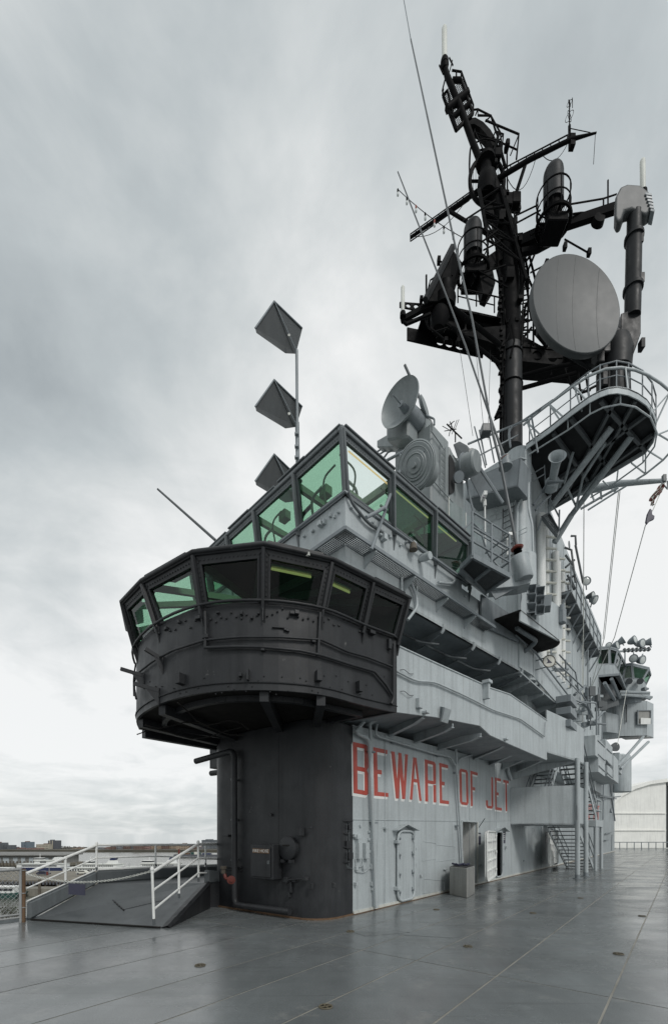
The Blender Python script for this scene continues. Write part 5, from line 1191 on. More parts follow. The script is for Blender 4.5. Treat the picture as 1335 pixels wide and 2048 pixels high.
def beam(p, q, w=.10, h=.14, name='floor_beam', mat='trim'): B().bar(pz(*p, ZPL + .08), pz(*q, ZPL + .08), w, h).build(name, G[mat], rpf)
for p, q in (((1080, 985), (1290, 830)), ((1110, 1010), (1304, 870)), ((1105, 865), (1175, 960)), ((1140, 835), (1220, 940)), ((1200, 800), (1290, 900)), ((1270, 800), (1180, 960)), ((1235, 790), (1130, 990))): beam(p, q)
# long struts down to the tower
def strut(p, q, r, dp, dq): B().tube([at(*p, dp), at(*q, dq)], r, 8).build('strut', G['haze2'], rpf, smooth=60)
def dz_(x, y): return pz(x, y, ZPL + .05).y
strut((1222, 855), (1098, 1018), .11, dz_(1222, 855), 17.4); strut((1262, 872), (1142, 1030), .11, dz_(1262, 872), 18.6); strut((1142, 1030), (1108, 1085), .12, 18.6, 18.9)
strut((1145, 905), (1128, 965), .05, dz_(1145, 905), 17.3); strut((1165, 955), (1150, 1020), .05, dz_(1165, 955), 18.2); strut((1128, 965), (1150, 1010), .04, 17.3, 18.2)
strut((1210, 885), (1165, 955), .06, dz_(1210, 885), 17.0); strut((1240, 900), (1165, 985), .05, dz_(1240, 900), 18.0)
# railings: deck rail, outer hoop rail above and below
railp = [(1058, 893), (1100, 862), (1140, 832), (1176, 806), (1199, 793), (1232, 785), (1256, 789), (1284, 803), (1303, 825), (1311, 850)]
for h_, r_ in ((.55, .018), (1.0, .024)): B().tube([pz(x, y, ZPL + .2) + UP * h_ for x, y in railp], r_, 6).build('rail', G['mid'], rpf, smooth=60)
for i, (x, y) in enumerate(railp): B().tube([pz(x, y, ZPL + .2), pz(x, y, ZPL + .2) + UP * 1.02], .022, 6).build('rail_post', G['mid'], rpf)
zh_ = ZPL + .95
hoop = [(1046, 850), (1066, 832), (1097, 808), (1147, 771), (1176, 752), (1210, 738), (1240, 735), (1270, 740), (1295, 750), (1320, 766), (1340, 783), (1356, 812), (1362, 850), (1352, 890), (1325, 920), (1290, 948), (1230, 985), (1175, 1020)]
HP = [pz(x, y, zh_) for x, y in hoop]; B().tube(HP, .04, 8).build('hoop_rail', G['haze'], rpf, smooth=60)
hoop2 = [(1055, 910), (1090, 888), (1135, 860), (1179, 828), (1205, 815), (1240, 808), (1270, 814), (1300, 835), (1313, 866), (1308, 893), (1285, 925), (1230, 965), (1180, 995)]
B().tube([pz(x, y, ZPL - .12) for x, y in hoop2], .028, 6).build('hoop_rail', G['haze'], rpf, smooth=60)
for (hx_, hy_, rx_, ry_) in ((1147, 771, 1176, 806), (1147, 771, 1163, 822), (1097, 808, 1130, 838), (1097, 808, 1122, 845), (1054, 845, 1082, 872), (1054, 845, 1066, 880), (1250, 736, 1256, 790), (1362, 850, 1312, 870), (1340, 783, 1303, 825), (1340, 783, 1311, 846), (1352, 890, 1311, 866), (1290, 948, 1290, 908), (1290, 948, 1262, 926), (1325, 920, 1296, 902), (1230, 985, 1235, 940), (1230, 985, 1205, 962)):
    B().tube([pz(hx_, hy_, zh_), pz(rx_, ry_, ZPL + .1)], .028, 6).build('hoop_brace', G['haze'], rpf, smooth=60)
for (x, y) in ((1135, 860), (1179, 828), (1240, 808), (1300, 835), (1285, 925)): B().tube([pz(x, y, ZPL - .12), pz(x, y - 22, ZPL + .1)], .022, 6).build('hoop_brace', G['haze'], rpf)
# horn under the platform
hn = thing('fog_horn', 'grey trumpet fog horn with wide bell on a bracket below the platform', 'horn', at(1104, 975, 16))
a, c = at(1104, 962, 16.2), at(1114, 912, 15.4); dd = c - a; L_ = dd.length
lathe_ab(a, c, [(0, .17), (.02, .13), (L_ * .7, .15), (L_ * .86, .19), (L_ * .95, .26), (L_ * 1.0, .29), (L_ * .99, .26), (L_ * .9, .17), (L_ * .6, .11), (L_ * .6, .001)], 24).build('bell', G['haze2'], hn, smooth=50)
lathe_ab(a - dd.normalized() * .3, a, [(0, .22), (.2, .24), (.3, .24), (.3, .001)], 18).build('driver', G['haze2'], hn, smooth=40)
B().box(at(1104, 972, 16.3), .55, .5, .06).build('base', G['mid'], hn); b = T([(1066, 1010), (1085, 985), (1120, 972)], .05, 16.6); b.build('bracket', G['mid'], hn); T([(1070, 1020), (1100, 990)], .05, 16.6).build('bracket', G['mid'], hn)
for lst in ([(1060, 950), (1088, 933)], [(1060, 965), (1088, 948)], [(1088, 930), (1090, 975)]): T(lst, .02, 16.6).build('guard_rail', G['mid'], hn)

# ------------------------------------------------------------------ big radar with arm
br = thing('height_finder_radar', 'huge round grey radar dish with a curved horn box on a tall arm', 'radar dish', at(1228, 785, 15.2))
ped = at(1228, 786, 15.2)
B().lathe(Vector((*ped.xy, ZPL + .2)), UP, [(0, .62), (.1, .62), (.12, .44), (1.5, .38), (1.55, .5), (2.2, .55), (2.6, .45), (2.6, .001)], 28).build('pedestal', G['mastgrey'], br, smooth=40)
for k in range(10): 
    a_ = k * math.pi / 5; P = Vector((*ped.xy, ZPL + .2)) + Vector((math.cos(a_), math.sin(a_), 0)) * .45; B().tube([P, P + UP * 1.4 - Vector((math.cos(a_), math.sin(a_), 0)) * .04], .05, 6).build('pedestal_rib', G['mastgrey'], br)
DCN = at(1151, 611, 14.2); nb_ = Vector((.17, -.985, .0)).normalized(); RR = 96 * 14.2 / 900
b = B(); prof = [(-.10 + .16 * (k / 10) ** 2, RR * k / 10 + .001) for k in range(11)]
dsh = b.lathe(DCN, nb_, prof + [(.02, RR * 1.012), (-.16, RR * 1.0), (-.22, RR * .7), (-.26, .01)], 64).build('reflector', G['dishb'], br, smooth=40)
side_ = nb_.cross(UP).normalized(); up_ = side_.cross(nb_).normalized()
for s_ in (-.52, 0.03, .42):
    b = B(); pts_ = []
    for k in range(13):
        h_ = (-1 + k / 6) * math.sqrt(1 - s_ * s_) * .97; r2_ = s_ * s_ + h_ * h_; pts_.append(DCN + side_ * s_ * RR + up_ * h_ * RR + nb_ * (-.098 + .16 * r2_))
    for k in range(12): b.bar(pts_[k], pts_[k + 1], .010, .005, nb_)
    b.build('panel_seam', G['dishb'], br)
B().ring(DCN + nb_ * .03, nb_, RR * 1.0, .03, 64, 6).build('rim', G['dishb'], br, smooth=60)
b = B()
for k in range(7):
    t_ = -1 + 2 * k / 6; b.box(DCN - nb_ * .35 + side_ * t_ * RR * .8, .08, .3, math.sqrt(max(.1, 1 - t_ * t_ * .64)) * RR * 1.6, (side_, nb_, up_))
b.bar(DCN - nb_ * .35 - side_ * RR * .85, DCN - nb_ * .35 + side_ * RR * .85, .12, .16); 
for k in range(7):
    t_ = -1 + 2 * k / 6; B().box(DCN - nb_ * .33 + side_ * t_ * RR * .7, .06, .22, math.sqrt(max(.1, 1 - t_ * t_ * .55)) * RR * 1.4, (side_, nb_, up_)).build('back_rib', G['mastgrey'], br)
# arm
A1p = [at(1252, 745, 14.4), at(1277, 662, 14.9), at(1264, 640, 15.0), at(1243, 640, 14.9), at(1243, 668, 14.9), at(1258, 672, 14.9)]
B().prism([at(x, y, 14.9) for x, y in ((1252, 745), (1281, 665), (1281, 625), (1264, 618), (1241, 626), (1241, 669), (1259, 668), (1247, 742))], Vector((.10, .32, 0))).build('arm_plate', G['mastgrey'], br, bevel=.02)
lathe_ab(at(1264, 635, 15.0), at(1268, 430, 15.0), [(0, .24), (.9, .245), (.9, .30), (1.0, .30), (1.0, .24), (2.6, .235), (2.6, .29), (2.7, .29), (2.7, .22), (3.42, .22), (3.42, .001)], 22).build('arm_tube', G['mastgrey'], br, smooth=40)
for (x, y) in ((1281, 560), (1279, 480), (1282, 690)): B().box(at(x, y, 14.9), .12, .2, .3).build('arm_fitting', G['mastgrey'], br)
hb = [(1230, 392), (1240, 372), (1254, 366), (1280, 368), (1298, 382), (1307, 402), (1304, 418), (1290, 428), (1262, 416), (1248, 420), (1242, 438), (1234, 442), (1229, 432)]
B().prism([at(x, y, 14.8) for x, y in hb], Vector((.16, .34, 0))).build('horn_box', G['dishb'], br, bevel=.10).modifiers['bevel'].segments = 4
for k in range(6): B().prism([at(1296 + k * 2.2 - 6, 384 + 6.5 * k, 14.76), at(1303 + k * 1.4 - 6 + 5, 386 + 6.5 * k, 14.76), at(1303 + k * .9, 390 + 6.5 * k, 14.76), at(1290 + k * 2, 388 + 6.5 * k, 14.76)], Vector((.15, .34, 0))).build('horn_fin', G['mid'], br)
T([(1106, 690), (1190, 740), (1210, 745)], .09, 14.9).build('elevation_link', G['mastgrey'], br)
for (x, y, w, h) in ((1205, 700, .3, .5), (1195, 720, .25, .5), (1242, 700, .4, .55), (1218, 680, .5, .4), (1203, 760, .2, .7), (1250, 720, .2, .4)): B().box(at(x, y, 15.0), w, .4, h).build('drive_box', G['mastgrey'], br, bevel=.03)
def whitepole(x0, y0, x1, y1, d, r, label, name='stub_aerial'):
    t = thing(name, label, 'aerial', at(x0, y0, d)); a, c = at(x0, y0, d), at(x1, y1, d); L_ = (c - a).length
    lathe_ab(a, c, [(0, r), (L_ - r * .8, r), (L_ - r * .2, r * .75), (L_, r * .2)], 14).build('radome_tube', G['offwhite'], t, smooth=50)
    lathe_ab(a - UP * .12, a + UP * .05, [(0, r * 1.6), (.17, r * 1.5), (.17, .001)], 14).build('base', G['mast'], t, smooth=40); return t
whitepole(1285, 385, 1284, 318, 17.5, .095, 'white tube aerial behind the curved horn box')

# ------------------------------------------------------------------ black mast
MD = 18.0
mast = thing('mast', 'black steel pole mast crowned by a leaning lattice of platforms', 'mast', at(1022, 890, MD))
B().tube([at(1022, 900, MD), at(1021, 700, MD)], [.42, .42], 24).build('lower_pole', G['mastgrey'], mast, smooth=50)
B().tube([at(1021, 700, MD), at(1017, 560, MD), at(1012, 470, MD)], [.42, .40, .36], 24).build('middle_pole', G['mast'], mast, smooth=50)
B().tube([at(1012, 480, MD), at(996, 420, MD), at(975, 355, MD)], [.36, .32, .30], 18).build('upper_pole', G['mast'], mast, smooth=50)
B().tube([at(980, 372, MD), at(945, 285, MD), at(920, 215, MD), at(893, 150, MD), at(889, 132, MD)], [.13, .12, .12, .11, .10], 10).build('topmast', G['mast'], mast, smooth=50)
for y in (775, 715): B().ring(at(1021, y, MD), UP, .43, .03, 24, 6).build('pole_band', G['mast'], mast)
for lst, r_ in (([(1000, 890), (1003, 700), (998, 560), (990, 470)], .05), ([(1006, 880), (1008, 700), (1004, 560)], .03), ([(1041, 600), (1043, 560), (1035, 480), (1010, 400)], .06), ([(1030, 700), (1036, 560), (1026, 470)], .04), ([(1042, 690), (1047, 560)], .03)): T(lst, r_, MD - .35).build('cable_run', G['mast'], mast, smooth=60)
random.seed(11)
b = B()
for k in range(26): b.box(at(1001 + random.uniform(-3, 4), 560 + k * 11, MD - .4), random.uniform(.05, .14), .1, random.uniform(.04, .12))
stuff(b.build('cable_clips', G['mast'], mast))
b = B(); 
T([(990, 835), (1003, 805), (1003, 795)], .06, MD - .3, b); b.build('pole_bracket', G['mast'], mast)
B().prism([at(988, 838, MD), at(1004, 812, MD), at(1004, 830, MD)], (0, .1, 0)).build('pole_bracket', G['mast'], mast)
# lattice legs round the leaning part
legs_lo = [at(975, 480, MD - .6), at(1052, 560, MD - .6), at(1040, 570, MD + .7), at(996, 500, MD + .7)]
legs_hi = [at(958, 380, MD - .35), at(1000, 375, MD - .35), at(1005, 365, MD + .4), at(968, 370, MD + .4)]
for a, c in zip(legs_lo, legs_hi): B().tube([a, c], .07, 6).build('lattice_leg', G['mast'], mast)
nseg = 5
for f in range(4):
    for k in range(nseg):
        p = [legs_lo[f].lerp(legs_hi[f], k / nseg), legs_lo[(f + 1) % 4].lerp(legs_hi[(f + 1) % 4], k / nseg), legs_lo[(f + 1) % 4].lerp(legs_hi[(f + 1) % 4], (k + 1) / nseg), legs_lo[f].lerp(legs_hi[f], (k + 1) / nseg)]
        B().tube([p[0], p[2]], .035, 5).build('lattice_brace', G['mast'], mast); B().tube([p[3], p[2]], .03, 5).build('lattice_brace', G['mast'], mast)
for (x0, y0, x1, y1) in ((1048, 470, 1070, 560), (1040, 480, 1062, 640), (1060, 590, 1040, 640), (1040, 520, 1075, 600), (1055, 545, 1045, 490), (1050, 610, 1042, 680), (1043, 640, 1065, 610), (1042, 680, 1062, 655), (1047, 560, 1080, 480), (1053, 520, 1090, 470), (1050, 500, 1075, 478)): T([(x0, y0), (x1, y1)], .045, MD + .3).build('lattice_brace', G['mast'], mast)
for k in range(9): T([(1042, 560 + k * 16), (1054, 557 + k * 16)], .025, MD + .2).build('rung', G['mast'], mast)
T([(1056, 540), (1054, 690)], .035, MD + .2).build('lattice_leg', G['mast'], mast)
random.seed(17)
def maxis(y): return 1021 if y > 560 else (1021 - (560 - y) * .16 if y > 450 else 1003 - (450 - y) * .30)
for k in range(46):
    y0 = random.uniform(400, 690); y1 = y0 + random.uniform(25, 110); x0, x1 = maxis(y0) + random.uniform(-26, 34), maxis(y1) + random.uniform(-22, 30)
    T([(x0, y0), ((x0 + x1) / 2 + random.uniform(-6, 6), (y0 + y1) / 2), (x1, y1)], random.choice((.02, .025, .03, .045)), MD + random.uniform(-.5, .6)).build('mast_stay', G['mast'], mast)
for k in range(22):
    y0 = random.uniform(400, 700); B().box(at(maxis(y0) + random.uniform(-22, 30), y0, MD + random.uniform(-.5, .4)), random.uniform(.1, .35), .25, random.uniform(.12, .45)).build('equipment_box', G['mast'], mast)
for k in range(10):
    y0 = 470 + k * 22; x = maxis(y0); T([(x + 18, y0), (x + 38, y0 - 4)], .028, MD + .3).build('rung', G['mast'], mast)
# top cage round the topmast
def mbar(lst, r, name='cage_bar', d=MD): T(lst, r, d).build(name, G['mast'], mast, smooth=60)
for lst, r_ in (([(886, 190), (894, 180), (912, 258), (942, 235)], .05), ([(886, 192), (911, 260)], .06), ([(911, 260), (945, 226)], .07), ([(922, 160), (945, 226)], .06), ([(904, 160), (922, 160)], .09), ([(893, 218), (935, 185)], .14), ([(902, 236), (940, 206)], .09), ([(886, 178), (884, 190)], .03), ([(889, 160), (884, 180), (887, 195)], .03), ([(903, 140), (922, 143), (946, 210), (945, 224)], .035), ([(922, 143), (921, 158)], .03), ([(912, 141), (912, 160)], .03), ([(898, 115), (905, 130)], .03), ([(878, 130), (886, 148)], .03), ([(904, 120), (897, 148)], .02)): mbar(lst, r_)
b = B()
for k in range(22): t = k / 21; b.tube([at(888 + 24 * t, 192 + 66 * t, MD + .1), at(922 + 22 * t, 162 + 64 * t, MD + .1)], .009, 4)
for k in range(12): t = k / 11; b.tube([at(888 + 34 * t, 192 - 30 * t, MD + .1), at(912 + 32 * t, 258 - 32 * t, MD + .1)], .009, 4)
stuff(b.build('cage_mesh', G['mast'], mast))
lathe_ab(at(889, 138, MD), at(888, 118, MD), [(0, .12), (.1, .15), (.25, .16), (.4, .13), (.4, .001)], 14).build('mast_cap', G['mast'], mast, smooth=50)
# arched bracket
ap = [(935, 236), (950, 234), (966, 243), (980, 258), (990, 275), (997, 292)]; ai = [(938, 248), (948, 247), (960, 254), (972, 268), (980, 282), (985, 290)]
for i in range(5): B().hexa([at(*ap[i], MD), at(*ap[i + 1], MD), at(*ai[i + 1], MD), at(*ai[i], MD)], [at(*p, MD) + Vector((.05, .35, 0)) for p in (ap[i], ap[i + 1], ai[i + 1], ai[i])]).build('arch_plate', G['mast'], mast)
for lst, r_ in (([(947, 219), (955, 218), (981, 231), (1000, 265), (1006, 330)], .03), ([(955, 218), (950, 230)], .025), ([(955, 218), (955, 231), (980, 231)], .025), ([(955, 230), (982, 231), (970, 242)], .03), ([(970, 240), (1037, 268), (1032, 318)], .035), ([(1037, 268), (1020, 310)], .025), ([(981, 231), (990, 262), (1006, 268), (990, 290)], .03), ([(1006, 268), (1003, 300), (1010, 330)], .025), ([(950, 265), (1000, 284), (1033, 299)], .03), ([(949, 258), (940, 300), (938, 345)], .025), ([(949, 262), (965, 298)], .025), ([(997, 265), (988, 300), (975, 310)], .06), ([(1013, 288), (1014, 380)], .03), ([(998, 290), (1010, 335)], .06), ([(990, 262), (985, 275)], .03), ([(1052, 322), (1030, 390), (1022, 410)], .07)): mbar(lst, r_)
for k in range(8): mbar([(984 + k * 3.0, 240 + k * 11), (992 + k * 2.4, 262 + k * 9)], .022)
def hoopring(pts, r, name='ring_rail'):
    P = [at(*p, MD) for p in pts]; B().tube(smooth_plan(P, 4), r, 6).build(name, G['mast'], mast, smooth=60)
def ell(cx, cy, rx, ry, a0, a1, n=16): return [(cx + rx * math.cos(R(a0 + (a1 - a0) * i / n)), cy - ry * math.sin(R(a0 + (a1 - a0) * i / n))) for i in range(n + 1)]
hoopring(ell(973, 362, 34, 48, 0, 360, 24), .08); hoopring(ell(972, 310, 22, 12, 0, 190, 12), .035); hoopring(ell(972, 290, 22, 12, 0, 190, 12), .03); hoopring(ell(943, 330, 5, 40, 110, 250, 8), .03)
for a_ in range(0, 360, 45): mbar([(973, 362), (973 + 34 * math.cos(R(a_)), 362 - 48 * math.sin(R(a_)))], .05, 'ring_spoke')
lathe_ab(at(973, 390, MD - .2), at(970, 315, MD - .2), [(0, .3), (.4, .36), (.75, .3), (.85, .22), (1.2, .2), (1.25, .36), (1.35, .36), (1.4, .2), (1.4, .001)], 16).build('turret', G['mast'], mast, smooth=40)
b = B()
for k in range(14): t = -1 + 2 * k / 13; h = math.sqrt(max(0, 1 - t * t)); b.tube([at(973 + 32 * t, 362 - 46 * h, MD + .15), at(973 + 32 * t, 362 + 46 * h, MD + .15)], .008, 4)
stuff(b.build('ring_mesh', G['mast'], mast))
for (x, y, w, h) in ((993, 312, .28, .32), (1015, 405, .3, .5), (1030, 402, .35, .45), (985, 330, .3, .2), (1008, 395, .3, .3), (1013, 292, .16, .24)): B().box(at(x, y, MD - .1), w, .3, h).build('equipment_box', G['mast'], mast, bevel=.03)
B().prism([at(x, y, MD) for x, y in ((1022, 412), (1032, 388), (1040, 396), (1042, 416))], (0, .2, 0)).build('guard_plate', G['mastgrey'], mast)
# yard one with railings along it
def yard(pL, pR, z, r0, r1, name, label):
    a, c = pz(*pL, z), pz(*pR, z); t = thing(name, label, 'yardarm', a.lerp(c, .5)); return t, a, c
zy = at(972, 370, MD).z
y1, ya, yb = yard((820, 475), (1192, 265), zy, .1, .1, 'upper_yardarm', 'long black yardarm crossing high on the leaning mast')
def yl(x, y): # point on the yard under pixel
    return pz(x, y, zy)
B().tube([ya, pz(972, 370, zy)], [.06, .09], 8).build('spar', G['mast'], y1, smooth=60); B().tube([pz(972, 370, zy), pz(1060, 318, zy), pz(1142, 278, zy), yb], [.09, .085, .07, .03], 8).build('spar', G['mast'], y1, smooth=60)
for s in (1, -1):
    off_ = Vector((0, 0, .16 * s))
    lo_ = [yl(820, 475) + off_, yl(938, 392) + off_]; B().tube(lo_, .022, 5).build('foot_rail', G['mast'], y1)
    for k in range(11): p = lo_[0].lerp(lo_[1], k / 10); B().tube([p, p - off_], .018, 5).build('stanchion', G['mast'], y1)
lo_ = [yl(1005, 347) + UP * .2, yl(1134, 280) + UP * .2]; B().tube(lo_, .024, 5).build('foot_rail', G['mast'], y1)
for k in range(9): p = lo_[0].lerp(lo_[1], k / 8); B().tube([p, p - UP * .2], .02, 5).build('stanchion', G['mast'], y1)
pb2 = yl(1143, 283); B().box(pb2 - UP * .02, .18, .2, .42).build('end_box', G['mast'], y1); B().tube([yl(1138, 280), yl(1138, 280) + UP * .55], .05, 6).build('end_post', G['mast'], y1)
B().tube([yl(1138, 280) + UP * .45, yl(1180, 270) + UP * .1], .012, 4).build('stay', G['mast'], y1)
va = thing('vhf_aerial', 'thin ringed aerial standing on the upper yardarm end', 'aerial', yl(1138, 262))
bx = yl(1138, 262).y
for lst, r_ in (([(1138, 260), (1138, 200)], .022), ([(1144, 215), (1144, 195)], .012)): T(lst, r_, bx).build('rod', G['mast'], va)
for cy, r_ in ((232, 8), (206, 5)):
    for ph in (0, 90): B().ring(at(1138, cy, bx), Vector((math.cos(R(ph + 40)), math.sin(R(ph + 40)), 0)), r_ * bx / 900, .009, 16, 4).build('loop', G['mast'], va)
def wire(pts, r, label, name='rigging_wire', mat='mast', group='rigging wires'):
    t = B().tube(pts, r, 4).build(name, G[mat]); tag(t, label, 'wire', group); return t
def sag(a, c, s, n=10): return [a.lerp(c, k / n) - UP * s * 4 * (k / n) * (1 - k / n) for k in range(n + 1)]
wire(sag(at(1190, 264, 16.7), at(1186, 328, 16.7), 0)[:], .010, 'thin wire hanging from the right tip of the upper yardarm')
wire(sag(at(1006, 335, 18), at(1072, 312, 17.5), 1.1), .012, 'slack cable looping below the right half of the upper yardarm')
wire(sag(at(1082, 307, 17.5), at(1135, 285, 17), .45), .012, 'short slack cable below the yardarm end box')
wire(sag(at(825, 472, 19), at(935, 395, 18.5), .5), .010, 'slack cable below the left half of the upper yardarm')
T([(895, 420), (985, 475)], .07, MD).build('yard_brace', G['mast'], y1)
# string of lamps
ls = thing('lamp_string', 'string of bare bulbs hanging left of the mast', 'lamp string', at(795, 378, 19))
sp_ = sag(at(795, 378, 19), at(925, 475, 18.4), .15, 14); B().tube(sp_, .012, 4).build('wire', G['mast'], ls)
for k in range(0, 14, 2):
    p = sp_[k]; o_ = B().tube([p, p - UP * .14], .035, 6).build('socket', G['redins'] if k in (4, 8) else G['mast'], ls); B().lathe(p - UP * .14, -UP, [(0, .03), (.06, .05), (.13, .045), (.17, .001)], 8).build('bulb', G['lens'], o_, smooth=60)
# capsule radomes with ring platforms on the middle yard
def radome(x, yt, yb_, r, d, label, ry_):
    t = thing('capsule_radome', label, 'radome', at(x, yb_, d), 'capsule radomes on the mast arms'); a, c = at(x, yb_, d), at(x, yt, d); L_ = (c - a).length
    hb_ = (r * d / 900)
    lathe_ab(a + UP * L_ * .3, c, [(0, hb_)] + [(L_ * .7 - hb_ + hb_ * math.sin(R(k * 15)), hb_ * math.cos(R(k * 15))) for k in range(7)], 24).build('capsule', G['mastgrey'], t, smooth=50)
    lathe_ab(a, c, [(0, hb_ * .75), (L_ * .3, hb_ * .8), (L_ * .3, .001)], 18).build('plinth', G['mast'], t, smooth=40)
    for k in range(6): a_ = k * math.pi / 3; o = Vector((math.cos(a_), math.sin(a_), 0)) * hb_ * .85; B().tube([a + o, a + o + UP * L_ * .36], .03, 5).build('plinth_bar', G['mast'], t)
    Rr = r * 1.65 * d / 900
    for h_, rr in ((-.05, .06), (.5, .022), (1.0, .026)): B().ring(a + UP * h_, UP, Rr, rr, 28, 5).build('ring_rail', G['mast'], t, smooth=60)
    for k in range(8): a_ = k * math.pi / 4; o = Vector((math.cos(a_), math.sin(a_), 0)) * Rr; B().tube([a + o - UP * .05, a + o + UP], .022, 5).build('ring_post', G['mast'], t); B().tube([a - UP * .05, a + o - UP * .05], .04, 5).build('ring_spoke', G['mast'], t)
    b = B()
    for k in range(16): tt = -1 + 2 * (k + .5) / 16; hh = math.sqrt(1 - tt * tt); b.tube([a + Vector((tt * Rr, -hh * Rr, -.04)), a + Vector((tt * Rr, hh * Rr, -.04))], .012, 4)
    stuff(b.build('ring_grating', G['mast'], t)); B().box(a - UP * .25, .75, .8, .35).build('arm_saddle', G['mast'], t, bevel=.03)
    return t
radome(945, 443, 545, 18, 17.6, 'left capsule radome lower than its twin, ahead of the mast', 0)
radome(1106, 331, 445, 19, 17.0, 'right capsule radome higher than its twin, on the right arm', 0)
y2 = thing('middle_yardarm', 'thick black arm running right from the mast below the capsule radome', 'yardarm', at(1020, 495, MD))
zm = at(1035, 488, MD).z
B().bar(pz(1030, 492, zm), pz(1112, 455, zm), .3, .4).build('arm', G['mast'], y2); B().bar(pz(1112, 455, zm), pz(1246, 411, zm), .2, .3).build('arm', G['mast'], y2)
B().bar(at(1010, 505, MD), at(940, 555, 17.4), .3, .35).build('arm', G['mast'], y2)
T([(1040, 505), (1075, 498), (1112, 478)], .14, 17.6).build('knee', G['mast'], y2); T([(1035, 520), (1060, 500)], .1, 17.8).build('knee', G['mast'], y2)
for lst in ([(1140, 408), (1205, 397), (1232, 388)], [(1140, 428), (1160, 425), (1200, 424)], [(1028, 448), (1080, 420)], [(1028, 432), (1074, 410)], [(1028, 425), (1028, 470)], [(1206, 397), (1206, 416)], [(1060, 470), (1080, 462), (1082, 485)], [(1215, 417), (1215, 360)], [(925, 442), (990, 400)], [(962, 484), (995, 460)], [(966, 500), (1000, 482)], [(966, 545), (1010, 530)], [(955, 540), (1015, 575)], [(1128, 478), (1177, 506)], [(1175, 500), (1178, 510)], [(1060, 545), (1093, 528)]): T(lst, .03, 17.2).build('rail', G['mast'], y2)
B().lathe(at(1193, 448, 17.2), Vector((0, -1, .1)), [(0, .24), (.2, .2), (.2, .001)], 18).build('loudhailer', G['mast'], y2, smooth=40)
for (x, y) in ((1177, 505), (1092, 527), (1129, 493), (877, 521)): B().box(at(x, y, 17.2), .12, .15, .22).build('lamp', G['mast'], y2)
T([(877, 521), (895, 530)], .03, 17.2).build('rail', G['mast'], y2)
# box and dangling cover near the left radome
B().prism([at(x, y, 17.3) for x, y in ((958, 545), (985, 540), (990, 565), (975, 590), (965, 585))], (0, .4, 0)).build('dangling_cover', G['mast'], y2)
# brackets with lightening holes
def holed(pts_top, pts_bot, holes, d0, thick, name, par):
    a, b_ = pts_top; c, e = pts_bot; m = 12
    # ring-cut panel: vertical strips left of, between and right of the holes, with half rings round each hole
    def P(u, v): return a.lerp(b_, u).lerp(c.lerp(e, u), v)
    nrm = (b_ - a).cross(c - a).normalized() * thick; bb = B(); xs = [0]
    for (u, w) in holes: xs += [u - w, u + w]
    xs.append(1)
    for i in range(0, len(xs), 2): bb.hexa([P(xs[i], 0), P(xs[i + 1], 0), P(xs[i + 1], 1), P(xs[i], 1)], [p + nrm for p in (P(xs[i], 0), P(xs[i + 1], 0), P(xs[i + 1], 1), P(xs[i], 1))])
    for (u, w) in holes:
        for sgn in (-1, 1):
            for k in range(m // 2):
                t0, t1 = math.pi * k / (m / 2), math.pi * (k + 1) / (m / 2); x0, x1 = u - w * math.cos(t0), u - w * math.cos(t1)
                v0, v1 = .5 + sgn * .36 * math.sin(t0), .5 + sgn * .36 * math.sin(t1); ed = 0 if sgn < 0 else 1
                q = [P(x0, ed), P(x1, ed), P(x1, v1), P(x0, v0)]; bb.hexa(q, [p + nrm for p in q])
    return bb.build(name, G['mast'], par)
fp_ = thing('forward_platform', 'black holed girder platform reaching forward left from the mast', 'mast platform', at(1005, 660, MD))
zt_ = at(1012, 648, MD).z
TL_, TR_ = pz(855, 609, zt_), pz(1012, 650, zt_)
holed((pz(855, 622, zt_), pz(1010, 654, zt_)), (pz(855, 622, zt_) - UP * .5, pz(1010, 654, zt_) - UP * .62), [(.42, .055), (.54, .055), (.68, .06)], 0, .06, 'girder_web', fp_)
for nm, dv_ in (('girder_web', v3(V) * .9),):
    holed((pz(855, 622, zt_) + dv_, pz(1010, 654, zt_) + dv_), (pz(855, 622, zt_) - UP * .5 + dv_, pz(1010, 654, zt_) - UP * .62 + dv_), [(.42, .055), (.54, .055), (.68, .06)], 0, .06, nm, fp_)
a_, b_ = pz(850, 615, zt_), pz(1012, 650, zt_); dvn = Vector((b_ - a_).xy).normalized(); nv = Vector((-dvn.y, dvn.x, 0))
B().hexa([a_ - nv * .15, b_ - nv * .15, b_ + nv * 1.1, a_ + nv * 1.1], [p + UP * .08 for p in (a_ - nv * .15, b_ - nv * .15, b_ + nv * 1.1, a_ + nv * 1.1)]).build('deck_plate', G['mast'], fp_)
B().prism([at(x, y, 17.6) for x, y in ((1010, 650), (960, 655), (925, 668), (975, 682), (992, 690), (1010, 720))], (0, .5, 0)).build('gusset', G['mast'], fp_)
holed((at(799, 603, 16.9), at(856, 607, 17.1)), (at(799, 613, 16.9), at(856, 624, 17.1)), [(.3, .08), (.58, .09)], 0, .05, 'tip_web', fp_)
T([(803, 640), (840, 620), (862, 612)], .12, 17.0).build('tip_beam', G['mast'], fp_); T([(803, 640), (812, 648), (860, 628)], .07, 17.0).build('tip_beam', G['mast'], fp_)
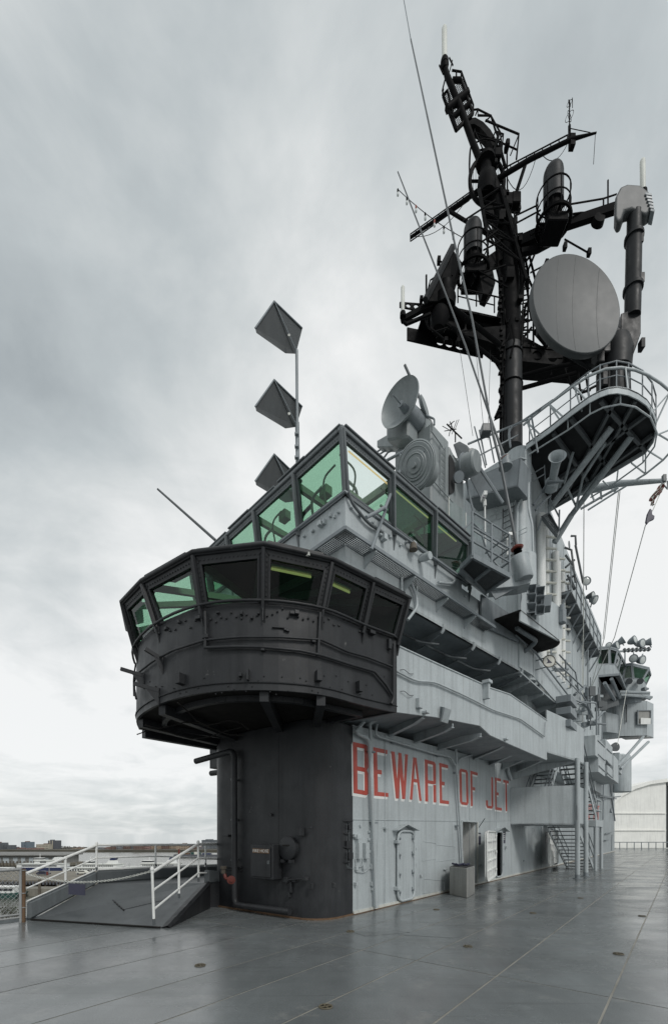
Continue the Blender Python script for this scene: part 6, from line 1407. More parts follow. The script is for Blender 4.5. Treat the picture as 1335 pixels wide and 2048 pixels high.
for lst, r_ in (([(850, 605), (878, 585)], .03), ([(905, 615), (1000, 690)], .09), ([(905, 655), (998, 728)], .07), ([(903, 655), (880, 640)], .07), ([(915, 575), (915, 605)], .025), ([(952, 585), (952, 612)], .025), ([(988, 592), (988, 625)], .025), ([(915, 575), (1000, 595)], .025), ([(915, 592), (988, 610)], .02), ([(852, 550), (852, 600)], .035), ([(852, 590), (860, 560), (880, 547), (905, 550)], .025), ([(855, 605), (862, 580), (885, 566), (906, 572)], .025), ([(860, 655), (890, 680)], .03), ([(918, 680), (916, 665)], .03), ([(850, 640), (856, 655), (870, 663), (895, 655)], .03), ([(925, 662), (945, 660)], .02)): T(lst, r_, 17.0).build('rail', G['mast'], fp_, smooth=60)
for (x, y) in ((891, 680), (916, 682), (842, 598)): B().box(at(x, y, 17), .12, .14, .14).build('lamp', G['mast'], fp_)
lathe_ab(at(876, 660, 17.1), at(880, 625, 17.1), [(0, .22), (.2, .32), (.5, .36), (.7, .3), (.7, .001)], 18).build('bearing', G['mast'], fp_, smooth=40)
for k in range(10): T([(982, 690 + 3.5 * k), (998, 692 + 3.5 * k)], .03, 17.8).build('ladder_rung', G['mast'], fp_)
sl = thing('slab_antenna', 'black flat rectangular antenna tilted on the forward platform', 'radar antenna', at(875, 600, 17))
q = [at(851, 602, 16.7), at(895, 603, 17.0), at(921, 520, 17.2), at(905, 497, 16.9)]
B().prism(q, Vector((.10, .45, .05))).build('panel', G['mast'], sl, bevel=.02); B().tube([q[0] + Vector((-.02, -.03, 0)), q[3] + Vector((-.02, -.03, 0))], .12, 6).build('edge_beam', G['mastgrey'], sl)
lathe_ab(at(888, 620, 17.1), at(890, 570, 17.1), [(0, .4), (.4, .42), (.45, .3), (.9, .3), (.9, .001)], 18).build('turntable', G['mast'], sl, smooth=40)
whitepole(888.5, 124, 888, 53, 18.0, .105, 'tall white tube aerial crowning the mast top')
whitepole(805, 628, 805, 572, 16.9, .07, 'white tube aerial at the left tip of the forward platform')
ap_ = thing('right_platform', 'black holed girder platform on the right of the mast below the big dish', 'mast platform', at(1045, 700, MD))
zr_ = at(1040, 694, MD).z
holed((pz(1040, 694, zr_), pz(1178, 706, zr_)), (pz(1040, 694, zr_) - UP * .55, pz(1178, 706, zr_) - UP * .6), [(.24, .07), (.46, .07), (.68, .07)], 0, .06, 'girder_web', ap_)
a_, b_ = pz(1040, 692, zr_), pz(1180, 705, zr_); B().hexa([a_, b_, b_ + Vector((.2, 1.3, 0)), a_ + Vector((.2, 1.3, 0))], [p + UP * .1 for p in (a_, b_, b_ + Vector((.2, 1.3, 0)), a_ + Vector((.2, 1.3, 0)))]).build('deck_plate', G['mast'], ap_)
B().lathe(at(1160, 735, 18), UP, [(0, .5), (.5, .6), (.5, .001)], 18).build('bearing', G['mast'], ap_, smooth=40)
B().prism([at(x, y, 18.1) for x, y in ((1040, 668), (1125, 715), (1040, 718))], (0, .4, 0)).build('gusset', G['mast'], ap_)
for lst, r_ in (([(1041, 752), (1105, 735), (1160, 725)], .08), ([(1041, 777), (1130, 752), (1150, 746)], .08), ([(1134, 748), (1138, 765), (1150, 778), (1168, 783), (1190, 772)], .05), ([(1155, 745), (1162, 800)], .04), ([(1170, 745), (1178, 800)], .04), ([(1150, 790), (1180, 780)], .04), ([(1042, 660), (1066, 660)], .03), ([(1044, 640), (1064, 640)], .03), ([(1066, 640), (1066, 690)], .04), ([(1102, 745), (1102, 750)], .03), ([(1070, 660), (1095, 690)], .12)): T(lst, r_, 17.9).build('strut', G['mast'], ap_, smooth=60)

# ------------------------------------------------------------------ whip aerials
def whip(pts, rs, label, base=None, name='whip_aerial', mat='trim'):
    P = [at(*p) for p in pts]; t = thing(name, label, 'whip aerial', P[0], 'whip aerials'); B().tube(P, rs, 8).build('rod', G[mat], t, smooth=60)
    if base:
        d = (P[1] - P[0]).normalized(); bP = P[0]
        B().lathe(bP - d * .12, d, [(0, .14), (.03, .17), (.10, .07), (.10, .001)], 16).build('insulator_skirt', G['redins'], t, smooth=40)
        for k in range(4): B().lathe(bP - d * (.17 + .06 * k), d, [(0, .07), (.02, .11), (.04, .07)], 14).build('insulator_disc', G['mast'], t, smooth=40)
    return t
whip([(1032, 1090, 12.2), (1000, 925, 12.3), (985, 868, 12.4)], [.045, .04, .036], 'tall grey whip aerial leaning left from the big canister', True)
w0 = [o for o in bpy.data.objects if o.name.startswith('whip_aerial')][-1]
B().tube([at(985, 868, 12.4), at(944, 640, 12.9), at(905, 470, 13.4), at(860, 260, 14), at(821, 78, 14.6)], [.03, .03, .028, .026, .022], 8).build('rod', G['trim'], w0, smooth=60); B().tube([at(821, 78, 14.6), at(800, -40, 15)], [.016, .012], 6).build('rod_tip', G['mid'], w0)
lathe_ab(at(1000, 925, 12.3) , at(985, 868, 12.4), [(0, .05), (.02, .05), (.02, .001)], 10).build('rod_joint', G['mid'], w0)
can = thing('aerial_canister', 'grey riveted canister on a bracket holding the tall whip aerial', 'canister', at(1046, 1168, 12.2))
lathe_ab(at(1047, 1160, 12.2), at(1036, 1112, 12.2), [(0, .235), (.02, .25), (.60, .235), (.64, .21), (.66, .15), (.66, .001)], 28).build('drum', G['haze2'], can, smooth=40)
B().prism([at(x, y, 12.2) for x, y in ((978, 1178), (1026, 1148), (1062, 1155), (1060, 1166), (1036, 1172))], Vector((.12, .5, .02))).build('shelf', G['haze2'], can, bevel=.01)
B().prism([at(x, y, 12.3) for x, y in ((978, 1180), (1036, 1173), (990, 1198))], Vector((.02, .06, 0))).build('gusset', G['mid'], can)
whip([(1007, 912, 15.2), (985, 850, 15.2), (930, 690, 15.8), (880, 560, 16.2), (795, 343, 17)], [.05, .035, .03, .03, .02], 'dark whip aerial rising from the red insulator on the tower platform', True)
w2_ = [o for o in bpy.data.objects if o.name.startswith('whip_aerial')][-1]; B().lathe(at(1010, 935, 15.2), UP, [(0, .22), (.1, .22), (.1, .16), (.35, .16), (.35, .001)], 16).build('base_drum', G['mid'], w2_, smooth=40)
whip([(430, 1080, 14), (315, 978, 14)], [.045, .03], 'short pale whip aerial leaning left behind the black bridge')
whip([(868, 862, 15), (809, 730, 15)], [.055, .045], 'short thick whip aerial behind the director dish', mat='trim')
# folded-plate radar reflectors on a pole
pol = thing('reflector_pole', 'grey pole behind the upper bridge with three folded diamond plates', 'signal pole', at(596, 985, 14))
T([(596, 990), (594, 845)], .065, 14, n=10).build('pole', G['mid'], pol, smooth=60); T([(594, 845), (593, 700)], .045, 14, n=10).build('pole', G['mid'], pol, smooth=60)
for y in (868, 893, 915): B().box(at(593, y, 13.9), .12, .1, .05).build('step', G['mid'], pol)
for dy_ in (0, 157, 306):
    k_ = 1 if dy_ == 0 else .98
    A = at(548, 602 + dy_, 13.3); Bp = at(604, 656 + dy_, 14.4); Cc = at(591, 706 + dy_ - (10 if dy_ else 0), 14.1); D = at(510, 655 + dy_, 13.0); E = at(512, 664 + dy_, 13.0); Fp = at(570, 705 + dy_ - (6 if dy_ else 0), 13.8)
    t_ = Vector((0, .05, .03))
    ds = B(); ds.add([A, D, E, Fp, Cc] + [p + t_ for p in (A, D, E, Fp, Cc)], [(0, 1, 2, 3, 4), (9, 8, 7, 6, 5)] + [(i, (i + 1) % 5, 5 + (i + 1) % 5, 5 + i) for i in range(5)])
    ob = ds.build('diamond_plate', G['plate'], pol)
    ds = B(); ds.add([A, Bp, Cc] + [p + t_ for p in (A, Bp, Cc)], [(0, 1, 2), (5, 4, 3)] + [(i, (i + 1) % 3, 3 + (i + 1) % 3, 3 + i) for i in range(3)]); ds.build('fold_plate', G['plate'], ob)
    T([(548, 602 + dy_, 13.28), (591, 700 + dy_ - (10 if dy_ else 0), 14.0)], .022).build('fold_edge', G['mid'], ob); T([(510, 656 + dy_, 12.98), (548, 602 + dy_, 13.28), (604, 656 + dy_, 14.36)], .022).build('plate_edge', G['mid'], ob)
    B().lathe(at(578, 671 + dy_, 13.6), Vector((0, -1, 0)), [(0, .04), (.02, .04), (.02, .001)], 12).build('hole_light_disc', G['offwhite'], ob)  # off-white disc stands in for daylight through a hole

# ------------------------------------------------------------------ tub with rounded end, loudspeakers and the railed wing by the windows
tub = thing('signal_tub', 'grey bulwark tub with rounded end and dark underside beside the canister', 'ship platform', at(1090, 1260, 15))
TBd = PL(Vector(at(1125, 1250, 15.0).xy), U2)
q = [TBd.at(1040, 1242), TBd.at(1117, 1282), TBd.at(1124, 1276), TBd.at(1125, 1218), TBd.at(1085, 1190), TBd.at(1045, 1160)]
B().prism(q, -TBd.N * .05).build('front_plate', G['haze'], tub, bevel=.006)
e0, e1 = TBd.at(1040, 1242), TBd.at(1117, 1282)
fl_ = [e0, e1] + arc(e1 + v2 * .5 + UP * 0, -v2, u2, .5, 0, math.pi / 2, 5)[1:] + [e1 + u2 * .5 + v2 * 1.8, e0 + v2 * 1.8]
for p in fl_: p.z = e1.z
fl_[0] = Vector((e0.x, e0.y, e0.z)); fl_[-1] = Vector((fl_[-1].x, fl_[-1].y, e0.z))
B().prism(fl_, UP * .04).build('floor_plate', G['blackr'], tub)  # painted near-black so the underside reads as deep shade
B().tube(bend([e0.lerp(e1, .3) + v2 * .5 - UP * .05, e0.lerp(e1, .75) + v2 * .4 - UP * .1, e0.lerp(e1, .8) + v2 * 1.0 - UP * .3], .2), .07, 8).build('underside_pipe', G['mid'], tub, smooth=60)
B().box(TBd.at(1124, 1232, .08), .25, .18, .5, (TBd.D, TBd.N, UP)).build('lamp_box', G['mid'], tub, bevel=.03); B().lathe(TBd.at(1124, 1222, .1), UP, [(0, .08), (.2, .08), (.2, .001)], 10).build('lamp_cap', G['mid'], tub)
spk = thing('loudspeaker_cluster', 'cluster of six square horn loudspeakers on a bracket below the canister', 'loudspeaker', at(1068, 1225, 13.2))
sx = Vector((.80, -.35, -.08)).normalized(); sy = Vector((.12, .0, 1)).normalized(); sn = sx.cross(sy).normalized()
if sn.y > 0: sn = -sn
for r_ in range(3):
    for c_ in range(2):
        m = at(1062 + 17 * c_, 1178 + 19 * r_ + 4 * c_, 13.0); hw, hh = .125, .135
        oq = [m - sx * hw - sy * hh, m + sx * hw - sy * hh, m + sx * hw + sy * hh, m - sx * hw + sy * hh]
        bk = [m - sn * .22 + (p - m) * .35 for p in oq]; b = B()
        for i in range(4): b.add([oq[i], oq[(i + 1) % 4], bk[(i + 1) % 4], bk[i]], [(0, 1, 2, 3)])
        b.add(bk, [(0, 1, 2, 3)]); b.frame([p + sn * .004 for p in oq], (.016,) * 4, -sn * .02); b.build('speaker_horn', G['mid'], spk)
m = at(1058, 1200, 13.3); B().box(m - sn * .25, .48, .4, .92, (sx, sn, sy)).build('speaker_case', G['mid'], spk, bevel=.01)
B().box(at(1091, 1208, 13.2), .28, .4, .34, (sx, sn, sy)).build('side_case', G['mid'], spk, bevel=.01)
T([(1040, 1225), (1060, 1230), (1070, 1225)], .07, 13.3).build('bracket', G['trim'], spk)
wing = thing('bridge_wing', 'small perforated platform with pipe railing aft of the upper windows', 'ship platform', at(965, 1145, 12.4))
zw_ = at(970, 1183, 12.2).z
wq = [pz(x, y, zw_) for x, y in ((921, 1135), (944, 1112), (1018, 1152), (970, 1184))]
for i in range(4): B().bar(wq[i], wq[(i + 1) % 4], .06, .12).build('edge_beam', G['mid'], wing)
g_ = B()
for k in range(30): t = (k + .5) / 30; g_.bar(wq[0].lerp(wq[3], t), wq[1].lerp(wq[2], t), .022, .02)
for k in range(18): t = (k + .5) / 18; g_.bar(wq[0].lerp(wq[1], t), wq[3].lerp(wq[2], t), .022, .02)
stuff(g_.build('perforated_deck', G['trim'], wing))
B().bar(wq[0].lerp(wq[3], .5), wq[1].lerp(wq[2], .5), .08, .12).build('cross_beam', G['mid'], wing)
B().prism([wq[0] - UP * .04, wq[3] - UP * .04, W2.at(975, 1196, .02), W2.at(915, 1150, .02)], UP * .04).build('gusset_plate', G['mid'], wing)
zr_ = zw_
for t in (0, .5, 1.0):
    p = wq[1].lerp(wq[2], t); B().tube([p, p + UP * 1.05], .028, 6).build('rail_post', G['mid'], wing)
for h_ in (.35, .7, 1.05):
    B().tube([wq[1] + UP * h_, wq[2] + UP * h_], .024, 6).build('rail', G['mid'], wing); B().tube([wq[2] + UP * h_, wq[3] + UP * h_], .024, 6).build('rail', G['mid'], wing)
for lst in ([(944, 1045), (960, 1060), (975, 1110), (1012, 1150)], [(945, 1060), (1010, 1100)], [(920, 1065), (945, 1040)], [(960, 1060), (1015, 1095)], [(990, 1140), (1020, 1120)]): T(lst, .025, 12.3, br=.2).build('rail', G['mid'], wing, smooth=60)
ws = thing('wind_screen', 'low clear plastic wind screen aft of the director', 'wind screen', at(900, 1040, 12.6))
for (x0, y0, x1, y1, h) in ((858, 1010, 895, 1035, 40), (897, 1037, 930, 1062, 40), (931, 1062, 965, 1085, 34)):
    B().prism([at(x0, y0, 12.4), at(x1, y1, 12.7), at(x1, y1 - h, 12.7), at(x0, y0 - h, 12.4)], (0, .012, 0)).build('panel', G['glassc'], ws); T([(x0, y0), (x0, y0 - h - 2)], .015, 12.4).build('post', G['offwhite'], ws)
cm = thing('security_camera', 'white security camera on a thin pole before the tower', 'camera', at(969, 1100, 13))
T([(970, 1100), (969, 1010)], .022, 13).build('pole', G['white'], cm); B().box(at(967, 993, 12.9), .1, .3, .13).build('housing', G['white'], cm, bevel=.01); B().lathe(at(966, 994, 12.74), Vector((0, -1, 0)), [(0, .035), (.02, .03), (.02, .001)], 12).build('lens', G['sign'], cm); T([(968, 1000), (969, 1012)], .05, 13).build('mount', G['white'], cm)
b2 = thing('security_camera', 'small white box camera on the ladder left of the tall whip aerial base', 'camera', at(1015, 1075, 12.8)); B().box(at(1022, 1070, 12.6), .2, .14, .08).build('housing', G['white'], b2); T([(1014, 1110), (1014, 1070)], .025, 12.8).build('pole', G['white'], b2); T([(1010, 1074), (1030, 1070)], .02, 12.7).build('arm', G['white'], b2)
bl = thing('brass_bell', 'small brown bell hanging under the middle upper window', 'bell', W2.at(826, 1095, .12)); B().lathe(W2.at(826, 1100, .13), UP, [(0, .10), (.05, .085), (.14, .07), (.19, .03), (.19, .001)], 16).build('bell_body', G['wood'], bl, smooth=50)

# ------------------------------------------------------------------ aft part of the island
def cab(name, label, sill, roof, d, zs, zr, zf, mats, floor=True):
    t = thing(name, label, 'ship bridge', at(sill[1][0], 1380, d)); S = [pz(x, y, zs) for x, y in sill]; Rr = [pz(x, y, zr) for x, y in roof]; cc_ = sum(S, Vector()) / len(S)
    cc_ = cc_ + Vector((0, 2.5, 0))
    for i in range(len(S) - 1):
        q = [S[i], S[i + 1], Rr[i + 1], Rr[i]]; nn = (q[1] - q[0]).cross(q[3] - q[0]).normalized(); nn = nn if nn.dot((q[0] + q[1]) / 2 - cc_) > 0 else -nn
        if mats[i] is None: B().prism(q, nn * -.06).build('wall_plate', G['mid'], t)
        else: window(t, *q, nn, .10, .10, .10, 'mid', mats[i], .08, bolts=False)
        lw = [Vector((S[i].x, S[i].y, zf)), Vector((S[i + 1].x, S[i + 1].y, zf))]; B().prism([lw[0], lw[1], S[i + 1], S[i]], nn * -.05).build('wall_plate', G['haze2'], t)
    back = [S[-1] + Vector((.6, 3, 0)), S[0] + Vector((.6, 3, 0))]
    B().prism([Vector((p.x, p.y, zr)) for p in Rr] + [Vector((p.x, p.y, zr)) for p in back], UP * .14).build('roof', G['mid'], t, bevel=.02)
    B().prism([Vector((p.x, p.y, zf)) for p in S] + [Vector((p.x, p.y, zf)) for p in back], UP * .08).build('floor_plate', G['mid'], t)
    B().block(back[1] - UP * (zs - zf), back[0] - back[1], Vector((0, .1, 0)), UP * (zr - zf)).build('rear_wall', G['green'], t); return t, S
dA = 30.0; zrA = at(1219, 1296, dA).z; zsA = at(1227, 1331, dA).z; zfA = at(1227, 1353, dA).z
ca, SA = cab('aft_control_cab', 'grey cab with brown and green windows high at the aft end', [(1170, 1332), (1183, 1331), (1219, 1330), (1229, 1331), (1236, 1343), (1244, 1357)], [(1164, 1301), (1180, 1299), (1218, 1296), (1235, 1301), (1243, 1315), (1252, 1332)], dA, zsA, zrA, zfA, [None, 'glassd', 'glassd', 'glass', 'glass'])
wk = [pz(x, y, zfA) for x, y in ((1170, 1355), (1238, 1349), (1252, 1382), (1180, 1376))]
B().prism(wk, UP * .05).build('catwalk_plate', G['trim'], ca)
for i in range(3): B().bar(wk[i], wk[(i + 1) % 4], .08, .14).build('catwalk_edge', G['mid'], ca)
for (x0, y0, x1, y1) in ((1222, 1358, 1238, 1396), (1208, 1366, 1228, 1400), (1184, 1360, 1198, 1412)): T([(x0, y0, 29.5), (x1, y1, 31)], .12).build('strut', G['mid'], ca)
B().prism([at(x, y, 31) for x, y in ((1195, 1370), (1228, 1368), (1238, 1410), (1208, 1419), (1196, 1410))], v3(V) * 1.5).build('support_bracket', G['trim'], ca)
dB = 33.0
cb2, SB_ = cab('aft_bridge_cab', 'rearmost grey cab with green windows and pale end window', [(1244, 1359), (1266, 1358.5), (1285, 1360.5), (1292, 1371)], [(1249, 1331), (1263, 1329), (1298, 1338), (1302, 1351)], dB, at(1266, 1358.5, dB).z, at(1263, 1330, dB).z, at(1266, 1388, dB).z, ['glass', 'glass', 'glassd'])
for lst in ([(1238, 1384), (1298, 1386)], [(1240, 1390), (1303, 1395)], [(1282, 1392), (1300, 1398)]): T(lst, .1, 32).build('deck_beam', G['haze2'], cb2)
B().prism([at(x, y, 32.3) for x, y in ((1238, 1384), (1298, 1384), (1300, 1391), (1240, 1396))], v3(V) * 2).build('deck_plate', G['haze2'], cb2)
B().prism([at(x, y, 32.2) for x, y in ((1268, 1393), (1282, 1393), (1282, 1405), (1270, 1405))], v3(V) * 1).build('bracket', G['mid'], cb2)
for (x, y) in ((1258, 1362), (1280, 1362)): lathe_ab(at(x, y, 32.9), at(x - 1, y + 1, 32.3), [(0, .16), (.3, .2), (.62, .22), (.62, .001)], 14).build('hooded_lamp', G['trim'], cb2, smooth=40)
B().prism([at(x, y, 32.5) for x, y in ((1288, 1374), (1297, 1376), (1297, 1379), (1289, 1380))], (0, .4, 0)).build('spout', G['mid'], cb2)
# lower aft tower house with the framed opening
ah = thing('aft_house', 'grey house with a square framed window overhanging on two struts', 'ship house', at(1265, 1470, 34))
aq = lambda x, y, d=34: at(x, y, d)
B().prism([aq(1238, 1475), aq(1292, 1471), aq(1292, 1402), aq(1238, 1400)], v3(V) * 3.0).build('side_plate', G['haze2'], ah)
B().prism([aq(1293, 1474), aq(1306, 1476, 36.5), aq(1306, 1408, 36.5), aq(1293, 1402)], v3(V) * .1).build('end_plate', G['haze'], ah)
B().prism([aq(1238, 1475), aq(1293, 1473), aq(1306, 1477, 36.5), aq(1250, 1480, 36.5)], UP * .08).build('floor_plate', G['trim'], ah)
wf = [aq(1272.5, 1450, 33.9), aq(1300, 1449, 33.9), aq(1300, 1421, 33.9), aq(1272.5, 1421, 33.9)]
b = B(); inn = b.frame(wf, (.06,) * 4, Vector((0, -.1, 0))); wfo = b.build('window_frame', G['mid'], ah); B().prism([p + Vector((0, -.02, 0)) for p in inn], Vector((0, -.01, 0))).build('pane', G['steel'], wfo)
B().prism([aq(1280, 1449, 33.8), aq(1300, 1449, 33.8), aq(1300, 1437, 33.8), aq(1280, 1436, 33.8)], Vector((0, -.03, 0))).build('white_board', G['white'], ah)
for (x0, y0, x1, y1) in ((1292, 1466, 1235, 1532), (1296, 1484, 1240, 1538)): T([(x0, y0, 34.5), (x1, y1, 31)], .10).build('strut', G['haze2'], ah, smooth=60)
T([(1252, 1395), (1252, 1445)], .04, 33.9).build('cable', G['trim'], ah); B().prism([aq(1232, 1405, 33.8), aq(1238, 1405, 33.8), aq(1237, 1428, 33.8), aq(1231, 1430, 33.8)], (0, .3, 0)).build('searchlight_back', G['mid'], ah)
B().prism([aq(1210, 1424, 33), aq(1236, 1430, 33), aq(1236, 1467, 33), aq(1212, 1464, 33)], v3(V) * .8).build('bulwark_plate', G['haze2'], ah)
# gallery boxes hung on the aft wall
ab = thing('aft_gallery', 'grey boxy gallery hung on the island side beyond the stair', 'ship gallery', W(22, -1.5, 4))
AV = -1.9; AP = uvplane(9, AV, 20, AV)
def ublock(x0, x1, y0, y1, name, depth=1.8, mat='haze', par=ab, pl=AP, out=0.0):
    a, c = pl.at(x0, y1, out), pl.at(x1, y1, out); z0, z1 = a.z, pl.at(x0, y0, out).z; d = c - a; d.z = 0
    return B().block(Vector((a.x, a.y, z0)), d, v3(V) * depth, UP * (z1 - z0)).build(name, G[mat], par, bevel=.01)
ublock(1190, 1210, 1470, 1511, 'bulwark_box'); ublock(1210.5, 1224, 1478, 1519, 'bulwark_box'); ublock(1196, 1209, 1514, 1544, 'lower_box', 1.7); ublock(1214, 1224, 1530, 1552, 'lower_box', 1.6)
for (x0, x1, y) in ((1195, 1209, 1481), (1196, 1209, 1509), (1197, 1209, 1532), (1213, 1223, 1498), (1214, 1224, 1524), (1214, 1224, 1546)):
    a, c = AP.at(x0, y, .02), AP.at(x1, y + (x1 - x0) * .95, .02); B().bar(a, c, .03, .05).build('ledge', G['mid'], ab)
ublock(1226, 1236, 1510, 1560, 'stepped_box', 1.5); ublock(1238, 1243, 1505, 1545, 'stepped_box', 1.4)
tk = thing('hanging_sponson', 'pale rounded sponson hanging at the far end of the island', 'ship platform', at(1243, 1590, 42))
P = at(1243, 1585, 42); rr_ = 16 * 42 / 900
lathe_ab(P, P + UP * 3.6, [(0, rr_ * .9), (.05, rr_), (3.0, rr_), (3.4, rr_ * .9), (3.6, .1)], 28).build('shell', G['haze'], tk, smooth=40)
# bits on the aft wall
am = thing('aft_wall_gear', 'tangle of brackets and cable trays on the far island wall', 'ship fittings', W(30, -.2, 4))
for lst, r_ in (([(1196, 1588), (1218, 1596), (1240, 1593)], .06), ([(1198, 1593), (1232, 1598)], .05), ([(1204, 1600), (1222, 1593)], .04), ([(1218, 1555), (1220, 1580), (1229, 1642)], .06), ([(1206, 1560), (1205, 1640)], .05), ([(1210, 1668), (1222, 1665)], .05), ([(1223, 1670), (1222, 1702)], .04), ([(1208, 1681), (1215, 1680)], .05), ([(1222, 1618), (1221, 1625)], .09), ([(1225, 1533), (1246, 1552)], .12), ([(1228, 1560), (1236, 1565)], .1), ([(1226, 1548), (1240, 1560)], .08)):
    B().tube([WALL.at(x, y, .12) for x, y in lst], r_, 6).build('tray', G['mid'], am)
lampcan(at(1231, 1494, 31), (.2, -1, 0), .30, .5, 'aft_searchlight', 'dark searchlight drum below the overhanging aft house', 'trim', lens='trim')
# red lettering beyond the stairs
for k, (ch, x0, x1, y0, y1) in enumerate((('O', 1168, 1174, 1606, 1619), ('P', 1176, 1182, 1609, 1624), ('S', 1188, 1194, 1612, 1627), ('O', 1186, 1191, 1628, 1641), ('J', 1167, 1172, 1627, 1641), ('E', 1176, 1182, 1628, 1642), ('T', 1192, 1198, 1612, 1640))):
    q = [WALL.at(x0, y1, .01), WALL.at(x1, y1, .01), WALL.at(x1, y0, .01), WALL.at(x0, y0, .01)]; b = B()
    for poly in letter_polys(ch if ch in 'OEJT' else ('R' if ch == 'P' else 'B')): b.prism([q[0].lerp(q[1], x).lerp(q[3].lerp(q[2], x), y) for x, y in poly], WALL.N * .004)
    b.build('letter', G['red'], house)
# signal lamps, halyards and boxes between stair and cabs
yd = thing('flag_yard', 'curved grey flag boom sticking out below the radar platform', 'boom', at(1190, 985, 19))
T([(1150, 985, 19), (1200, 975, 18.6), (1240, 967, 18.2), (1332, 961, 17.6)], [.16, .15, .12, .07], n=8).build('boom', G['haze2'], yd, smooth=60)
T([(1160, 1018, 19), (1200, 995, 18.6), (1236, 975, 18.2)], .05).build('boom_brace', G['haze2'], yd); T([(1200, 978, 18.6), (1202, 998, 18.6)], .04).build('boom_brace', G['haze2'], yd); T([(1180, 982, 18.8), (1188, 1003, 18.7)], .04).build('boom_brace', G['haze2'], yd)
B().box(at(1327, 957, 17.6), .12, .12, .26).build('tip_lamp', G['trim'], yd); T([(1320, 963, 17.6), (1334, 978, 17.6), (1334, 962, 17.6)], .03).build('tip_bracket', G['mid'], yd)
wr = [((1330, 962, 17.6), (1304, 1022, 17.6)), ((1290, 1050, 17.6), (1228, 1275, 22)), ((1228, 1275, 22), (1170, 1400, 26)), ((1239, 982, 18.2), (1208, 1275, 24)), ((1236, 983, 18.2), (1205, 1278, 24)), ((1167, 1000, 18.9), (1165, 1460, 24)), ((1208, 1275, 24), (1175, 1395, 27)), ((1252, 1380, 29), (1234, 1490, 28)), ((1163, 1240, 24), (1164, 1470, 24))]
lb = ['halyard from the boom tip down to the flag', 'halyard running from the flag down towards the aft cab', 'halyard across the aft cab windows', 'pale halyard from the middle of the boom, right of a pair', 'pale halyard from the middle of the boom, left of a pair', 'halyard dropping beside the funnel from the radar platform', 'halyard crossing the aft cab to the signal gear', 'halyard from the aft catwalk down to the searchlight drum', 'rope hanging in front of the funnel wall']
for (a, c), l_ in zip(wr, lb): wire([at(*a), at(*c)], .018, l_, 'halyard', 'offwhite', 'halyards')
for x0, y0, x1, y1, l_ in ((910, 640, 945, 872, 'thin aerial wire left of the mast foot'), (945, 640, 968, 872, 'thin aerial wire between director and mast'), (980, 700, 975, 880, 'thin aerial wire closest to the mast foot')): wire([at(x0, y0, 17), at(x1, y1, 16)], .008, l_)
flg = thing('flag', 'striped red and white flag twisted limp on its halyard', 'flag', at(1308, 1000, 17.5))
b = B(); rows = []
for k in range(15):
    t = k / 14; y = 968 + 42 * t; x = 1322 - 20 * t + 3 * math.sin(t * 7); w = (5 + 8 * math.sin(math.pi * min(1, t * 1.15)) * (1 - .4 * t)) * 17.5 / 900
    c0_ = at(x, y, 17.5); rows.append([c0_ + Vector((w * (j / 6 - .5) * 1.3, .09 * math.sin(j * 1.9 + k * .8), 0)) for j in range(7)])
rws = [[], []]
for k in range(14):
    for j in range(6): rws[(j + k // 4) % 2].append((rows[k][j], rows[k][j + 1], rows[k + 1][j + 1], rows[k + 1][j]))
for i, (nm, mt_) in enumerate((('red_stripes', 'redval'), ('white_stripes', 'offwhite'))):
    b = B(); [b.add(q, [(0, 1, 2, 3)]) for q in rws[i]]; b.build(nm, G[mt_], flg, smooth=60)
fl2 = thing('black_flag', 'small black flag bunched on the halyard below the striped flag', 'flag', at(1298, 1040, 17.5))
b = B(); ol = [(1300, 1016), (1304, 1020), (1304, 1028), (1309, 1031), (1308, 1038), (1299, 1042), (1293, 1049), (1291, 1043), (1294, 1028)]
b.prism([at(x, y, 17.5) for x, y in ol], (0, .08, 0)); b.build('cloth', G['sign'], fl2, bevel=.02)
for k, (y0) in enumerate((1388, 1412, 1438)):
    bx = ublock(1141, 1153, y0, y0 + 14, 'signal_box', .5, 'mid', pl=uvplane(9, -2.2, 20, -2.2)); bx.parent = None
    bx.location = world_loc(ab); tag(bx, ('top', 'middle', 'bottom')[k] + ' of three grey signal lamp boxes at the gallery end', 'signal box', 'signal lamp boxes')
sgx = thing('signal_gear', 'tangle of pipe rails and arms between the gallery box and the aft cabs', 'railing', W(16, -1.8, 8))
random.seed(21)
for lst, r_ in (([(1148, 1390, 20), (1170, 1372, 21), (1175, 1378, 21)], .07), ([(1155, 1408, 20), (1190, 1405, 22), (1192, 1412, 22), (1192, 1470, 22)], .035), ([(1155, 1402, 20), (1192, 1407, 22)], .03), ([(1150, 1370, 20), (1170, 1400, 21), (1185, 1435, 22)], .03), ([(1175, 1300, 23), (1175, 1450, 23)], .03), ([(1180, 1355, 23), (1180, 1460, 23)], .03), ([(1197, 1375, 24), (1196, 1470, 24)], .045), ([(1204, 1425, 24), (1203, 1480, 24)], .03), ([(1160, 1405, 21), (1175, 1415, 22), (1182, 1430, 22)], .08), ([(1187, 1445, 22), (1205, 1425, 23), (1210, 1424, 23)], .06), ([(1188, 1447, 22), (1210, 1449, 23)], .05), ([(1105, 1318, 17), (1165, 1375, 20)], .03), ([(1105, 1330, 17), (1160, 1388, 20)], .025), ([(1118, 1310, 18), (1150, 1345, 20), (1157, 1385, 20)], .03), ([(1130, 1320, 18), (1131, 1360, 19)], .03), ([(1100, 1280, 17), (1103, 1330, 17)], .03), ([(1140, 1352, 19), (1141, 1375, 19)], .05), ([(1108, 1338, 18), (1135, 1338, 19)], .05), ([(1110, 1342, 18), (1133, 1341, 19)], .04)): T(lst, r_).build('pipe', G['mid'], sgx, smooth=60)
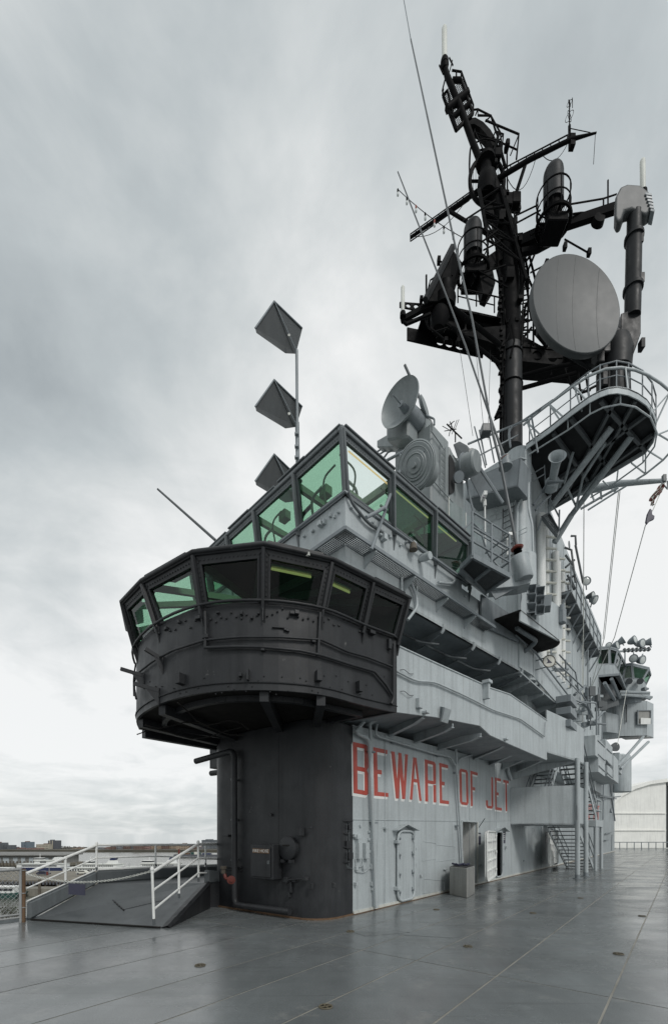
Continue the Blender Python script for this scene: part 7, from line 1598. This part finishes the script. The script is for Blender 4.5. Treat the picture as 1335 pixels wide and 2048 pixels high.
for k in range(26): x, y = random.uniform(1148, 1205), random.uniform(1380, 1460); B().box(at(x, y, random.uniform(22, 25)), random.uniform(.1, .5), random.uniform(.1, .3), random.uniform(.1, .5)).build('gear_box', G[random.choice(('mid', 'trim', 'haze2'))], sgx)
B().prism([at(x, y, 25) for x, y in ((1158, 1340), (1240, 1340), (1240, 1500), (1158, 1500))], v3(V) * .1 + Vector((0, 1, 0)))
# floodlight cluster on a cross bar
fbx = thing('floodlight_bar', 'grey cross bar on a post carrying the floodlights above the aft cabs', 'lamp bar', at(1248, 1330, 32))
T([(1222, 1304), (1300, 1299)], .07, 32).build('bar', G['haze2'], fbx); T([(1249, 1302), (1249, 1326)], .05, 32).build('post', G['haze2'], fbx)
for k in range(7): B().lathe(at(1248 + k * 8, 1301 - k * .4, 32) - UP * .15, UP, [(0, .06), (.08, .12), (.22, .12), (.3, .06), (.3, .001)], 10).build('clamp', G['trim'], fbx, smooth=40)
for (x, y, dx, dyv, r_, l_) in ((1216, 1290, -.9, .2, .20, 'small rounded floodlight on the aft cab roof, farthest left'), (1235, 1290, .5, .1, .30, 'big round backed floodlight at the left end of the bar'), (1247, 1279, .9, .6, .27, 'floodlight tipped to the sky above the left part of the bar'), (1270, 1279, .5, .15, .30, 'tallest lit faced floodlight above the middle of the bar'), (1285, 1286, .3, -.1, .30, 'wide floodlight facing out right of the tallest one'), (1302, 1283, 1, .1, .26, 'barrel floodlight seen from the side at the right end'), (1266, 1317, -.9, -.2, .28, 'lower floodlight below the bar turned left'), (1285, 1320, .3, -.25, .30, 'lower floodlight below the bar facing out')):
    lampcan(at(x, y, 31.8), (dx, -.8, dyv), r_, r_ * 1.7, 'floodlight', l_, 'mid', 'floodlights', stem=at(x, y + (12 if y < 1300 else -12), 32))

# ------------------------------------------------------------------ tent and barrier at the far end of the deck
tent = thing('fabric_hall', 'white arched fabric hall at the far end of the flight deck', 'tent', at(1335, 1698, 56))
TD = 56.0
archp = [(1200, 1640), (1214, 1622), (1229, 1607), (1246, 1592), (1270, 1578.5), (1300, 1569), (1335, 1564), (1370, 1569), (1400, 1578), (1424, 1592), (1441, 1607), (1456, 1622), (1470, 1640)]
xs = [1205, 1229, 1246, 1270, 1300, 1331]
def ay(x):
    for a, c in zip(archp, archp[1:]):
        if a[0] <= x <= c[0]: return a[1] + (c[1] - a[1]) * (x - a[0]) / (c[0] - a[0])
rowsy = [1698, 1661, 1627]
for i in range(len(xs) - 1):
    for j in range(3):
        y0 = rowsy[j]; tops_ = [rowsy[j + 1]] * 2 if j < 2 else [ay(xs[i]), ay(xs[i + 1])]
        if min(tops_) > y0: continue
        tops_ = [min(t, y0 - 1) for t in tops_]
        B().prism([at(xs[i], y0, TD), at(xs[i + 1], y0, TD), at(xs[i + 1], tops_[1], TD), at(xs[i], tops_[0], TD)], (0, .1, 0)).build('end_panel', G['tent'], tent)
b = B()
for a, c in zip(archp, archp[1:]):
    q = [at(*a, TD - .3), at(*c, TD - .3), at(c[0], c[1] - 7, TD - .3), at(a[0], a[1] - 7, TD - .3)]; b.hexa(q, [p + Vector((.0, 26, 0)) for p in q])
b.build('roof_skin', G['tent'], tent)
for x in (1331, 1332.5): B().prism([at(x, 1698, TD + .2), at(x + 1.2, 1698, TD + .2), at(x + 1.2, 1567, TD + .2), at(x, 1567, TD + .2)], (0, .2, 0)).build('edge_post', G['trim'], tent)
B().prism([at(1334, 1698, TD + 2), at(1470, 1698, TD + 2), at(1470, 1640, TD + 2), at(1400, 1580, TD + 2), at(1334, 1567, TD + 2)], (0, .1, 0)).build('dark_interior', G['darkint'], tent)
for y in rowsy[1:]: B().bar(at(1205, y, TD - .08), at(1331, y, TD - .08), .08, .12).build('seam_strip', G['tent'], tent)
bf = thing('barrier_fence', 'low grey barrier railing in front of the fabric hall', 'fence', at(1290, 1698, 52))
for k in range(10): T([(1224 + 14.5 * k, 1700), (1224 + 14.5 * k, 1685)], .045, 52).build('post', G['mid'], bf)
for y in (1685, 1699): T([(1222, y), (1360, y)], .045, 52).build('rail', G['mid'], bf)
b = B(); 
for k in range(12): B().box(at(1232 + 9 * k, 1699, 54.5), .5, .5, .35).build('ballast_block', G['offwhite'], bf)

# ------------------------------------------------------------------ river, piers, boats
ZWAT = -16.5
def water_mat():
    m, N, L = mat_new('river_water'); p = N['Principled BSDF']; p.inputs['Base Color'].default_value = (.085, .088, .072, 1); p.inputs['Roughness'].default_value = .22; p.inputs['Specular IOR Level'].default_value = .5
    g = N.new('ShaderNodeNewGeometry'); n = N.new('ShaderNodeTexNoise'); n.inputs['Scale'].default_value = .35; n.inputs['Detail'].default_value = 6
    L.new(g.outputs['Position'], n.inputs['Vector']); bp = N.new('ShaderNodeBump'); bp.inputs['Strength'].default_value = .6; bp.inputs['Distance'].default_value = .6; L.new(n.outputs['Fac'], bp.inputs['Height']); L.new(bp.outputs[0], p.inputs['Normal']); return m
G['water'] = water_mat()
G['shore'] = paint('brown_shore_ground', (.075, .070, .055), .9, .3, .1, scale=.05, bump=0)
G['concrete'] = paint('old_pier_concrete', (.21, .20, .17), .85, .2, .35, scale=.3)
G['pierdeck'] = paint('pier_deck_boards', (.17, .155, .125), .85, .25, .1, scale=.2)
G['shed'] = paint('grey_shed_cladding', (.20, .20, .19), .8, .15, .35, scale=.3)
G['shedoor'] = paint('pale_shed_door', (.42, .46, .48), .6, .1, .2)
G['navy'] = paint('navy_hull_paint', (.02, .03, .085), .4, .1, .1)
G['teal'] = paint('green_hull_paint', (.015, .06, .05), .5, .1, .1)
G['win'] = paint('dark_window_glass', (.02, .025, .03), .15, .1, 0, bump=0)
YS = 470.0
struct(B().prism([(-3000, 5, ZWAT - .5), (3000, 5, ZWAT - .5), (3000, YS + 4, ZWAT - .5), (-3000, YS + 4, ZWAT - .5)], (0, 0, .5)).build('water', G['water']))
YS = 470.0
shore = struct(B().prism([(-900, YS, ZWAT - 1), (900, YS, ZWAT - 1), (900, YS + 58, ZWAT - 1), (-900, YS + 58, ZWAT - 1)], (0, 0, 3.2)).build('far_shore', G['shore']))
bp_ = lambda x, y, d: at(x, y, d)
def pxbox(x0, x1, y0, y1, d, depth, name, mat, par, bevel=0):   # box whose near face spans these pixels at distance d
    a, c = at(x0, y1, d), at(x1, y0, d); return B().block((a.x, d, a.z), (c.x - a.x, 0, 0), (0, depth, 0), (0, 0, c.z - a.z)).build(name, G[mat], par, bevel=bevel)
# far buildings
bcol = {'brown': (.13, .085, .07), 'tan': (.24, .19, .14), 'grey': (.15, .155, .165), 'blue': (.13, .165, .195), 'beige': (.30, .28, .23), 'dark': (.075, .08, .09), 'pink': (.20, .13, .115), 'slate': (.095, .105, .115)}
for k, c in bcol.items(): G['b_' + k] = paint(k + '_far_masonry', tuple(x * 1.35 for x in c), .8, .12, .2, scale=.1, bump=0)
BL = [(-30, -2, 1686, 'slate', 'slab'), (0, 15, 1691, 'slate', 'stepped'), (14, 20, 1700, 'pink', 'low'), (18, 43, 1696, 'pink', 'gabled'), (42, 53, 1684.5, 'blue', 'glass tower'), (50, 80, 1697, 'pink', 'terraced'), (72, 97, 1689, 'beige', 'slab'), (96, 107.5, 1681.5, 'dark', 'striped tower'),
      (143, 162, 1697, 'tan', 'low white'), (218, 226, 1694, 'brown', 'block'), (227, 240, 1692, 'grey', 'block'), (240, 256, 1693.5, 'brown', 'block'), (256, 266, 1690.5, 'slate', 'block'), (266, 282, 1691, 'brown', 'block'), (282, 298, 1691.5, 'pink', 'block'), (299, 318, 1690, 'tan', 'block'), (318, 334, 1691.5, 'brown', 'block'), (334, 352, 1689, 'tan', 'block'), (352, 374, 1688.5, 'tan', 'block'), (374, 390, 1693, 'brown', 'low'), (390, 404, 1695, 'grey', 'low'), (403, 448, 1680.5, 'slate', 'wide block'), (448, 480, 1690, 'brown', 'block'), (190, 204, 1697, 'grey', 'low'), (204, 218, 1696, 'pink', 'low')]
words = ['closest to the left edge of the photo', 'beside the pier shed end', 'above the white ferry bow', 'above the navy hulled boat', 'left of the two pale slabs', 'with the most even roof line', 'left of the handrail corner', 'behind the handrail slope', 'under the handrail top', 'right of the wooded hill', 'beyond the first ferry funnel', 'beyond the second ferry stern']
for i, (x0, x1, yt, col, kind) in enumerate(BL):
    d = YS + 12 + (i * 7) % 30; p = at((x0 + x1) / 2, 1705, d); w = (x1 - x0) * d / 900; h = at(x0, yt, d).z - (ZWAT + 2.2)
    t = thing('far_building', f'{col} {kind} building on the far shore, {i + 1 if False else ["at the frame edge", "low at far left", "small between two blocks", "with gables at far left", "bluish and slim", "broad and terraced", "pale and tall", "dark with pale stripes", "pale below the wooded rise", "narrow past the rise", "grey in the row", "between grey and slate blocks", "slim and dark in the row", "wide in the row middle", "pinkish in the row", "first of the tan ones", "between two tan ones", "with a stepped tan roof", "last and widest of the tan ones", "low after the tan row", "low beside the wide block", "broad next to the black tower", "hidden by the black tower", "low and grey under the rail corner", "pink and low after the rail corner"][i]}', 'building', (p.x, d, ZWAT + 2.2), 'buildings on the far shore')
    B().block((p.x - w / 2, d, ZWAT + 2.2), (w, 0, 0), (0, 14, 0), (0, 0, h)).build('wall', G['b_' + col], t)
    B().block((p.x - w / 2 + w * (.15 if i % 2 else .5), d + 2, ZWAT + 2.2 + h), (w * .3, 0, 0), (0, 6, 0), (0, 0, .9)).build('roof_house', G['b_' + ('slate' if i % 2 else 'brown')], t)
    if kind in ('stepped', 'terraced', 'gabled', 'wide block', 'block') and i % 3 == 0: B().block((p.x - w * .45, d - .6, ZWAT + 2.2), (w * .3, 0, 0), (0, .55, 0), (0, 0, h * .86)).build('front_bay', G['b_' + col], t)
    b = B(); nc = max(2, int(w / 1.5)); nr = max(2, int(h / 1.5))
    for c in range(nc):
        for r_ in range(nr): b.add([(p.x - w / 2 + w * (c + .25) / nc, d - .04, ZWAT + 2.2 + h * (r_ + .3) / nr), (p.x - w / 2 + w * (c + .75) / nc, d - .04, ZWAT + 2.2 + h * (r_ + .3) / nr), (p.x - w / 2 + w * (c + .75) / nc, d - .04, ZWAT + 2.2 + h * (r_ + .78) / nr), (p.x - w / 2 + w * (c + .25) / nc, d - .04, ZWAT + 2.2 + h * (r_ + .78) / nr)], [(0, 1, 2, 3)])
    stuff(b.build('windows', G['win'], t))
    if kind == 'striped tower':
        for s_ in (.25, .7): B().block((p.x - w / 2 + w * s_, d - .2, ZWAT + 2.2), (w * .16, 0, 0), (0, .15, 0), (0, 0, h)).build('pale_stripe', G['b_beige'], t)
# wooded rise on the far shore
b = B(); prof_ = [(78, 1704), (90, 1699), (108, 1696), (125, 1695.5), (150, 1696), (175, 1697), (200, 1698.5), (225, 1700), (250, 1704)]
top = [at(x, y, YS + 50) for x, y in prof_]; b.prism([Vector((p.x, YS + 50, max(p.z - 1.5, ZWAT + 2.2))) for p in top] + [Vector((top[-1].x, YS + 50, ZWAT)), Vector((top[0].x, YS + 50, ZWAT))], (0, 60, 0)); struct(b.build('hill', G['shore']))
G['twig'] = paint('bare_winter_twigs', (.065, .06, .05), .9, .3, 0, scale=.2, bump=0); G['leaf'] = paint('evergreen_leaves', (.035, .05, .02), .8, .4, 0, bump=0)
random.seed(5); b = B()
for k in range(5200):
    x = random.uniform(78, 440); yy = 1704
    for a, c in zip(prof_, prof_[1:]):
        if a[0] <= x <= c[0]: yy = a[1] + (c[1] - a[1]) * (x - a[0]) / (c[0] - a[0])
    onh = x < 250; y = (random.uniform(yy - 2.4, 1705) if onh else random.uniform(1702, 1706)); d = YS + (48 if y < 1701 else 8) + random.uniform(-3, 3); s_ = random.uniform(.3, .9)
    p = at(x, y, d); a_ = random.uniform(0, 3.1); e1_ = Vector((math.cos(a_), random.uniform(-.3, .3), math.sin(a_))) * s_; e2_ = Vector((-math.sin(a_), .2, math.cos(a_))) * s_ * .6
    b.add([p - e1_, p + e2_ * .4 - e1_ * .2, p + e1_, p - e2_], [(0, 1, 2, 3)])
o = b.build('far_trees', G['twig']); o['kind'] = 'stuff'; o['label'] = 'bare winter trees along the far shore and its rise'
# barge
bg = thing('work_barge', 'long dark work barge with machinery moored across the river', 'barge', at(395, 1714, 360))
pxbox(347, 452, 1709.5, 1714.5, 358, 9, 'hull', 'b_dark', bg); pxbox(356, 358.5, 1699, 1710, 358, 2, 'crane_tower', 'redval', bg); pxbox(362, 378, 1706.5, 1709.4, 359, 3, 'cargo', 'rust', bg); pxbox(381, 400, 1705, 1709.4, 359, 3, 'machine', 'teal', bg); pxbox(388, 394, 1704.3, 1709.4, 358.5, .4, 'yellow_skip', 'cream', bg); pxbox(404, 420, 1707, 1709.4, 359, 3, 'cargo', 'navy', bg); pxbox(424, 440, 1707.6, 1709.4, 359, 3, 'cargo', 'white', bg)
# far pier with shed
sh = thing('pier_shed', 'long grey pier shed with a row of pale doors', 'shed', at(40, 1727, 262))
pxbox(-60, 130, 1712, 1727, 260, 14, 'wall', 'shed', sh); b = B(); a, c = at(-60, 1712, 258), at(131, 1713.5, 258); b.hexa([(a.x, 258, a.z), (c.x, 258, a.z), (c.x, 258, a.z + .5), (a.x, 258, a.z + .5)], [(a.x, 276, a.z), (c.x, 276, a.z), (c.x, 276, a.z + 1.6), (a.x, 276, a.z + 1.6)]); b.build('roof', G['shed'], sh)
for x0, w in ((-20, 8), (-7, 8), (6, 12), (26, 9), (42, 8), (58, 8), (74, 7), (90, 7), (104, 9)): pxbox(x0, x0 + w, 1716, 1726.5, 259.9, .09, 'door', 'shedoor', sh)
fp2 = struct(pxbox(-60, 139, 1727.2, 1732, 259, 20, 'far_pier', 'pierdeck', None))
for k in range(16): pass
b = B(); [b.tube([(p.x, 258.6, ZWAT), (p.x, 258.6, ZWAT + 3)], .35, 5) for p in (at(-50 + 7 * k, 1730, 258.6) for k in range(27))]; stuff(b.build('far_pier_piles', G['wood']))['label'] = 'timber piles under the far pier'
# nearer pier (road deck on piles)
DP = 150.0
zpd = at(60, 1752, 165).z
p0_ = at(60, 1754, 150)
pier = thing('road_pier', 'wide concrete road pier on timber piles', 'pier', (p0_.x, 150, ZWAT))
zt0 = at(60, 1761, 140).z
B().block((-140, 140, zt0 - .9), (110, 0, 0), (0, 36, 0), (0, 0, .9)).build('deck_slab', G['pierdeck'], pier)
B().block((-140, 139.6, zt0 - .9), (110, 0, 0), (0, .38, 0), (0, 0, .5)).build('fender_beam', G['wood'], pier)
for k in range(60): B().block((-108 + 1.05 * k, 139.2, zt0 - 1.3), (.45, 0, 0), (0, .38, 0), (0, 0, 1.0)).build('fender_block', G['b_dark'], pier)
for k in range(18): B().tube([(-108 + 3.6 * k, 140.6, ZWAT), (-108 + 3.6 * k, 140.6, zt0 - .9)], .42, 7).build('pile', G['concrete' if k % 3 == 0 else 'wood'], pier)
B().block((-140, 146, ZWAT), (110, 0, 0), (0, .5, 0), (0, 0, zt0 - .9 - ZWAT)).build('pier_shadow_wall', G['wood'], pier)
B().block((-100, 133, ZWAT), (48, 0, 0), (0, 6, 0), (0, 0, 2.2)).build('lower_quay', G['concrete'], pier)
for k in range(9): B().tube([(-98 + 5.6 * k, 132.7, ZWAT - .2), (-98 + 5.6 * k, 132.7, ZWAT + 3.4 + (k % 3) * .8)], .38, 7).build('mooring_pile', G['concrete' if k % 2 else 'wood'], pier)
for k in range(8): B().tube([(-104 + 8.5 * k, 150 + k, zt0), (-104 + 8.5 * k, 150 + k, zt0 + 4.6)], .09, 5).build('lamp_post', G['galv'], pier)
def car(x, d, mat, label):
    P = at(x, 1750, d); t = thing('parked_car', label, 'car', (P.x, d, zt0), 'cars parked on the pier'); z = zt0
    b = B(); ol = [(-2.1, .35), (2.1, .35), (2.15, .8), (1.5, .95), (.9, 1.45), (-1.0, 1.48), (-1.7, 1.0), (-2.15, .9)]; b.prism([(P.x + x_, d, z + z_) for x_, z_ in ol], (0, 1.7, 0)); b.build('body', G[mat], t, bevel=.05)
    b = B(); b.prism([(P.x + x_, d - .01, z + z_) for x_, z_ in ((-1.35, 1.0), (1.2, 1.0), (.8, 1.36), (-.95, 1.38))], (0, .005, 0)); b.build('side_windows', G['win'], t)
    for x_ in (-1.3, 1.3): B().lathe((P.x + x_, d - .03, z + .33), (0, 1, 0), [(0, .33), (.2, .33), (.2, .001)], 12).build('wheel', G['b_dark'], t)
car(84, 157, 'sign', 'dark car parked on the pier left of the handrail post'); car(163, 160, 'cream', 'pale car parked on the pier right of the handrail post'); car(172, 163, 'shed', 'grey car beside the pale one on the pier')
rb = thing('red_board', 'small red board standing on the pier', 'board', at(94, 1752, 150)); pxbox(92.5, 96, 1744, 1751, 150, .2, 'board', 'redval', rb)
# ferries
def ferry(x0, x1, ywl, d, label, hullmat, funnel, decks=2, streamlined=False):
    a, c = at(x0, ywl, d), at(x1, ywl, d); L_ = c.x - a.x; Bm = 9.0; t = thing('ferry', label, 'ferry', ((a.x + c.x) / 2, d + Bm / 2, ZWAT), 'white ferries moored across the basin'); X = lambda f: a.x + L_ * f
    hz_ = 1.9
    pl_ = [(X(.0), d + Bm / 2), (X(.06), d + Bm * .2), (X(.16), d), (X(1), d), (X(1), d + Bm), (X(.16), d + Bm), (X(.06), d + Bm * .8)]
    B().prism([(x, y, ZWAT - .3) for x, y in pl_], (0, 0, hz_)).build('hull', G[hullmat], t)
    z = ZWAT + hz_ - .3; f0, f1 = .06, .985
    for k in range(decks):
        h = (1.75, 1.5)[k]; sp_ = (1.15, .8)[k]
        B().block((X(f0), d + .5 + .5 * k, z + .02), (L_ * (f1 - f0), 0, 0), (0, Bm - 1 - k, 0), (0, 0, h)).build('deck_house', G['white'], t)
        B().block((X(f0 - .02), d + .1 + .5 * k, z + h), (L_ * (f1 - f0 + .03), 0, 0), (0, Bm - .2 - k, 0), (0, 0, .12)).build('deck_edge', G['offwhite'], t)
        if streamlined: B().block((X(f0 + .12), d + .46 + .5 * k, z + .55), (L_ * (f1 - f0 - .2), 0, 0), (0, .03, 0), (0, 0, .6)).build('window_band', G['win'], t)
        else:
            nw = int(L_ * (f1 - f0 - .06) / sp_)
            for j in range(nw): B().block((X(f0 + .03) + sp_ * j, d + .46 + .5 * k, z + .55), (sp_ * .6, 0, 0), (0, .03, 0), (0, 0, (.85, .55)[k])).build('window', G['win'], t)
        z += h + .12; f0, f1 = .36, .97
        if streamlined: f0, f1 = .42, .75
    wx = .36
    B().block((X(wx), d + 2.5, z), (L_ * .16, 0, 0), (0, 3.5, 0), (0, 0, 1.3)).build('wheelhouse', G['white'], t); B().block((X(wx) - .05, d + 2.45, z + .5), (L_ * .16 + .1, 0, 0), (0, 3.6, 0), (0, 0, .6)).build('wheelhouse_windows', G['win'], t)
    B().tube([(X(wx + .1), d + 4, z + 1.3), (X(wx + .1), d + 4, z + 3.4)], .12, 5).build('mast', G['white'], t)
    fx = .74; B().prism([(X(fx), d + 3, z), (X(fx + .17), d + 3, z), (X(fx + .15), d + 3, z + 1.6), (X(fx + .05), d + 3, z + 1.6)], (0, 3, 0)).build('funnel_base', G['white'], t)
    if funnel: B().prism([(X(fx + .06), d + 3.2, z + 1.65), (X(fx + .15), d + 3.2, z + 1.65), (X(fx + .18), d + 3.2, z + 3.1), (X(fx + .09), d + 3.2, z + 3.1)], (0, 2.4, 0)).build('funnel', G[funnel], t)
    return t
ferry(117, 235, 1752, 198, 'white ferry with dark blue funnel behind the left handrail post', 'white', 'navy')
ferry(236, 356, 1752, 203, 'white ferry with twin dark funnel half hidden by the ramp bulwark', 'white', 'navy')
ferry(26, 121, 1742, 226, 'white streamlined ferry with navy hull by the pier shed', 'navy', None, 2, True)
sb = thing('small_boat', 'white motor boat with dark hull at the left edge', 'boat', at(5, 1745, 215)); pxbox(-20, 18, 1736, 1741, 215, 4, 'cabin', 'white', sb); pxbox(-25, 20, 1741, 1748, 214, 6, 'hull', 'navy', sb); pxbox(-15, 14, 1737.4, 1739, 214.9, .08, 'windows', 'win', sb)
gb = thing('green_boat', 'white topped boat with green hull seen through the chain link fence', 'boat', at(10, 1795, 128))
a = at(-40, 1793, 128); c = at(30, 1793, 128); L_ = c.x - a.x
B().prism([(a.x, 128, ZWAT - .2), (c.x, 128, ZWAT - .2), (c.x + 1.2, 128, ZWAT + 1.6), (a.x, 128, ZWAT + 1.3)], (0, 4, 0)).build('hull', G['teal'], gb); B().block((a.x, 128.4, ZWAT + 1.5), (L_ * .95, 0, 0), (0, 3.2, 0), (0, 0, 1.6)).build('cabin', G['white'], gb); B().block((a.x - .3, 128, ZWAT + 3.12), (L_ * .98, 0, 0), (0, 4, 0), (0, 0, .2)).build('roof', G['white'], gb); B().block((a.x, 128.36, ZWAT + 2.1), (L_ * .9, 0, 0), (0, .03, 0), (0, 0, .6)).build('windows', G['win'], gb)
# waterside promenade with winter shrubs, seen through the fence
prom = struct(B().prism([(-130, 60, ZWAT + 2.0), (-38, 60, ZWAT + 2.0), (-52, 86, ZWAT + 2.0), (-130, 92, ZWAT + 2.0)], (0, 0, .5)).build('promenade', G['concrete']))
def shrub(x, d, h, mat, label, n=220, spread=1.0):
    P = at(x, 1820, d); z0 = ZWAT + 2.5; t = thing('shrub', label, 'shrub', (P.x, d, z0), 'shrubs on the promenade'); st = B()
    for k in range(9):
        a_ = random.uniform(0, 6.28); e = Vector((P.x + math.cos(a_) * h * .4 * spread, d + math.sin(a_) * h * .4, z0 + h * random.uniform(.6, 1))); st.tube([(P.x, d, z0), (Vector((P.x, d, z0)) + e) / 2 + UP * .1, e], [.05, .03, .012], 4)
    st.build('stems', G['twig'], t); b = B()
    for k in range(n):
        p = Vector((P.x, d, z0 + h * .55)) + Vector((random.gauss(0, .3) * h * spread, random.gauss(0, .3) * h, random.gauss(0, .22) * h)); a_ = Vector((random.uniform(-1, 1), random.uniform(-1, 1), random.uniform(-1, 1))).normalized() * .13; c_ = a_.orthogonal().normalized() * .08; b.add([p - a_, p + c_, p + a_, p - c_], [(0, 1, 2, 3)])
    stuff(b.build('leaves', G[mat], t))
shrub(4, 84, 2.6, 'leaf', 'dark green shrub at the left edge behind the fence'); shrub(27, 85, 2.4, 'leaf', 'green shrub next to the fence post'); shrub(36, 83, 1.6, 'twig', 'brown dry shrub nearest the fence post', 160); shrub(15, 82, 4.6, 'twig', 'bare leafless sapling between the green shrubs', 50, .6)
